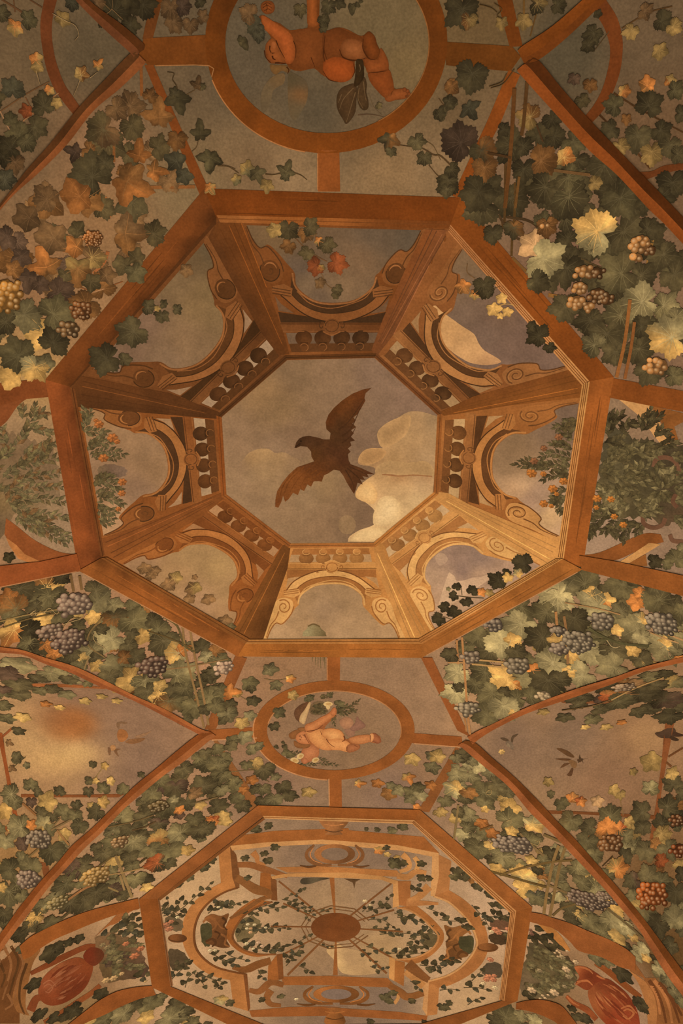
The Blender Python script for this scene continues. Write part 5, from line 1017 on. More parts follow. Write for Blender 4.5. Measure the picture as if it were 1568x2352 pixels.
canes(v, 'l', [((60,640, 68,800), 5, (176, 118, 66)), ((95,620, 110,820, 135,1160, 150,1270), 5, (184, 124, 70)), ((100,1060, 125,1250), 4, (176, 118, 66)), ((720,450, 728,540), 6, (176, 118, 66)), ((775,480, 795,620, 800,800), 6, (150, 104, 60)), ((180,770, 400,790), 4, (186, 138, 80)), ((160,800, 420,825), 4, (186, 138, 80)), ((780,390, 1000,430, 1150,470), 3, (170, 124, 74)), ((940,560, 1020,610, 1150,660, 1340,680), (5, 6), (88, 78, 46)), ((960,640, 1060,640, 1200,670), 4, (96, 84, 50)), ((1330,540, 1440,590, 1568,640), 4, (180, 132, 80)), ((1350,590, 1450,630, 1540,660), 3, (180, 132, 80)), ((0,790, 110,790), 3, (176, 124, 72))], lay=18.4)
tendrils(v, 'l', [(660,320, 700,300, 740,310), (1060,640, 1090,680, 1120,690, 1150,680), (420,640, 400,700)], (200, 164, 108))
for q in ((1030, 510, 74, (116, 96, 72), 6.5), (1430, 530, 96, (118, 98, 74), 6.5), (870, 650, 96, (120, 100, 74), 6), (740, 695, 54, (124, 100, 76), 6), (160, 752, 54, (128, 104, 78), 6), (470, 810, 74, (116, 96, 70), 6.5), (310, 535, 54, (112, 92, 72), 6), (130, 1095, 62, (140, 116, 84), 6), (640, 1010, 44, (176, 142, 98), 5), (740, 575, 44, (112, 92, 70), 5.5)): grapes(v, 'l', *q)
# --- right lunette
v = thing('grapevine', (1480, 1950), 'dark vine with red grapes filling the lower part of the right lunette', 'vine', 'painted vines')
fill(v, [(1330, 1890), (1420, 1860), (1568, 1840), (1660, 1850), (1680, 2350), (1568, 2230), (1440, 2060)], 30, 35, 62, ['D', 'G-', 'D+', 'd+', 'G', 'o-', 'y-'], .98)
fill(v, [(1300, 1610), (1420, 1560), (1568, 1540), (1660, 1530), (1660, 1660), (1500, 1630), (1400, 1620)], 12, 25, 51, ['D', 'd+', 'o-', 'D-', 'P', 'G-'])
leaves(v, 'l', "880 1020 180 160 D-;870 1070 130 0 D;1020 1100 140 0 D;780 1160 130 90 D r;960 1170 130 0 G;1280 1120 150 0 D r;1340 890 170 0 G;1440 870 130 0 d;1520 920 180 0 Gy;1180 1000 200 0 oP;1070 1010 150 0 Ro;1300 1000 230 0 D-;1450 1040 230 0 dP;1480 1150 200 150 D-;1150 1050 210 0 G-;1060 1220 90 0 y r;920 1220 70 0 y+ r;1160 1190 70 0 O- r;640 1120 90 0 y- r;1400 940 150 0 D;1250 930 130 0 B", 1.06, 'v', .86)
leaves(v, 'o', "690 420 75 -150 D+ ;760 480 130 60 G- ;830 440 110 -90 Oo r;890 470 110 60 OR r;1000 470 130 60 W- r;1150 420 100 90 y- ;1110 390 110 0 y r;1360 200 200 -90 y- r;1350 380 160 -80 gG;1500 350 190 -100 D;1500 280 130 0 y r;1080 560 200 -90 G;1290 540 210 180 D;820 600 210 120 Gm;940 640 170 180 D;1060 640 180 -90 O;1150 650 130 -40 OR;1190 780 140 0 g;1190 690 140 -40 G;1470 500 210 -30 D;1530 580 170 60 d;1300 640 160 90 D;1210 600 100 0 y r;930 740 210 100 G-;980 830 160 90 G;1180 830 150 0 D-;1320 800 200 120 D+;1430 680 160 0 y-;1390 750 130 0 o r;1470 790 210 60 D+;1420 860 130 0 R-;1130 910 200 -60 Oy;1060 970 160 120 G-;1230 1000 170 160 DP;1340 960 200 -60 D+;1430 1000 180 0 G-;1520 1080 230 90 D-;1230 1100 130 180 G;1300 1200 260 90 Gy-;1510 1250 230 -90 g-;1400 1300 220 120 d;670 340 100 90 y- r;1240 270 80 0 y- r;1560 420 130 0 D;1560 950 150 0 d;1200 1180 90 60 y- r", 1.06, 'v', .86)
canes(v, 'l', [((1090,1040, 1250,960, 1440,890), 3, (170, 126, 72)), ((760,1110, 960,1080, 1080,1040), 2, (110, 80, 46))], lay=18.1)
canes(v, 'o', [((1470,170, 1568,110), 4, (110, 66, 34)), ((1455,205, 1490,235), 5, (110, 66, 34)), ((1150,460, 1170,560), 2, (130, 96, 56)), ((1030,900, 1100,830), 3, (80, 56, 30))], lay=7)
grapes(v, 'o', 1365, 1085, 100, (146, 72, 28), 6.5); grapes(v, 'o', 1320, 1150, 36, (120, 60, 24), 6); grapes(v, 'o', 1090, 745, 74, (120, 74, 38), 6); grapes(v, 'o', 1540, 790, 50, (110, 54, 24), 6); grapes(v, 'o', 1530, 590, 46, (100, 58, 30), 5); grapes(v, 'l', 1180, 955, 50, (140, 108, 76), 4)
# --- lower right band of leaves
v = thing('grapevine', (1250, 1950), 'yellow-green vine with grey grapes between right groin band and the far octagon', 'vine', 'painted vines')
fill(v, [(1060, 1730), (1120, 1760), (1250, 1900), (1400, 2080), (1568, 2300), (1500, 2240), (1400, 2160), (1280, 2080), (1230, 2060), (1000, 1870)], 41, 27, 51, ['G', 'g', 'G', 'D+', 'L-', 'y', 'D', 'g-'], 1.02)
leaves(v, 'o', "60 300 150 150 g;150 300 160 60 g;200 230 150 -30 L r;330 360 210 30 D+;230 410 240 150 G;400 400 150 60 D+;40 390 190 150 YL r;110 450 120 160 D;140 410 140 60 o;250 480 150 90 G;420 510 190 0 Y- r;250 520 75 0 Y r;150 570 160 160 g;230 620 130 90 O- r;410 590 240 -20 G+;580 620 190 0 YL r;430 665 120 0 Y r;90 690 140 180 L r;130 640 130 0 G;300 680 120 0 O- r;200 780 230 100 G;280 760 100 100 y+;300 850 130 60 d+;370 840 190 90 g;450 890 180 90 G+;550 720 160 0 G;690 810 140 90 d+;330 920 140 160 Y- r;500 960 210 -30 YL;510 1050 190 0 Y;640 950 140 0 o r;720 930 200 90 g-;870 920 190 30 G+;600 930 100 90 d;960 990 120 0 y+ r;600 1110 180 60 GK;740 1110 120 60 L r;780 1050 130 0 G;1000 1050 230 20 gG;900 1010 160 0 G;820 1200 200 0 D;880 1230 130 0 y+ r;950 1270 200 60 G;830 1260 130 60 d+;1110 1180 180 0 Y-;1100 1270 230 30 g;1190 1310 160 60 L;1040 1340 180 0 G;1130 1370 160 0 y r;60 180 110 60 g-;160 200 100 30 g-;70 540 110 60 D+;640 860 120 0 G;560 860 110 0 y+ r", 1.06, 'v', .86)
leaves(v, 's', "870 560 170 60 D;960 680 200 60 g-;1060 740 130 30 Y- r;1000 560 160 40 g;1080 640 190 40 g;1160 690 120 40 Y- r;1100 760 120 60 d;1230 790 180 45 L;1270 860 120 60 Y- r;1330 860 80 0 d;1370 940 170 45 Lg;1450 1040 170 50 g-;1500 1140 150 50 g-;1550 1220 130 50 G", 1.06, 'v', .86)
canes(v, 'o', [((70,490, 55,620, 40,720), 5, (136, 106, 62)), ((740,760, 700,880, 660,1080, 640,1220), 7, (140, 104, 58)), ((785,770, 750,880, 710,1080, 680,1240), 7, (134, 100, 56)), ((350,960, 500,910, 700,870, 830,860), 5, (118, 88, 46)), ((270,930, 450,980, 660,1040), 5, (104, 78, 40)), ((660,1020, 800,1080, 960,1130), 5, (126, 96, 56)), ((210,660, 300,630), 4, (120, 84, 44)), ((480,680, 560,760, 640,830), 5, (130, 100, 60)), ((640,690, 760,740), 6, (120, 92, 52)), ((1060,1180, 1200,1290, 1300,1380), 5, (104, 82, 48)), ((700,1230, 760,1180, 860,1150), 5, (110, 84, 46))], lay=18.6)
tendrils(v, 'o', [(260,400, 290,390, 285,420, 255,415, 270,390), (540,740, 600,760, 610,730, 580,740), (390,600, 420,590, 420,620)], (170, 134, 80))
grapes(v, 'o', 440, 755, 116, (126, 102, 78), 5.4, squash=.6); grapes(v, 'o', 940, 1130, 120, (104, 80, 60), 5, squash=.55); grapes(v, 'o', 1060, 1110, 60, (112, 86, 64), 4.6)
# --- strips round the small oval
v = thing('ivy_sprig', (560, 1600), 'pale ivy leaves left of the small oval, above its level bar', 'ivy')
leaves(v, 'm', "410 95 110 0 g-;290 180 120 60 G;295 210 70 90 D;440 190 90 60 g-;310 280 90 60 D;525 150 70 0 OY r;180 230 100 120 O+ i;215 235 70 0 Y- r;180 295 80 0 D;160 370 110 60 G;140 390 70 90 D;290 365 90 0 L- r;240 410 100 90 y+ r;540 245 80 0 y r;90 230 150 60 G;60 140 110 60 D+;260 490 110 20 L- r;190 510 90 0 G;110 90 80 0 g- ", 1.0, 'r')
canes(v, 'm', [((370,150, 440,160, 500,150), 1.6, (130, 100, 60)), ((230,250, 280,280), 1.6, (130, 100, 60))], name='stem')
v = thing('ivy_sprig', (620, 1800), 'dark ivy leaves below left of the small oval', 'ivy')
leaves(v, 'm', "370 680 140 90 D+;320 640 100 60 y;480 780 110 60 D;520 830 100 60 D;360 790 110 90 G;320 790 80 120 D;355 860 90 120 D;630 810 90 60 y r;430 850 110 90 g-;300 740 80 0 O- r;270 650 80 90 G;440 720 70 0 g- r", 1.0, 'v')
canes(v, 'm', [((180,690, 300,680, 420,690), 1.8, (120, 92, 54)), ((320,700, 400,750), 1.6, (120, 92, 54))], name='stem')
v = thing('ivy_sprig', (930, 1800), 'pale ivy with yellow leaves below right of the small oval', 'ivy')
leaves(v, 'm', "925 758 70 0 OY i;1030 760 80 60 O- r;1210 725 90 60 Oy i;1230 620 110 60 y+ r;1350 600 90 60 g-;1350 670 110 60 g-;1090 820 100 90 o r;1150 800 100 60 g r;1230 810 110 60 G;1280 830 100 60 L- r;1270 780 90 0 G-;1260 895 60 0 O+ r;1340 770 80 60 O- r;1110 770 70 0 g- r;1220 850 90 60 g-;1380 600 110 0 y", 1.0, 'r')
v = thing('ivy_sprig', (640, 1660), 'small dark leaves inside the small oval left of the cherub', 'ivy')
leaves(v, 'm', "455 345 90 -10 G-;430 425 70 60 D;490 545 40 60 D h;440 545 30 40 D h;480 520 24 40 D h;500 580 60 20 G h;520 595 50 0 G h", 1.0)
# --- inside the eight bays
v = thing('leafy_twig', (330, 760), 'dark twigs growing over the edge into the upper left bay', 'twig')
leaves(v, 'd', "990 770 120 0 D;1080 830 120 90 D;1180 785 85 0 D;1050 780 55 0 y r;880 940 250 150 D;700 1120 250 160 D-;830 1120 110 0 D;1240 530 110 90 B r;1090 750 70 0 D", .98)
v = thing('leafy_twig', (720, 590), 'russet and olive sprig hanging in the top bay beside the large oval', 'twig')
leaves(v, 'e', "530 230 150 90 m-;640 250 130 60 oB;710 300 70 90 Oy r;760 320 130 60 m;640 370 110 120 m;530 330 110 120 o-;690 450 130 150 R-;820 430 150 20 R;725 460 60 90 Oy r;720 550 90 60 B r;820 590 80 60 m;440 230 110 180 y r;660 210 130 0 m;810 620 60 60 m", .92)
canes(v, 'e', [((560,270, 640,350, 720,400, 760,420), 2, (110, 72, 40)), ((720,480, 760,560, 810,590), 2, (110, 78, 46))], name='stem')
v = thing('leafy_twig', (1150, 700), 'yellow sprigs and dark leaves in the upper right bay', 'twig')
leaves(v, 'f', "100 640 130 120 Oo r;180 690 85 90 Oy r;240 630 180 90 d+;270 680 80 90 d+;360 710 95 -90 Y r;310 790 120 60 Y r;400 805 85 60 Y r;350 830 60 60 Y r;600 960 190 200 d;680 1040 100 60 d;560 900 90 180 d", 1.0)
canes(v, 'f', [((130,480, 130,540, 180,580), 2.4, (110, 78, 46)), ((340,760, 400,750, 470,765), 2, (190, 140, 74)), ((300,650, 350,630), 2, (90, 70, 40))], name='stem')
v = thing('leafy_twig', (1110, 1350), 'black-green leaves with yellow leaves at the edge of the gold lower right bay', 'twig')
leaves(v, 'l', "500 130 170 190 d;330 245 150 170 d;390 190 70 0 d;400 225 90 120 Y r;470 190 80 -60 YL r;60 285 70 -60 d;40 345 80 160 d;165 310 95 -60 d;125 385 90 60 d;45 450 110 150 d;230 320 80 0 O+ r;280 325 70 20 y r;5 300 40 0 g r;-20 420 90 180 d;-60 500 110 150 d", 1.0)
canes(v, 'l', [((70,345, 150,355, 240,360), 2, (90, 70, 44)), ((90,290, 95,340), 1.6, (90, 70, 44)), ((-100,470, -40,480, 20,500), 1.6, (110, 84, 52))], name='stem')
v = thing('leafy_twig', (420, 1370), 'faint grey-green leaf tufts in the lower left bay', 'twig')
leaves(v, 'j', "960 50 110 120 B r;1040 60 90 0 B r;1000 100 80 90 B r;1170 110 110 0 yB- r;1120 160 120 120 B r;1290 180 130 90 yB- r;1390 255 110 90 B r;1260 250 90 120 B r;1300 105 50 0 B r;1500 400 110 60 B r;1540 440 80 60 m r", 1.08)
vz = thing('small_urn', (722, 1450), 'small pale stone urn on the lower edge of the bottom bay', 'urn')
piece('bowl', z('k', 612,605, 615,580, 640,560, 645,540, 680,530, 715,540, 725,560, 750,580, 757,605), [(704, 1452, (160, 138, 92)), (730, 1455, (140, 116, 74)), (745, 1460, (104, 82, 48))], 4.6, vz, 'plaster', grid=8)
line('rim', z('k', 645,545, 680,532, 718,548), (3, 3), (110, 84, 48), 5.2, vz)
b = Buf()
for x, h in ((672, 40), (690, 60), (705, 70), (720, 80), (735, 40), (745, 80)): b.stroke(z('k', x,718, x + 2,718 + h), (2.6, .8), (116, 92, 54), 6.4, 0, False)
tag(b.build('painted_fringe', None, 'leaf'), 'small grey fringe hanging below the bird octagon beside the upright bar', 'fringe')
# vine leaves over the lower right bar
v = thing('leafy_twig', (1520, 1290), 'dark leaves on the right bar below the dark bush', 'twig')
leaves(v, 'i', "1380 1190 120 0 d;1530 1170 170 -60 G;1460 1210 90 0 G;1568 1100 90 -60 g-", 1.0)
one_leaf(thing('leafy_twig', (22, 1280), 'single dark leaf on the left bar below the oleander', 'twig'), 'r', 21, 1281, 34, 90, (62, 52, 30))
# --- bottom edge under the far octagon
v = thing('grapevine', (440, 2335), 'yellow-green vine at the bottom edge left under the far octagon', 'vine', 'painted vines')
fill(v, [(360, 2295), (560, 2352), (760, 2420), (760, 2560), (60, 2560), (120, 2420), (200, 2350)], 44, 30, 55, ['G', 'g', 'y', 'D', 'g-'])
leaves(v, 'p', "1230 1230 210 0 G;1430 1240 160 0 D;1090 1250 160 0 D;1000 1320 210 160 g;850 1370 170 160 G;1200 1340 160 0 y+ r;1400 1350 260 0 g;1520 1300 150 0 D;1320 1180 110 0 G;1568 1380 130 0 G")
v = thing('grapevine', (1210, 2340), 'green vine at the bottom edge right under the far octagon', 'vine', 'painted vines')
fill(v, [(1010, 2352), (1190, 2310), (1330, 2352), (1460, 2420), (1460, 2560), (780, 2560), (800, 2420)], 40, 30, 55, ['G', 'g', 'D', 'g-'])
leaves(v, 's', "130 1340 260 0 G;30 1370 160 0 D;350 1370 160 0 L;240 1330 130 0 g")

# the same vines go on towards the side walls, beyond the frame
def vine_with(text): return next(o for o in col.objects if o.name.startswith('grapevine') and text in o['label'])
for text, poly, n, lo, hi, keys in (('big pale leaves', [(1590, 590), (1740, 740), (1760, 930), (1590, 885)], 16, 60, 100, ['D', 'G-', 'g', 'D+']), ('ochre leaves', [(1580, -40), (1740, -40), (1740, 600), (1590, 500)], 18, 50, 90, ['D', 'G-', 'y-', 'D-']),
        ('bright green and yellow', [(1600, 1390), (1800, 1430), (1800, 1470), (1600, 1500)], 16, 46, 76, ['G', 'g', 'L', 'D+', 'y']), ('red grapes', [(1640, 1560), (1760, 1560), (1780, 2260), (1660, 2200)], 40, 44, 80, ['D', 'G-', 'D+', 'o-', 'y-']),
        ('autumn vine', [(-10, 520), (-160, 660), (-170, 870), (-10, 860)], 18, 50, 90, ['B', 'o', 'm', 'D+']), ('upper left lunette', [(-10, -40), (-160, -40), (-160, 560), (-10, 430)], 16, 40, 70, ['G-', 'D', 'y-', 'K']),
        ('purple grapes', [(-10, 1365), (-180, 1400), (-180, 1430), (-10, 1475)], 12, 36, 64, ['G', 'D', 'g', 'Y-', 'o']), ('grey grapes filling', [(-30, 1550), (-110, 1550), (-120, 2260), (-40, 2200)], 26, 40, 74, ['G', 'D+', 'g-', 'y-', 'D'])):
    fill(vine_with(text), poly, n, lo, hi, keys, lay=8.0)

# ------------------------------------------------------------------ bushes, pergola roses, flowers
def spray(parent, c, pts, n, size, keys, kind='l', f=1.0, spread=38, lay=4.0, asp=1.0, name='leaf', stem=None):
    p = sm(z(c, *pts), 8); s = CR[c][2]
    if kind == 'l': asp *= 1.7; n = int(n * 1.3); size *= 1.05
    if kind == 'h': asp = 1.0; size *= 1.5; n = max(3, int(n * .62)); spread = 62
    L_ = np.concatenate([[0], np.cumsum(np.linalg.norm(np.diff(p, axis=0), axis=1))])
    if stem: line('stem', p[::3] if len(p) > 8 else p, (2.2, 1), mul(stem, f), lay - .3, parent, 'leaf', 0)
    for k in range(n):
        t = (k + .6) / n * L_[-1]; x = np.interp(t, L_, p[:, 0]); y = np.interp(t, L_, p[:, 1])
        i = min(len(p) - 2, int(np.searchsorted(L_, t))); d = p[min(i + 1, len(p) - 1)] - p[max(i - 1, 0)]
        a = math.degrees(math.atan2(d[1], d[0])) + (spread if k % 2 else -spread) * rnd.uniform(.6, 1.25)
        if k == n - 1: a = math.degrees(math.atan2(d[1], d[0]))
        sz = size * s * rnd.uniform(.75, 1.2) * (1 - .25 * k / n)
        o = sz * .45
        c1, c2 = tone(rnd.choice(keys), f)
        one_leaf(parent, kind, x + o * math.cos(math.radians(a)), y + o * math.sin(math.radians(a)), sz, a, c1, c2, lay + rnd.uniform(0, .9), name, aspect=asp)
def flower(parent, c, x, y, r, cc, lay=7, name='flower', petals=6, dark=.72):
    p = z(c, x, y)[0]; s = CR[c][2]; M = local_map(*p); b = Buf(); R = r * s
    n = petals * 4; t = np.linspace(0, 2 * math.pi, n, endpoint=False); rr = R * (.88 + .1 * np.cos(petals * t + 1) + .05 * np.cos(2 * t))
    o = np.stack([rr * np.cos(t), rr * np.sin(t)], 1) @ M.T + p; md = np.stack([.5 * rr * np.cos(t), .5 * rr * np.sin(t)], 1) @ M.T + p
    sh = 1 + .15 * np.cos(petals * t) + .15 * np.cos(t - 4)
    C = np.vstack([np.outer(sh, cc) * .85, np.outer(sh, cc) * 1.05, [mul(cc, dark)]])
    b.tri(np.vstack([o, md, [p]]), [(i, (i + 1) % n, n + (i + 1) % n, n + i) for i in range(n)] + [(n + i, n + (i + 1) % n, 2 * n) for i in range(n)], C, np.concatenate([np.full(n, lay), np.full(n, lay + .8), [lay + .4]]))
    return b.build(name, parent, 'fruit')
def mass(parent, c, pts, spec, lay, name='foliage_mass'):
    q = sm(z(c, *pts), 5, True); k = np.arange(len(q)); ctr = q.mean(0)
    q = ctr + (q - ctr) * (1 + .035 * np.sin(k * 2.3) + .03 * np.cos(k * 4.1))[:, None]
    b = Buf(); b.poly(q, [(*z(c, x, y)[0], cc) for x, y, cc in spec], lay, step=14, grid=12)
    o = b.build(name, parent, 'leaf'); o['kind'] = 'stuff'; return o
# oleander left
v = thing('oleander_bush', (70, 1100), 'grey-green oleander bush left of the bird octagon, crossing its upright beam', 'bush')
mass(v, 'g', (-120,380, 0,360, 60,330, 140,350, 230,390, 340,430, 380,540, 400,640, 400,760, 420,850, 380,900, 260,870, 150,860, 90,880, 40,1000, -120,1060), [(0, 450, (126, 96, 64)), (200, 500, (128, 97, 65)), (350, 480, (128, 98, 67)), (100, 650, (136, 104, 70)), (300, 650, (134, 103, 70)), (380, 820, (146, 114, 79)), (150, 780, (136, 106, 68)), (0, 800, (128, 98, 60)), (0, 950, (118, 90, 60))], 3.0)
kk = ['G+', 'm+', 'D+', 'g-', 'B', 'g-']
for pts, n in (((100,430, 180,310, 240,150), 14), ((190,300, 260,310, 330,330), 8), ((60,430, 20,360, 10,280), 8), ((150,250, 160,200, 140,150), 6), ((230,260, 270,200, 300,200), 7), ((150,480, 280,430, 360,400), 12), ((100,560, 260,520, 390,500), 12), ((80,650, 250,620, 400,600), 14), ((30,790, 200,700, 420,690), 18), ((30,800, 250,770, 430,790), 18), ((60,800, 160,850, 300,870, 450,900), 18), ((150,860, 300,930, 480,1050), 20), ((150,860, 230,960, 270,1000), 9), ((220,890, 330,1000, 420,1070), 13), ((10,640, 120,560, 220,470), 12), ((20,740, 140,660, 240,580), 12), ((0,520, 80,420), 8), ((250,560, 300,470, 320,400), 9), ((110,860, 190,960), 8), ((-100,600, 0,560), 6), ((-100,750, 10,700), 7)):
    spray(v, 'g', pts, n, 66, kk, f=1.0, lay=4.2)
for pts, n in (((560,330, 580,230, 560,180), 10), ((560,260, 590,210, 600,180), 6), ((550,330, 620,320, 700,320), 9), ((580,460, 640,400, 730,400), 11), ((590,420, 660,380, 680,340), 8), ((590,480, 700,450, 830,470), 12), ((600,500, 700,490, 780,500), 9), ((620,640, 680,630, 770,640), 10), ((620,660, 700,660, 780,690), 10), ((630,740, 720,720, 800,710), 11), ((640,760, 720,770, 820,800), 12), ((640,790, 700,840, 770,860), 11), ((645,830, 690,880, 760,900), 9), ((650,900, 690,930, 730,935), 6), ((630,700, 660,650, 700,620), 8)):
    spray(v, 'g', pts, n, 56, ['G', 'D+', 'm', 'g-'], lay=4.6)
mass(v, 'g', (660,560, 740,540, 840,570, 830,620, 740,630, 660,610), [(740, 580, (112, 84, 62)), (820, 600, (128, 98, 74)), (670, 590, (122, 94, 64))], 3.4)
for x, y, r in ((660, 275, 32), (750, 365, 36), (690, 500, 34), (815, 660, 30), (812, 735, 26), (790, 840, 20), (640, 250, 18), (780, 390, 22)): flower(v, 'g', x, y, r, (166, 96, 46), 5.6)
# dark bush right
v = thing('orange_flowering_bush', (1450, 1080), 'dark leafy bush with orange blossoms right of the bird octagon', 'bush')
mass(v, 'i', (1035,420, 1100,300, 1180,330, 1260,380, 1330,370, 1400,400, 1500,430, 1640,440, 1700,900, 1568,900, 1450,950, 1330,890, 1180,900, 1060,840, 1000,740, 1010,560), [(1100, 420, (84, 72, 48)), (1300, 450, (72, 60, 38)), (1500, 550, (72, 58, 38)), (1150, 600, (92, 78, 50)), (1350, 650, (78, 66, 42)), (1100, 780, (112, 92, 56)), (1300, 820, (84, 70, 44)), (1500, 800, (84, 66, 44)), (1560, 900, (96, 70, 46))], 3.0)
for pts, n in (((1070,360, 1090,280, 1150,210), 12), ((1080,300, 1070,250, 1090,210), 7), ((1200,340, 1180,280, 1230,260), 8), ((1290,330, 1330,260, 1350,190), 12), ((1320,280, 1380,240, 1410,215), 7), ((1290,300, 1270,260, 1290,230), 6), ((1380,370, 1420,320, 1460,330), 9), ((1400,430, 1470,400, 1510,400), 8), ((1040,400, 1110,390, 1160,360), 9)):
    spray(v, 'i', pts, n, 72, ['D', 'd', 'D+', 'd+'], lay=4.8)
for pts, n in (((1000,600, 1100,610, 1200,650, 1320,560), 18), ((1030,560, 1090,520, 1110,460), 11), ((1300,720, 1180,720, 1060,700, 990,690), 16), ((1200,560, 1250,600, 1280,540), 9), ((1210,520, 1210,600, 1250,640), 9), ((1420,710, 1380,660, 1340,620), 8), ((1420,710, 1480,660, 1530,640), 8), ((1420,710, 1380,780), 6), ((1420,710, 1470,760), 6), ((1330,470, 1380,520, 1420,580), 10), ((1100,420, 1180,440, 1250,420), 11), ((1250,480, 1330,460, 1400,480), 10), ((1400,600, 1470,610, 1540,580), 10), ((1220,760, 1300,800, 1380,790), 10), ((1240,840, 1320,860, 1400,840), 10), ((1450,800, 1540,780, 1600,820), 9), ((1500,700, 1570,720), 7), ((1100,680, 1150,720, 1140,780), 9), ((1330,700, 1300,640, 1240,620), 9), ((1130,530, 1180,500, 1220,450), 9), ((1050,440, 1110,470, 1180,490), 10), ((1300,400, 1350,430, 1420,450), 9), ((1480,480, 1560,500), 7), ((1500,880, 1560,930), 7)):
    spray(v, 'i', pts, n, 76, ['G', 'g-', 'D+', 'G', 'g'], f=.95, lay=4.6)
for pts, n in (((1150,880, 1050,870, 950,880), 14), ((1060,880, 1000,920, 940,1010), 12), ((970,930, 960,980, 950,1020), 7), ((1140,910, 1080,960, 1040,990), 9), ((1060,960, 1110,1000, 1140,1030), 8), ((1290,930, 1210,960, 1180,1040), 11), ((1200,900, 1160,960), 8), ((1000,870, 990,820, 970,790), 7), ((1300,920, 1260,1000), 7)):
    spray(v, 'i', pts, n, 66, ['D', 'D+', 'G-', 'd+'], lay=4.8)
for pts, n in (((1120,740, 1060,760, 1020,720), 9), ((1150,780, 1100,820, 1060,850), 9), ((1220,800, 1160,830, 1120,890), 9)): spray(v, 'i', pts, n, 66, ['g', 'L-', 'g-', 'G'], lay=5)
for pts, n in (((870,240, 840,250, 780,260), 7), ((860,290, 800,290, 720,300), 10), ((860,220, 850,260, 830,310), 6), ((840,380, 790,340, 760,330), 8), ((840,440, 760,410, 690,400), 11), ((835,500, 720,470, 620,490), 14), ((830,540, 700,540, 600,550), 14), ((820,580, 640,560, 520,550, 455,545), 18), ((640,560, 560,530, 490,520), 9), ((820,600, 720,610, 640,640), 11), ((800,700, 740,720, 700,760), 9), ((790,740, 750,780, 735,850), 9), ((785,770, 720,780, 690,790), 7), ((810,640, 760,600), 6), ((790,820, 770,850), 5)):
    spray(v, 'i', pts, n, 58, ['G', 'D+', 'm', 'D'], f=.98, lay=4.6)
for x, y, r in ((560, 603, 34), (637, 606, 22), (772, 655, 30), (700, 705, 32), (640, 805, 30), (690, 820, 18), (740, 360, 28), (640, 435, 24), (575, 520, 28), (725, 740, 18), (545, 590, 20)): flower(v, 'i', x, y, r, (176, 104, 44) if y > 560 else (134, 84, 50), 6)
for x, y, r in ((995, 770, 30), (1088, 775, 26), (990, 830, 20), (1170, 945, 26), (1110, 890, 24)): flower(v, 'i', x, y, r, (182, 108, 44), 6)
for pts in ((1370,560, 1390,510, 1450,495, 1510,520, 1540,580, 1535,620), (1300,890, 1310,940, 1370,965, 1430,945, 1450,900), (1480,1010, 1500,1050, 1568,1060), (1520,740, 1500,790, 1530,830)):
    line('garland_ring', z('i', *pts), 10, (112, 74, 50), 5.4, v, 'wood', 5)
# roses of the pergola
v = thing('climbing_rose', (480, 2140), 'climbing rose with white and pink blooms on the left half of the pergola', 'rose', 'roses on the pergola')
H = ['D', 'D-', 'd+', 'G-', 'K']
ST = (92, 74, 46)
mass(v, 'q', (160,900, 260,930, 270,1000, 210,1020, 130,960), [(200, 950, (112, 88, 58))], 3.6); mass(v, 'q', (170,1160, 270,1180, 320,1260, 260,1320, 190,1320, 160,1240), [(220, 1240, (88, 68, 44))], 3.6)
mass(v, 'q', (420,980, 490,960, 520,1060, 470,1140, 420,1100), [(460, 1050, (84, 72, 42))], 3.6); mass(v, 'q', (690,980, 800,900, 880,960, 800,1080, 700,1100), [(760, 1000, (118, 96, 60))], 2.2)
for pts, n, s in (((120,900, 250,850, 370,750, 500,640), 18, 34), ((110,880, 160,820, 150,760), 7, 32), ((100,820, 170,850, 250,890), 8, 34), ((170,870, 230,820, 260,770), 7, 34), ((150,1000, 220,930, 270,900), 8, 34), ((180,1400, 240,1340, 320,1270), 9, 36), ((290,1460, 310,1390, 360,1340), 8, 34), ((360,1350, 430,1430, 440,1450), 8, 32), ((380,1340, 490,1390, 600,1420), 11, 32), ((520,1470, 580,1430), 5, 30), ((190,1380, 220,1290, 300,1250), 9, 36), ((470,880, 550,820, 640,830), 10, 38), ((520,820, 560,780, 600,810), 6, 38), ((640,840, 700,800, 760,790), 6, 30), ((480,1190, 590,1240, 700,1290), 12, 36), ((540,1230, 640,1270, 680,1290), 8, 36), ((600,1180, 660,1220, 780,1250), 8, 32), ((700,1060, 780,920, 900,850, 1060,830), 18, 34), ((740,900, 860,840, 1000,800), 12, 32), ((720,1090, 820,1150, 960,1150, 1090,1130), 18, 38), ((900,1170, 1000,1160, 1060,1140), 9, 36), ((830,990, 960,990, 1100,1000), 14, 34), ((840,1040, 880,1000, 950,1010), 7, 36), ((1050,770, 1180,800, 1300,860), 14, 28), ((1100,740, 1180,720, 1220,690), 7, 26), ((1110,830, 1200,840, 1300,890), 10, 26), ((1070,1240, 1120,1200, 1190,1180), 9, 36), ((1080,1290, 1130,1230, 1200,1140), 9, 34), ((1180,1290, 1230,1310, 1280,1340), 6, 34), ((1120,1130, 1200,1090, 1270,1050), 8, 28), ((860,1320, 880,1360, 910,1390), 5, 32), ((1220,870, 1260,930), 5, 22), ((1340,870, 1430,840), 5, 22), ((1350,1130, 1440,1140), 5, 22)):
    spray(v, 'q', pts, n, s, H, 'h', lay=3.0 if pts[0] > 690 and pts[1] > 700 else 4.0, asp=.8, stem=ST)
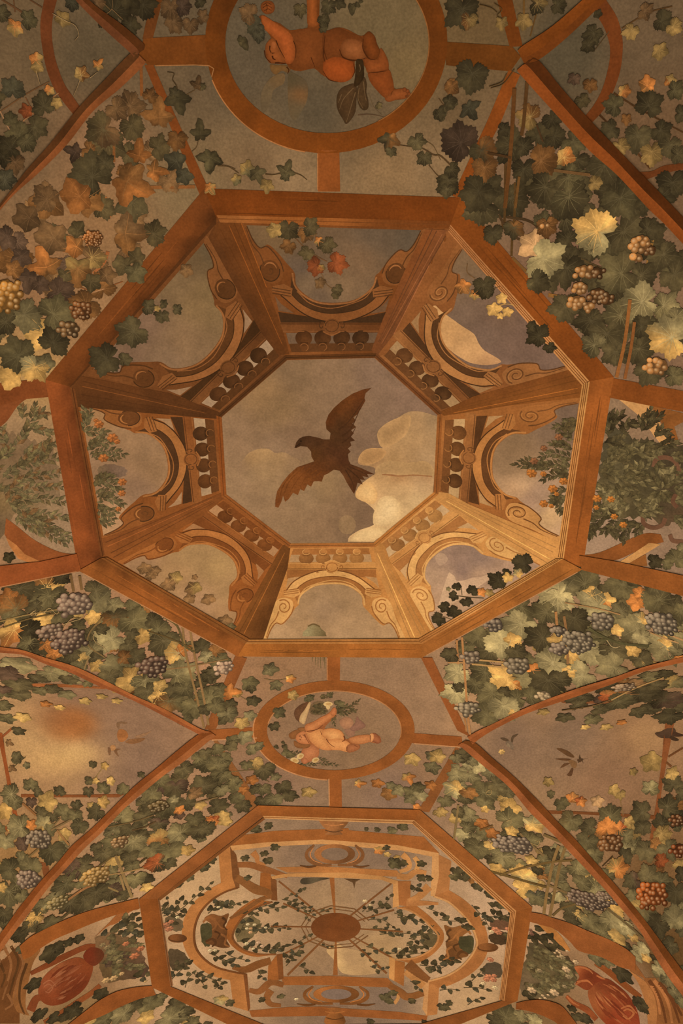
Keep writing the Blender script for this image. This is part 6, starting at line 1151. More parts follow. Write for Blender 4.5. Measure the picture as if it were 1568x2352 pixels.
leaves(v, 'q', "490 460 100 60 G-;440 520 90 120 G-;320 600 85 100 g-;230 650 90 120 G-;760 445 70 60 D;940 465 80 60 D;910 410 70 60 D;990 360 80 0 G-;780 600 60 30 G-;1040 1528 60 30 G;940 195 80 0 G-;850 220 90 160 G-;640 1580 80 0 D+;570 1560 120 60 yL r;890 1555 60 0 D", lay0=4.2)
for x, y, r, cc in ((780, 965, 14, 0), (832, 968, 14, 0), (772, 998, 13, 0), (803, 998, 13, 1), (800, 1028, 15, 1), (770, 1115, 16, 0), (862, 1108, 17, 2), (822, 1156, 12, 0), (920, 990, 12, 0), (485, 1168, 16, 0), (525, 1168, 15, 0), (550, 830, 13, 0), (230, 910, 16, 0), (890, 1135, 14, 2), (1160, 1550, 16, 0), (130, 975, 34, 3), (165, 1000, 30, 3), (180, 945, 22, 3), (570, 850, 10, 0)):
    flower(v, 'q', x, y, r, [(220, 184, 130), (206, 150, 98), (206, 160, 118), (172, 108, 72)][cc], 6.2)
v = thing('climbing_rose', (1050, 2130), 'climbing rose with pink blooms on the right half of the pergola', 'rose', 'roses on the pergola')
mass(v, 'r', (1250,1010, 1330,980, 1400,1000, 1410,1060, 1340,1080, 1270,1060), [(1330, 1030, (78, 56, 34))], 3.6); mass(v, 'r', (1230,1220, 1330,1220, 1345,1310, 1270,1330, 1200,1290), [(1280, 1270, (88, 70, 48))], 3.6); mass(v, 'r', (1260,900, 1400,890, 1410,960, 1290,960), [(1330, 930, (112, 76, 50))], 3.5)
mass(v, 'r', (1030,1020, 1110,1030, 1100,1110, 1030,1100), [(1070, 1060, (72, 64, 38))], 5.2); mass(v, 'r', (740,1000, 850,1000, 870,1070, 770,1100), [(810, 1050, (104, 84, 52))], 2.4)
for pts, n, s in (((1240,760, 1300,830, 1330,880), 7, 34), ((1120,780, 1180,840, 1250,890), 8, 34), ((1190,900, 1250,870, 1300,870), 6, 34), ((1300,880, 1360,860, 1410,850), 6, 34), ((1200,840, 1230,910, 1260,960), 6, 32), ((1350,900, 1390,880), 4, 34), ((1120,1350, 1160,1310, 1200,1270), 6, 34), ((880,1420, 960,1410, 1020,1420), 6, 30), ((1060,1400, 1160,1400, 1250,1420), 7, 38), ((1090,1530, 1150,1490, 1200,1480), 6, 30), ((780,800, 830,820, 900,850), 6, 36), ((880,890, 960,900, 1060,900), 8, 32), ((1000,890, 1060,930, 1110,950), 6, 36), ((730,1230, 830,1240, 960,1220), 10, 36), ((800,1290, 880,1260, 960,1220), 8, 36), ((880,1220, 940,1190, 1000,1200), 7, 38), ((510,1140, 600,1140, 740,1100), 11, 34), ((560,1170, 660,1150, 760,1140), 8, 34), ((630,1080, 690,1090), 4, 34), ((330,1090, 420,1120, 490,1140), 8, 28), ((280,1120, 330,1150), 4, 26), ((360,1240, 430,1270, 490,1250), 8, 30), ((420,800, 470,770, 520,710), 8, 32), ((330,830, 400,810, 490,800), 8, 32), ((540,840, 640,870, 760,920, 860,990), 13, 38), ((560,870, 680,890), 7, 38), ((360,960, 470,960, 560,1000), 9, 28), ((430,1000, 560,990, 700,1000), 10, 30), ((350,890, 450,890, 540,950), 9, 26), ((700,1010, 780,1000, 850,980), 8, 36), ((650,1030, 720,1050, 770,1090), 7, 32), ((320,1130, 380,1200, 430,1250), 7, 26), ((680,680, 720,640), 4, 40), ((660,1350, 700,1380, 740,1420), 5, 32), ((300,830, 380,760), 6, 22)):
    spray(v, 'r', pts, n, s, H, 'h', lay=3.0 if pts[0] < 880 and 800 < pts[1] < 1200 else 4.0, asp=.8, stem=ST)
leaves(v, 'r', "1010 525 100 60 D;1070 570 100 30 D;1170 640 100 60 D;1260 695 100 60 D;1340 775 110 40 D;990 570 80 60 G;1120 600 60 30 o r;745 470 80 0 D r;740 575 80 0 D;800 580 60 0 D;600 190 90 30 G-;410 215 50 0 D;330 210 40 0 D;520 220 80 0 g-;430 370 90 0 Oy r;480 350 60 30 D;490 400 60 0 y+ r;560 425 60 30 Y- r;540 465 120 0 G-;600 465 80 60 D;470 1470 90 60 G-;530 1440 70 30 G;500 1500 70 30 G;910 1545 90 60 D;950 1515 60 0 G-;670 1500 60 0 D;1090 945 70 30 D;1400 1010 80 60 D;1405 1060 70 60 D+;360 1655 60 0 D", lay0=4.4)
for x, y, r, cc in ((1300, 965, 30, 1), (1320, 985, 26, 1), (1390, 960, 20, 1), (1260, 1190, 24, 1), (1250, 1320, 30, 1), (1280, 1340, 26, 1), (1230, 1340, 22, 1), (1295, 1400, 22, 0), (1205, 1370, 18, 0), (1270, 980, 18, 0), (320, 750, 18, 0), (360, 780, 12, 0), (580, 1110, 16, 0), (1290, 1310, 18, 1)):
    flower(v, 'r', x, y, r, [(216, 176, 122), (188, 116, 76)][cc], 6.2)
b = Buf(); b.poly(sm(z('q', 1190,636, 1205,608, 1260,600, 1420,603, 1340,625, 1270,648, 1215,652), 4, True), [(*z('q', 1220, 630)[0], (74, 60, 42)), (*z('q', 1300, 615)[0], (104, 86, 60)), (*z('q', 1400, 605)[0], (78, 62, 42))], 4.4, grid=7)
tag(b.build('perched_bird', None, 'leaf'), 'small grey bird lying along the top rail of the pergola', 'bird')
b = Buf(); b.poly(z('r', 165,583, 285,588, 250,605, 240,655, 228,612), (96, 66, 38), 4.2)
tag(b.build('hanging_lamp', None, 'wood'), 'small brown pendant under the top rail of the pergola', 'pendant')

# ------------------------------------------------------------------ red vases with bouquets in the side niches
def vase(at, label): return thing('red_vase', at, label, 'vase', 'red vases in the niches')
v = vase((150, 2255), 'red vase lying in the left niche beside its bouquet')
R1 = [(400, 1000, (136, 66, 34)), (480, 930, (150, 84, 46)), (600, 900, (140, 70, 36)), (700, 900, (128, 60, 28)), (560, 1040, (124, 56, 28)), (650, 1080, (112, 48, 24)), (450, 1160, (136, 64, 32)), (360, 1180, (124, 58, 28)), (520, 1200, (116, 50, 24)), (400, 1090, (150, 80, 46))]
piece('body', sm(z('p', 315,1100, 360,1010, 420,950, 500,895, 620,852, 700,872, 760,920, 740,1020, 690,1110, 600,1185, 490,1238, 390,1242, 325,1190), 4, True), [(*z('p', x, y)[0], c) for x, y, c in R1], 5.2, v, grid=9)
line('handle', z('p', 250,985, 400,910, 560,830, 700,770, 780,770), (9, 14, 12, 16), (126, 62, 30), 5.6, v)
line('handle', z('p', 360,1385, 480,1320, 600,1240, 740,1150, 820,1080), (10, 12, 12, 10), (140, 74, 36), 5.4, v)
piece('neck', sm(z('p', 680,840, 740,770, 830,790, 850,850, 780,920, 720,900), 4, True), [(*z('p', 740, 830)[0], (116, 46, 24)), (*z('p', 820, 830)[0], (96, 50, 28))], 5.8, v, grid=8)
line('foot', z('p', 250,1290, 290,1200, 330,1180), (20, 14), (128, 64, 32), 5.5, v)
b = Buf(); rr_ = random.Random(5)
for k in range(34):
    t0 = rr_.uniform(-.85, .85); a0 = rr_.uniform(-.8, .3); a1 = a0 + rr_.uniform(.3, .7); cur = []
    for a in np.linspace(a0, min(a1, .9), 5):
        w_ = math.sqrt(max(0, 1 - a * a)) * t0 * 130; cur += [535 + a * 225 * .82 + w_ * .57, 1045 - a * 225 * .57 + w_ * .82]
    b.stroke(z('p', *cur), (1, rr_.uniform(3, 6), 1), rr_.choice([(150, 82, 48), (112, 48, 24), (140, 72, 40), (120, 56, 30), (158, 92, 56)]), 5.9 + .02 * k, 3, False)
for pts in ((360,1090, 400,1070, 430,1100, 400,1140, 370,1130), (350,1070, 410,1040, 460,1090)): b.stroke(z('p', *pts), (3, 2), (160, 92, 56), 7, 5, False)
b.build('brushwork_pattern', v, kind='stuff')
v = thing('bouquet', (280, 2200), 'bouquet of cream and pink flowers left of the far octagon', 'bouquet')
mass(v, 'p', (780,700, 900,640, 1000,680, 1120,720, 1180,860, 1220,980, 1130,1020, 980,1040, 880,1060, 830,980, 800,860), [(850, 760, (128, 92, 58)), (1000, 800, (108, 82, 50)), (1150, 780, (122, 84, 56)), (900, 950, (104, 78, 46)), (1080, 950, (92, 66, 44)), (1180, 980, (84, 60, 42))], 4.0)
for pts, n, s in (((1000,640, 1060,560, 1130,540), 7, 60), ((960,600, 1020,600, 1100,640), 6, 66), ((1030,660, 1110,640, 1160,600), 6, 62), ((960,660, 1050,680, 1150,660), 6, 60), ((1080,1010, 1140,1020, 1210,990), 6, 50), ((820,690, 900,660, 980,650), 8, 56), ((1000,560, 1060,520, 1110,500), 5, 46)): spray(v, 'p', pts, n, s, ['D', 'D+', 'd+', 'K'], 'h', lay=4.8, asp=.8)
for pts, n, s in (((850,820, 940,830, 1060,830), 10, 70), ((860,860, 950,900, 960,980), 9, 70), ((900,800, 930,760, 920,740), 6, 66), ((830,900, 900,900, 980,880), 8, 66), ((1000,900, 1080,930, 1160,930), 8, 60), ((1000,760, 1080,740, 1160,760), 8, 60)): spray(v, 'p', pts, n, s, ['G', 'g-', 'G+', 'D+', 'P'], 'l', lay=5, asp=1.6)
for x, y, r, cc in ((878, 770, 26, 0), (840, 750, 24, 0), (975, 885, 24, 0), (865, 1040, 30, 1), (930, 1022, 30, 1), (995, 985, 20, 1), (1100, 840, 36, 2), (1150, 780, 30, 2), (1030, 740, 26, 2), (1190, 1050, 14, 1)): flower(v, 'p', x, y, r, [(138, 112, 72), (190, 146, 92), (176, 104, 64)][cc], 6.2)
v = thing('leafy_twig', (120, 2190), 'black-green leaves round the left red vase', 'twig')
leaves(v, 'p', "420 810 210 150 d r;480 770 120 0 d r;560 730 110 180 d r;650 700 110 0 d r;270 1080 160 120 d r;820 1155 150 150 d r;320 1320 140 120 d;440 1350 120 150 d;600 1290 180 150 d;520 1340 110 150 d", 1.05)
v = vase((1440, 2290), 'red vase with gilt highlights lying in the right niche')
R2 = [(820, 1150, (148, 78, 40)), (900, 1080, (120, 54, 28)), (1000, 1080, (112, 48, 24)), (1100, 1200, (120, 50, 26)), (1180, 1330, (136, 56, 30)), (950, 1200, (136, 64, 32)), (900, 1250, (150, 80, 40)), (1050, 1300, (150, 66, 36)), (1000, 1380, (140, 54, 26)), (870, 1190, (172, 98, 52)), (1100, 1380, (150, 64, 34))]
piece('body', sm(z('s', 790,1130, 860,1060, 940,1025, 1020,1070, 1120,1160, 1190,1280, 1215,1400, 1190,1480, 1000,1440, 890,1350, 820,1250), 4, True), [(*z('s', x, y)[0], c) for x, y, c in R2], 5.2, v, grid=9)
piece('neck', sm(z('s', 680,930, 760,925, 830,960, 900,1010, 920,1040, 860,1060, 790,1120, 720,1090, 690,1060, 720,1010), 4, True), [(*z('s', 700, 935)[0], (188, 100, 52)), (*z('s', 780, 950)[0], (140, 64, 32)), (*z('s', 800, 1010)[0], (96, 40, 20)), (*z('s', 760, 1060)[0], (140, 66, 34)), (*z('s', 880, 1030)[0], (120, 50, 26))], 5.6, v, grid=8)
line('handle', z('s', 850,900, 960,970, 1080,1070, 1220,1180), (10, 14, 14, 12), (140, 74, 34), 5.5, v)
line('handle', z('s', 615,1170, 680,1230, 780,1280, 860,1360), (8, 12, 14, 12), (142, 72, 36), 5.5, v)
b = Buf()
for k in range(36):
    t0 = rr_.uniform(-.85, .85); a0 = rr_.uniform(-.8, .3); a1 = a0 + rr_.uniform(.3, .7); cur = []
    for a in np.linspace(a0, min(a1, .9), 5):
        w_ = math.sqrt(max(0, 1 - a * a)) * t0 * 140; cur += [1010 + a * 240 * .7 - w_ * .7, 1240 + a * 240 * .7 + w_ * .7]
    b.stroke(z('s', *cur), (1, rr_.uniform(3, 6), 1), rr_.choice([(160, 84, 46), (112, 46, 24), (146, 66, 34), (124, 54, 28), (172, 98, 54)]), 5.9 + .02 * k, 3, False)
for pts in ((680,935, 740,932, 800,955, 830,985), (690,1075, 740,1045, 800,1050), (700,1050, 780,1042, 830,1080), (860,1000, 900,1020, 930,1030), (615,1165, 660,1215, 720,1250), (1080,1290, 1120,1275, 1165,1310, 1120,1355, 1075,1330), (1060,1270, 1130,1250, 1190,1310)): b.stroke(z('s', *pts), (3, 5, 2), (178, 100, 54), 7, 5, False)
b.build('brushwork_pattern', v, kind='stuff')
v = thing('bouquet', (1260, 2240), 'dense bouquet of small white flowers right of the far octagon', 'bouquet')
mass(v, 's', (310,740, 420,740, 520,800, 640,860, 690,960, 680,1090, 600,1150, 480,1190, 330,1180, 240,1130, 250,960, 290,840), [(350, 780, (88, 72, 46)), (500, 850, (92, 72, 44)), (640, 900, (80, 60, 38)), (400, 950, (112, 92, 56)), (550, 1050, (96, 78, 48)), (300, 1050, (118, 92, 62)), (420, 1130, (104, 84, 54))], 4.0)
for pts, n, s in (((280,1150, 420,1080, 560,1000), 12, 76), ((300,980, 420,1000, 560,1080), 12, 76), ((320,840, 420,880, 560,960), 12, 76), ((420,800, 520,880, 620,960), 11, 76), ((270,900, 360,950, 440,1040), 10, 72), ((560,880, 640,920, 680,1000), 9, 72), ((450,1150, 560,1110, 650,1060), 10, 72), ((330,760, 400,800, 440,860), 8, 66), ((250,1080, 340,1100, 460,1120), 9, 70)): spray(v, 's', pts, n, s, ['G', 'g-', 'D+', 'G', 'm', 'g'], 'l', lay=4.8, asp=1.2)
for pts, n, s in (((340,580, 370,640, 430,720), 6, 50), ((380,740, 440,740, 510,730), 6, 64), ((420,690, 480,720, 560,770), 6, 56), ((270,1190, 330,1160), 5, 50), ((330,640, 350,700), 4, 46)): spray(v, 's', pts, n, s, ['d', 'D-', 'd+'], 'h', lay=5, asp=.8)
for x, y, r, cc in ((612, 950, 32, 0), (632, 1010, 26, 1), (515, 1140, 36, 0), (330, 1120, 34, 0), (690, 890, 24, 0), (580, 850, 26, 1), (395, 960, 22, 1), (600, 1090, 20, 1), (540, 800, 14, 0), (560, 815, 12, 0), (520, 815, 11, 0), (570, 835, 11, 0), (620, 800, 12, 0), (545, 845, 11, 0), (420, 1165, 13, 0), (440, 1185, 13, 0), (400, 1190, 12, 0), (465, 1160, 12, 0), (430, 1205, 12, 0), (330, 660, 20, 2), (320, 630, 16, 2)): flower(v, 's', x, y, r, [(200, 158, 110), (150, 122, 82), (122, 80, 58)][cc], 6.2)
v = thing('leafy_twig', (1420, 2220), 'dark leaves round the right red vase', 'twig')
leaves(v, 's', "880 860 170 30 g- r;950 890 130 30 g- r;1080 1000 190 45 D- r;1220 1240 150 50 D- ;760 1350 130 60 D-;690 1340 80 90 D;660 1270 80 60 d;1200 1200 90 60 D-", 1.0)

# ------------------------------------------------------------------ cherubs
def fig(c, pts): return [(*z(c, x, y)[0], cc) for x, y, cc in pts]
v = thing('cherub', (740, 130), 'winged cherub tumbling head-first on its back inside the large oval', 'cherub')
body1 = (352,100, 385,92, 420,120, 480,142, 535,182, 600,172, 642,168, 648,60, 640,-60, 664,-120, 700,-110, 716,-60, 714,60, 716,158, 770,186, 830,164, 890,180, 948,212, 980,212, 1003,190, 1030,200, 1052,248, 1062,285, 1086,300, 1112,345, 1128,380, 1130,412, 1150,470, 1162,528, 1200,540, 1238,532, 1256,556, 1232,592, 1170,600, 1122,610, 1098,572, 1058,528, 1016,482, 1004,430, 985,398, 955,358, 925,370, 928,420, 892,478, 842,494, 782,476, 724,446, 682,410, 600,428, 540,414, 515,382, 470,372, 445,382, 412,376, 392,335, 394,285, 428,238, 398,188, 374,150)
b = Buf(); b.poly(sm(z('b', *body1), 2, True), (106, 54, 20), 3.4, step=8, grid=7)
FT = lambda pts, i, o, lay: form(b, 't', pts, i, o, lay); FU = lambda pts, i, o, lay: form(b, 'u', pts, i, o, lay)
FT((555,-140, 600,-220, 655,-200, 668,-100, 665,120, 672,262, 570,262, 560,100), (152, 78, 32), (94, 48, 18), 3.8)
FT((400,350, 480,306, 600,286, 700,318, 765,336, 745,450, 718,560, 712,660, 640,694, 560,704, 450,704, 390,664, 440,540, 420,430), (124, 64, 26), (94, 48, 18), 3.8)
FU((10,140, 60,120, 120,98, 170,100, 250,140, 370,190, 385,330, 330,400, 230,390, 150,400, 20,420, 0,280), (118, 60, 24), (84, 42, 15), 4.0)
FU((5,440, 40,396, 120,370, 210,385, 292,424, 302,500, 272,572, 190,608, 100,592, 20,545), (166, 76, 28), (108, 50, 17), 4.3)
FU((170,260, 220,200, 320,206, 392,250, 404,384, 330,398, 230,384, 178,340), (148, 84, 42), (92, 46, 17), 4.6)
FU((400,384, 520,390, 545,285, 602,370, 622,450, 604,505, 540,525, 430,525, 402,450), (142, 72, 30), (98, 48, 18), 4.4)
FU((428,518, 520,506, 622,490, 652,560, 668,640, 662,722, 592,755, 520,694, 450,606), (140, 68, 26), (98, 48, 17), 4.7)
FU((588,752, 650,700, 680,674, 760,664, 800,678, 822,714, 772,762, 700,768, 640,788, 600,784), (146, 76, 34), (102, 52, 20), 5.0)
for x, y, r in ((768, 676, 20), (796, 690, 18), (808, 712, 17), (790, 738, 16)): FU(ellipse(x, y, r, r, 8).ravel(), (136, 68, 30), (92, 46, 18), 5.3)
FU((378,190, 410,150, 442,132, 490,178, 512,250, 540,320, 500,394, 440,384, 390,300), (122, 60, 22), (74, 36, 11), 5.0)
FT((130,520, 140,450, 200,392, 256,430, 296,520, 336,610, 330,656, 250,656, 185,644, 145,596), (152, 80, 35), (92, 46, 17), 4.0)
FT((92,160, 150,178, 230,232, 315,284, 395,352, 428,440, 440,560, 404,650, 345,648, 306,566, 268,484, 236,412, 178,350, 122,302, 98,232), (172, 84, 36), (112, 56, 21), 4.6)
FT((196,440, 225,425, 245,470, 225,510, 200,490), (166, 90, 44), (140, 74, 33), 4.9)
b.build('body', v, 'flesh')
b = Buf(); FT((82,70, 100,28, 150,6, 205,22, 228,72, 212,126, 150,148, 102,122), (130, 66, 27), (88, 44, 17), 3.8)
for pts in ((110,50, 150,28, 195,50), (105,80, 150,56, 200,84), (120,112, 160,92, 195,112), (140,40, 150,80, 140,120)): b.stroke(z('t', *pts), (2, 1), (76, 36, 12), 4.6, 4, False)
b.build('hand', v, 'flesh')
b = Buf()
for pts, w in (((178,470, 176,510, 190,545), 3), ((196,548, 225,545), 2), ((203,575, 210,600, 235,618), 4), ((230,648, 280,648, 340,656), 4), ((120,520, 135,590, 190,648), 2.4), ((240,415, 275,500, 330,600), 2.4), ((420,420, 445,500, 438,600), 2), ((735,460, 728,560, 745,640), 2.4), ((350,690, 372,720, 360,760), 3), ((600,590, 620,640, 640,690), 1.6)):
    b.stroke(z('t', *pts), (w, w * .5), (66, 30, 9), 5.6, 5, False)
for pts, w in (((160,300, 190,370, 260,398, 330,400, 400,384), 3.4), ((384,200, 380,290, 430,380, 490,396), 3), ((25,170, 15,300, 45,400), 2.2), ((5,500, 60,580, 150,606), 2), ((430,522, 520,512, 600,500), 2), ((655,690, 640,730), 2), ((290,430, 304,500, 280,560), 2.2)):
    b.stroke(z('u', *pts), (w * .5, w, w * .4), (70, 32, 10), 5.7, 5, False)
b.build('features', v, 'flesh')
b = Buf(); FT((180,664, 250,668, 330,668, 392,704, 366,750, 300,728, 240,770, 190,730), (116, 78, 38), (92, 64, 36), 3.2); b.build('hair', v, 'flesh')
piece('wing', sm(z('b', 530,440, 580,450, 640,500, 640,600, 600,680, 570,720, 540,700, 525,600), 4, True), fig('b', [(560, 480, (84, 68, 44)), (600, 560, (122, 82, 46)), (560, 660, (104, 82, 54)), (620, 500, (92, 74, 50)), (600, 690, (98, 80, 54))]), 2.4, v, 'flesh', grid=8)
piece('wing', sm(z('b', 420,470, 500,440, 500,500, 440,540, 420,620, 370,680, 365,560), 4, True), fig('b', [(470, 480, (110, 82, 50)), (400, 560, (106, 84, 56)), (390, 640, (100, 80, 54))]), 2.2, v, 'flesh', grid=8)
b = Buf()
FU((318,400, 350,388, 382,410, 390,500, 385,570, 330,640, 296,640, 305,560, 312,480), (56, 38, 18), (44, 28, 13), 6.0)
FU((300,620, 200,650, 150,700, 132,780, 145,870, 190,950, 222,998, 270,955, 310,880, 320,760, 325,680), (80, 54, 30), (54, 37, 20), 5.8)
FU((330,650, 390,560, 415,620, 412,700, 430,780, 428,850, 385,868, 345,830, 322,740), (78, 54, 30), (54, 37, 20), 5.6)
dr = b.build('drapery', v, 'leaf')
b = Buf()
for pts in ((290,660, 200,760, 160,860), (310,700, 270,830, 225,980), (345,660, 335,760, 380,850), (348,440, 355,480, 350,510), (180,720, 150,800), (385,600, 395,700, 410,780)): b.stroke(z('u', *pts), (2, 1), (104, 76, 46), 6.8, 5, False)
b.build('drapery_fold', dr, 'leaf')
v = thing('leafy_twig', (560, 90), 'dim leaves floating in the large oval round the cherub', 'twig')
leaves(v, 'b', "330 160 150 150 K- ;290 80 140 200 B-;350 220 90 90 K-;260 260 80 60 D- h;240 235 50 30 D- h;840 20 100 30 d r;770 40 110 90 D-;910 50 70 90 D- h;940 30 40 30 D- h;740 120 90 60 D-;735 165 70 0 D-;600 60 100 90 m-;1070 635 50 30 m;960 10 30 0 D- h", 1.0)
canes(v, 'b', [((945,690, 1000,685, 1050,690, 1110,705), (3, 1.5), (86, 62, 40)), ((1010,560, 1040,640, 1090,690), 1.6, (96, 74, 48))], name='stem', lay=3)
v = thing('cherub', (740, 1690), 'pink cherub holding white flowers inside the small oval', 'cherub')
body2 = (612,440, 640,420, 690,380, 740,352, 772,326, 788,340, 786,372, 745,405, 722,440, 780,440, 828,466, 842,500, 900,490, 980,480, 1000,468, 1040,482, 1048,508, 1022,526, 980,516, 920,522, 900,532, 924,546, 906,566, 862,577, 800,562, 740,566, 692,548, 690,580, 668,612, 630,634, 600,644, 584,622, 600,582, 628,550, 608,524, 575,515, 556,495, 560,466, 585,452)
b = Buf(); b.poly(sm(z('m', *body2), 2, True), (158, 90, 48), 3.2, step=5, grid=6)
FW = lambda pts, i, o, lay: form(b, 'w', pts, i, o, lay, grid=3)
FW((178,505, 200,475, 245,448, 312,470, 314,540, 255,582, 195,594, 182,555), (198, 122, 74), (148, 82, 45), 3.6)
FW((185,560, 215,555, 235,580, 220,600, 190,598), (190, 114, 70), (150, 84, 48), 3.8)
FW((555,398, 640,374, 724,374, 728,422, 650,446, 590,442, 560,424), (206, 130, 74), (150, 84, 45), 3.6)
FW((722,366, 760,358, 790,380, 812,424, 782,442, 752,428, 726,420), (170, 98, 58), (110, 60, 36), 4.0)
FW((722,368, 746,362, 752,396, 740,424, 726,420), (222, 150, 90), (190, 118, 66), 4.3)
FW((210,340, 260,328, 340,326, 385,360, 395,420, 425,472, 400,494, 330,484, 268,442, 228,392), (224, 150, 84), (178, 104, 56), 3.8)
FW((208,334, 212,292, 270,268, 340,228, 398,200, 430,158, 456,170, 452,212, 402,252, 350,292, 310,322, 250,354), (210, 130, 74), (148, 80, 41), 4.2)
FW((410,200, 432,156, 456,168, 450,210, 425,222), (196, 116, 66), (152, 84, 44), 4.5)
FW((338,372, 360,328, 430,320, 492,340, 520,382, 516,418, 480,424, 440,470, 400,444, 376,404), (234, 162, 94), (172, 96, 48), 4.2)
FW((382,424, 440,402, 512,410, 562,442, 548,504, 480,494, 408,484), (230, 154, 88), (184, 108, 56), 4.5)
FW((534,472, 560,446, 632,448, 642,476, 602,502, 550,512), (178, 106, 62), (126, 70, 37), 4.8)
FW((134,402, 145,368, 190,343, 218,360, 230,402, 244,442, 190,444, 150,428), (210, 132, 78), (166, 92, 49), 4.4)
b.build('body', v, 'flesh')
b = Buf()
for pts, w in (((160,384, 170,380, 178,388), 1.8), ((188,374, 200,376, 206,388), 1.8), ((165,408, 178,414), 1.6), ((180,390, 176,402), 1.4), ((205,365, 215,395, 240,440), 1.8), ((376,404, 400,440, 440,470), 1.8), ((515,380, 522,410, 500,425), 3), ((540,470, 536,500), 2), ((220,345, 300,330, 350,292), 1.8), ((725,376, 727,418), 1.6), ((600,455, 628,470), 1.4), ((340,372, 330,340), 1.4)): b.stroke(z('w', *pts), (w, w * .5), (108, 54, 26), 5.6, 4, False)
b.build('features', v, 'flesh')
b = Buf()
for pts in ((78,372, 105,346, 150,330, 175,345, 150,366, 138,400, 96,404), (150,320, 200,312, 218,340, 200,352, 165,345), (120,420, 150,430, 192,446, 250,448, 232,474, 170,480, 126,462)): FW(pts, (150, 92, 48), (116, 70, 37), 3.9)
b.build('hair_curl', v, 'flesh')
b = Buf(); FW((124,182, 150,150, 190,124, 246,108, 242,150, 212,182, 196,232, 172,272, 140,252, 124,222), (112, 72, 44), (86, 54, 34), 3.0); b.build('wing', v, 'leaf')
b = Buf(); FW((162,262, 172,215, 205,172, 240,112, 252,128, 228,210, 202,284, 176,276), (214, 168, 110), (176, 128, 80), 3.5); b.build('wing_feathers', v, 'cloud')
b = Buf()
FW((478,268, 520,234, 570,240, 592,280, 560,320, 510,320), (184, 126, 84), (150, 102, 72), 2.6); FW((560,320, 600,282, 618,226, 640,250, 684,290, 676,316, 600,342), (150, 102, 76), (128, 86, 64), 2.5); FW((520,330, 590,330, 600,372, 550,388), (160, 110, 78), (138, 96, 70), 2.4)
b.build('drapery', v, 'flesh')
v = thing('flower_spray', (760, 1625), 'white trumpet flowers and leaves carried by the small oval cherub', 'flowers')
b = Buf(); FW((245,150, 290,110, 350,110, 372,150, 390,190, 340,214, 280,214, 250,200), (104, 78, 48), (122, 94, 62), 2.6); o_ = b.build('foliage_mass', v, 'leaf'); o_['kind'] = 'stuff'
leaves(v, 'w', "240 80 90 20 G- v;480 130 90 -20 G;470 170 80 30 G-;400 60 60 -60 G;300 180 60 30 m;330 140 60 200 m;350 70 50 180 m", 1.0, lay0=3.2)
for pts, n, s in (((450,190, 540,170, 630,100), 12, 40), ((460,180, 520,200, 600,180), 10, 40), ((440,200, 430,260, 440,290), 8, 36), ((350,80, 390,60, 420,40), 7, 34), ((260,150, 320,150, 370,180), 9, 40), ((250,190, 300,190, 350,200), 8, 40), ((60,520, 120,520, 160,510), 7, 34), ((110,590, 200,612, 300,600), 12, 36), ((310,560, 360,570, 400,600), 7, 34), ((310,600, 380,600, 460,610), 9, 30), ((500,160, 560,150, 600,190), 8, 36)): spray(v, 'w', pts, n, s, ['G', 'D+', 'm', 'G-'], 'l', lay=3.2, asp=1.0)
for x, y, rx, ry, a in ((125, 575, 34, 25, 10), (170, 540, 30, 22, -25), (290, 571, 30, 20, -20), (390, 128, 38, 20, 0), (390, 150, 16, 22, 0)):
    p = z('w', x, y)[0]; k = .2902; o_ = piece('white_flower', ellipse(*p, rx * k, ry * k, 18, a), [(p[0] - 3, p[1], (224, 182, 116)), (p[0] + 5, p[1] + 2, (196, 150, 92)), (p[0], p[1] - 4, (214, 172, 112))], 5.2, v, 'cloud', grid=5)
    if ry > 18 and y != 150: piece('flower_throat', ellipse(*(p + (1, 0)), rx * k * .55, ry * k * .5, 10, a), (190, 142, 80), 5.8, o_, 'cloud')
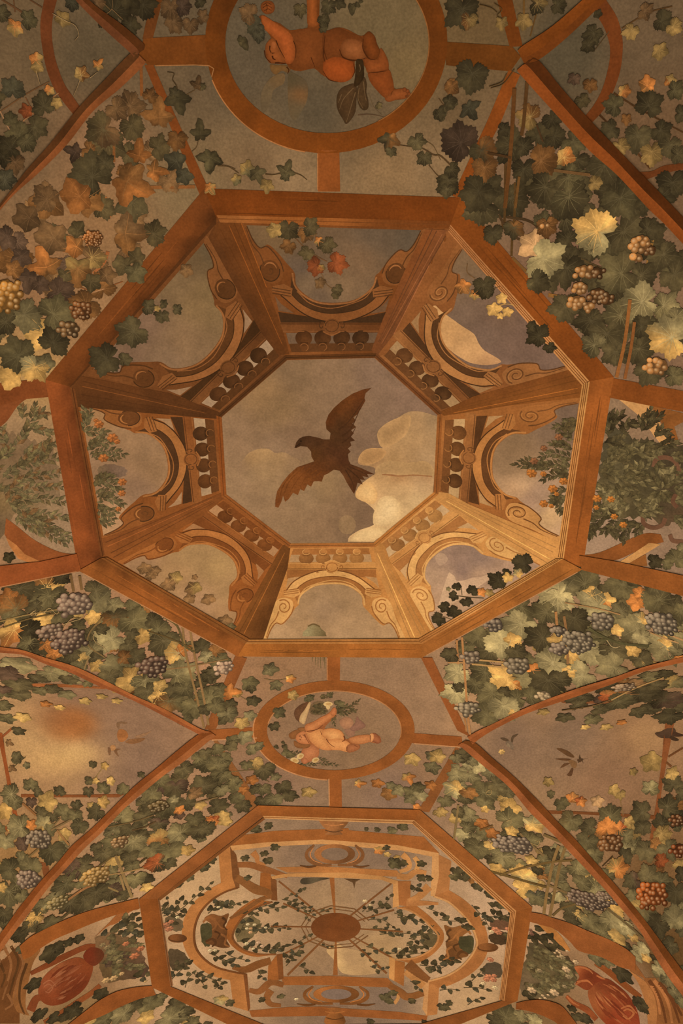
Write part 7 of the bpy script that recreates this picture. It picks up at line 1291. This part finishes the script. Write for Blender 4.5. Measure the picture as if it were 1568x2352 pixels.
# ------------------------------------------------------------------ small birds in the lunettes
def small_bird(at, label, parts):
    t = thing('small_bird', at, label, 'bird', 'small birds in the lunettes')
    for nm, c, pts, cc, lay in parts: piece(nm, sm(z(c, *pts), 3, True), cc, lay, t, 'leaf', grid=8)
small_bird((295, 1690), 'ochre parrot-like bird in the left lunette', [('body', 'j', (835,1205, 850,1190, 900,1180, 968,1178, 935,1204, 880,1216), (140, 92, 54), 2.4), ('wing', 'j', (780,1150, 798,1118, 838,1128, 855,1165, 825,1200, 790,1195), (166, 102, 54), 2.8), ('tail', 'j', (900,1165, 960,1145, 1010,1130, 970,1160, 920,1178), (152, 108, 72), 2.2), ('crest', 'j', (775,1080, 810,1066, 850,1075, 830,1085, 805,1080, 790,1120), (132, 94, 62), 2.2)])
small_bird((262, 1722), 'tiny brown bird below the ochre bird in the left lunette', [('body', 'j', (735,1230, 765,1225, 770,1250, 745,1262), (178, 122, 72), 2.6), ('wing', 'j', (720,1240, 740,1250, 735,1290, 722,1280), (120, 82, 52), 2.4), ('wing', 'j', (760,1250, 805,1250, 780,1262, 792,1302, 765,1275), (124, 84, 52), 2.4)])
small_bird((1168, 1700), 'grey bird with raised wing near the point of the right lunette', [('body', 'o', (385,80, 400,60, 425,70, 440,100, 435,125, 415,110), (124, 98, 72), 2.6), ('wing', 'o', (350,45, 375,42, 405,55, 400,68, 370,60), (92, 68, 46), 2.8), ('wing', 'o', (420,60, 430,30, 468,16, 460,30, 440,45, 432,75), (88, 66, 44), 2.8), ('breast', 'o', (395,80, 410,85, 415,105, 395,100), (150, 120, 86), 3.0)])
flower(thing('falling_blossom', (1152, 1727), 'round cream blossom under the grey bird', 'flower'), 'o', 360, 136, 22, (206, 156, 88), 2.6)
small_bird((1312, 1745), 'brown bird with spread dark wings in the right lunette', [('body', 'o', (800,190, 840,195, 862,215, 850,245, 825,235, 815,215), (128, 88, 52), 2.6), ('wing', 'o', (725,115, 750,112, 800,130, 838,160, 840,175, 800,165, 760,140), (100, 66, 38), 2.8), ('wing', 'o', (720,182, 780,180, 820,185, 800,195, 750,192), (96, 62, 36), 2.8), ('wing', 'o', (750,245, 775,215, 815,212, 790,228), (104, 68, 40), 2.8), ('tail', 'o', (795,292, 810,270, 825,245, 838,250, 825,296), (92, 60, 36), 2.8), ('head', 'o', (860,190, 880,185, 895,195, 880,205), (84, 56, 34), 3), ('feet', 'o', (880,150, 890,180, 935,182, 900,188, 905,215, 888,192, 870,210), (76, 54, 34), 2.4)])
small_bird((1530, 1685), 'dark bird at the right edge crossing the upright bar', [('body', 'o', (1380,12, 1420,2, 1460,-20, 1510,-20, 1520,10, 1500,40, 1450,45, 1410,40), (80, 56, 38), 6), ('wing', 'o', (1500,0, 1560,20, 1600,25, 1540,35, 1500,30), (72, 48, 32), 6.4), ('tail', 'o', (1490,30, 1540,55, 1520,65, 1480,50), (66, 46, 30), 6.2)])
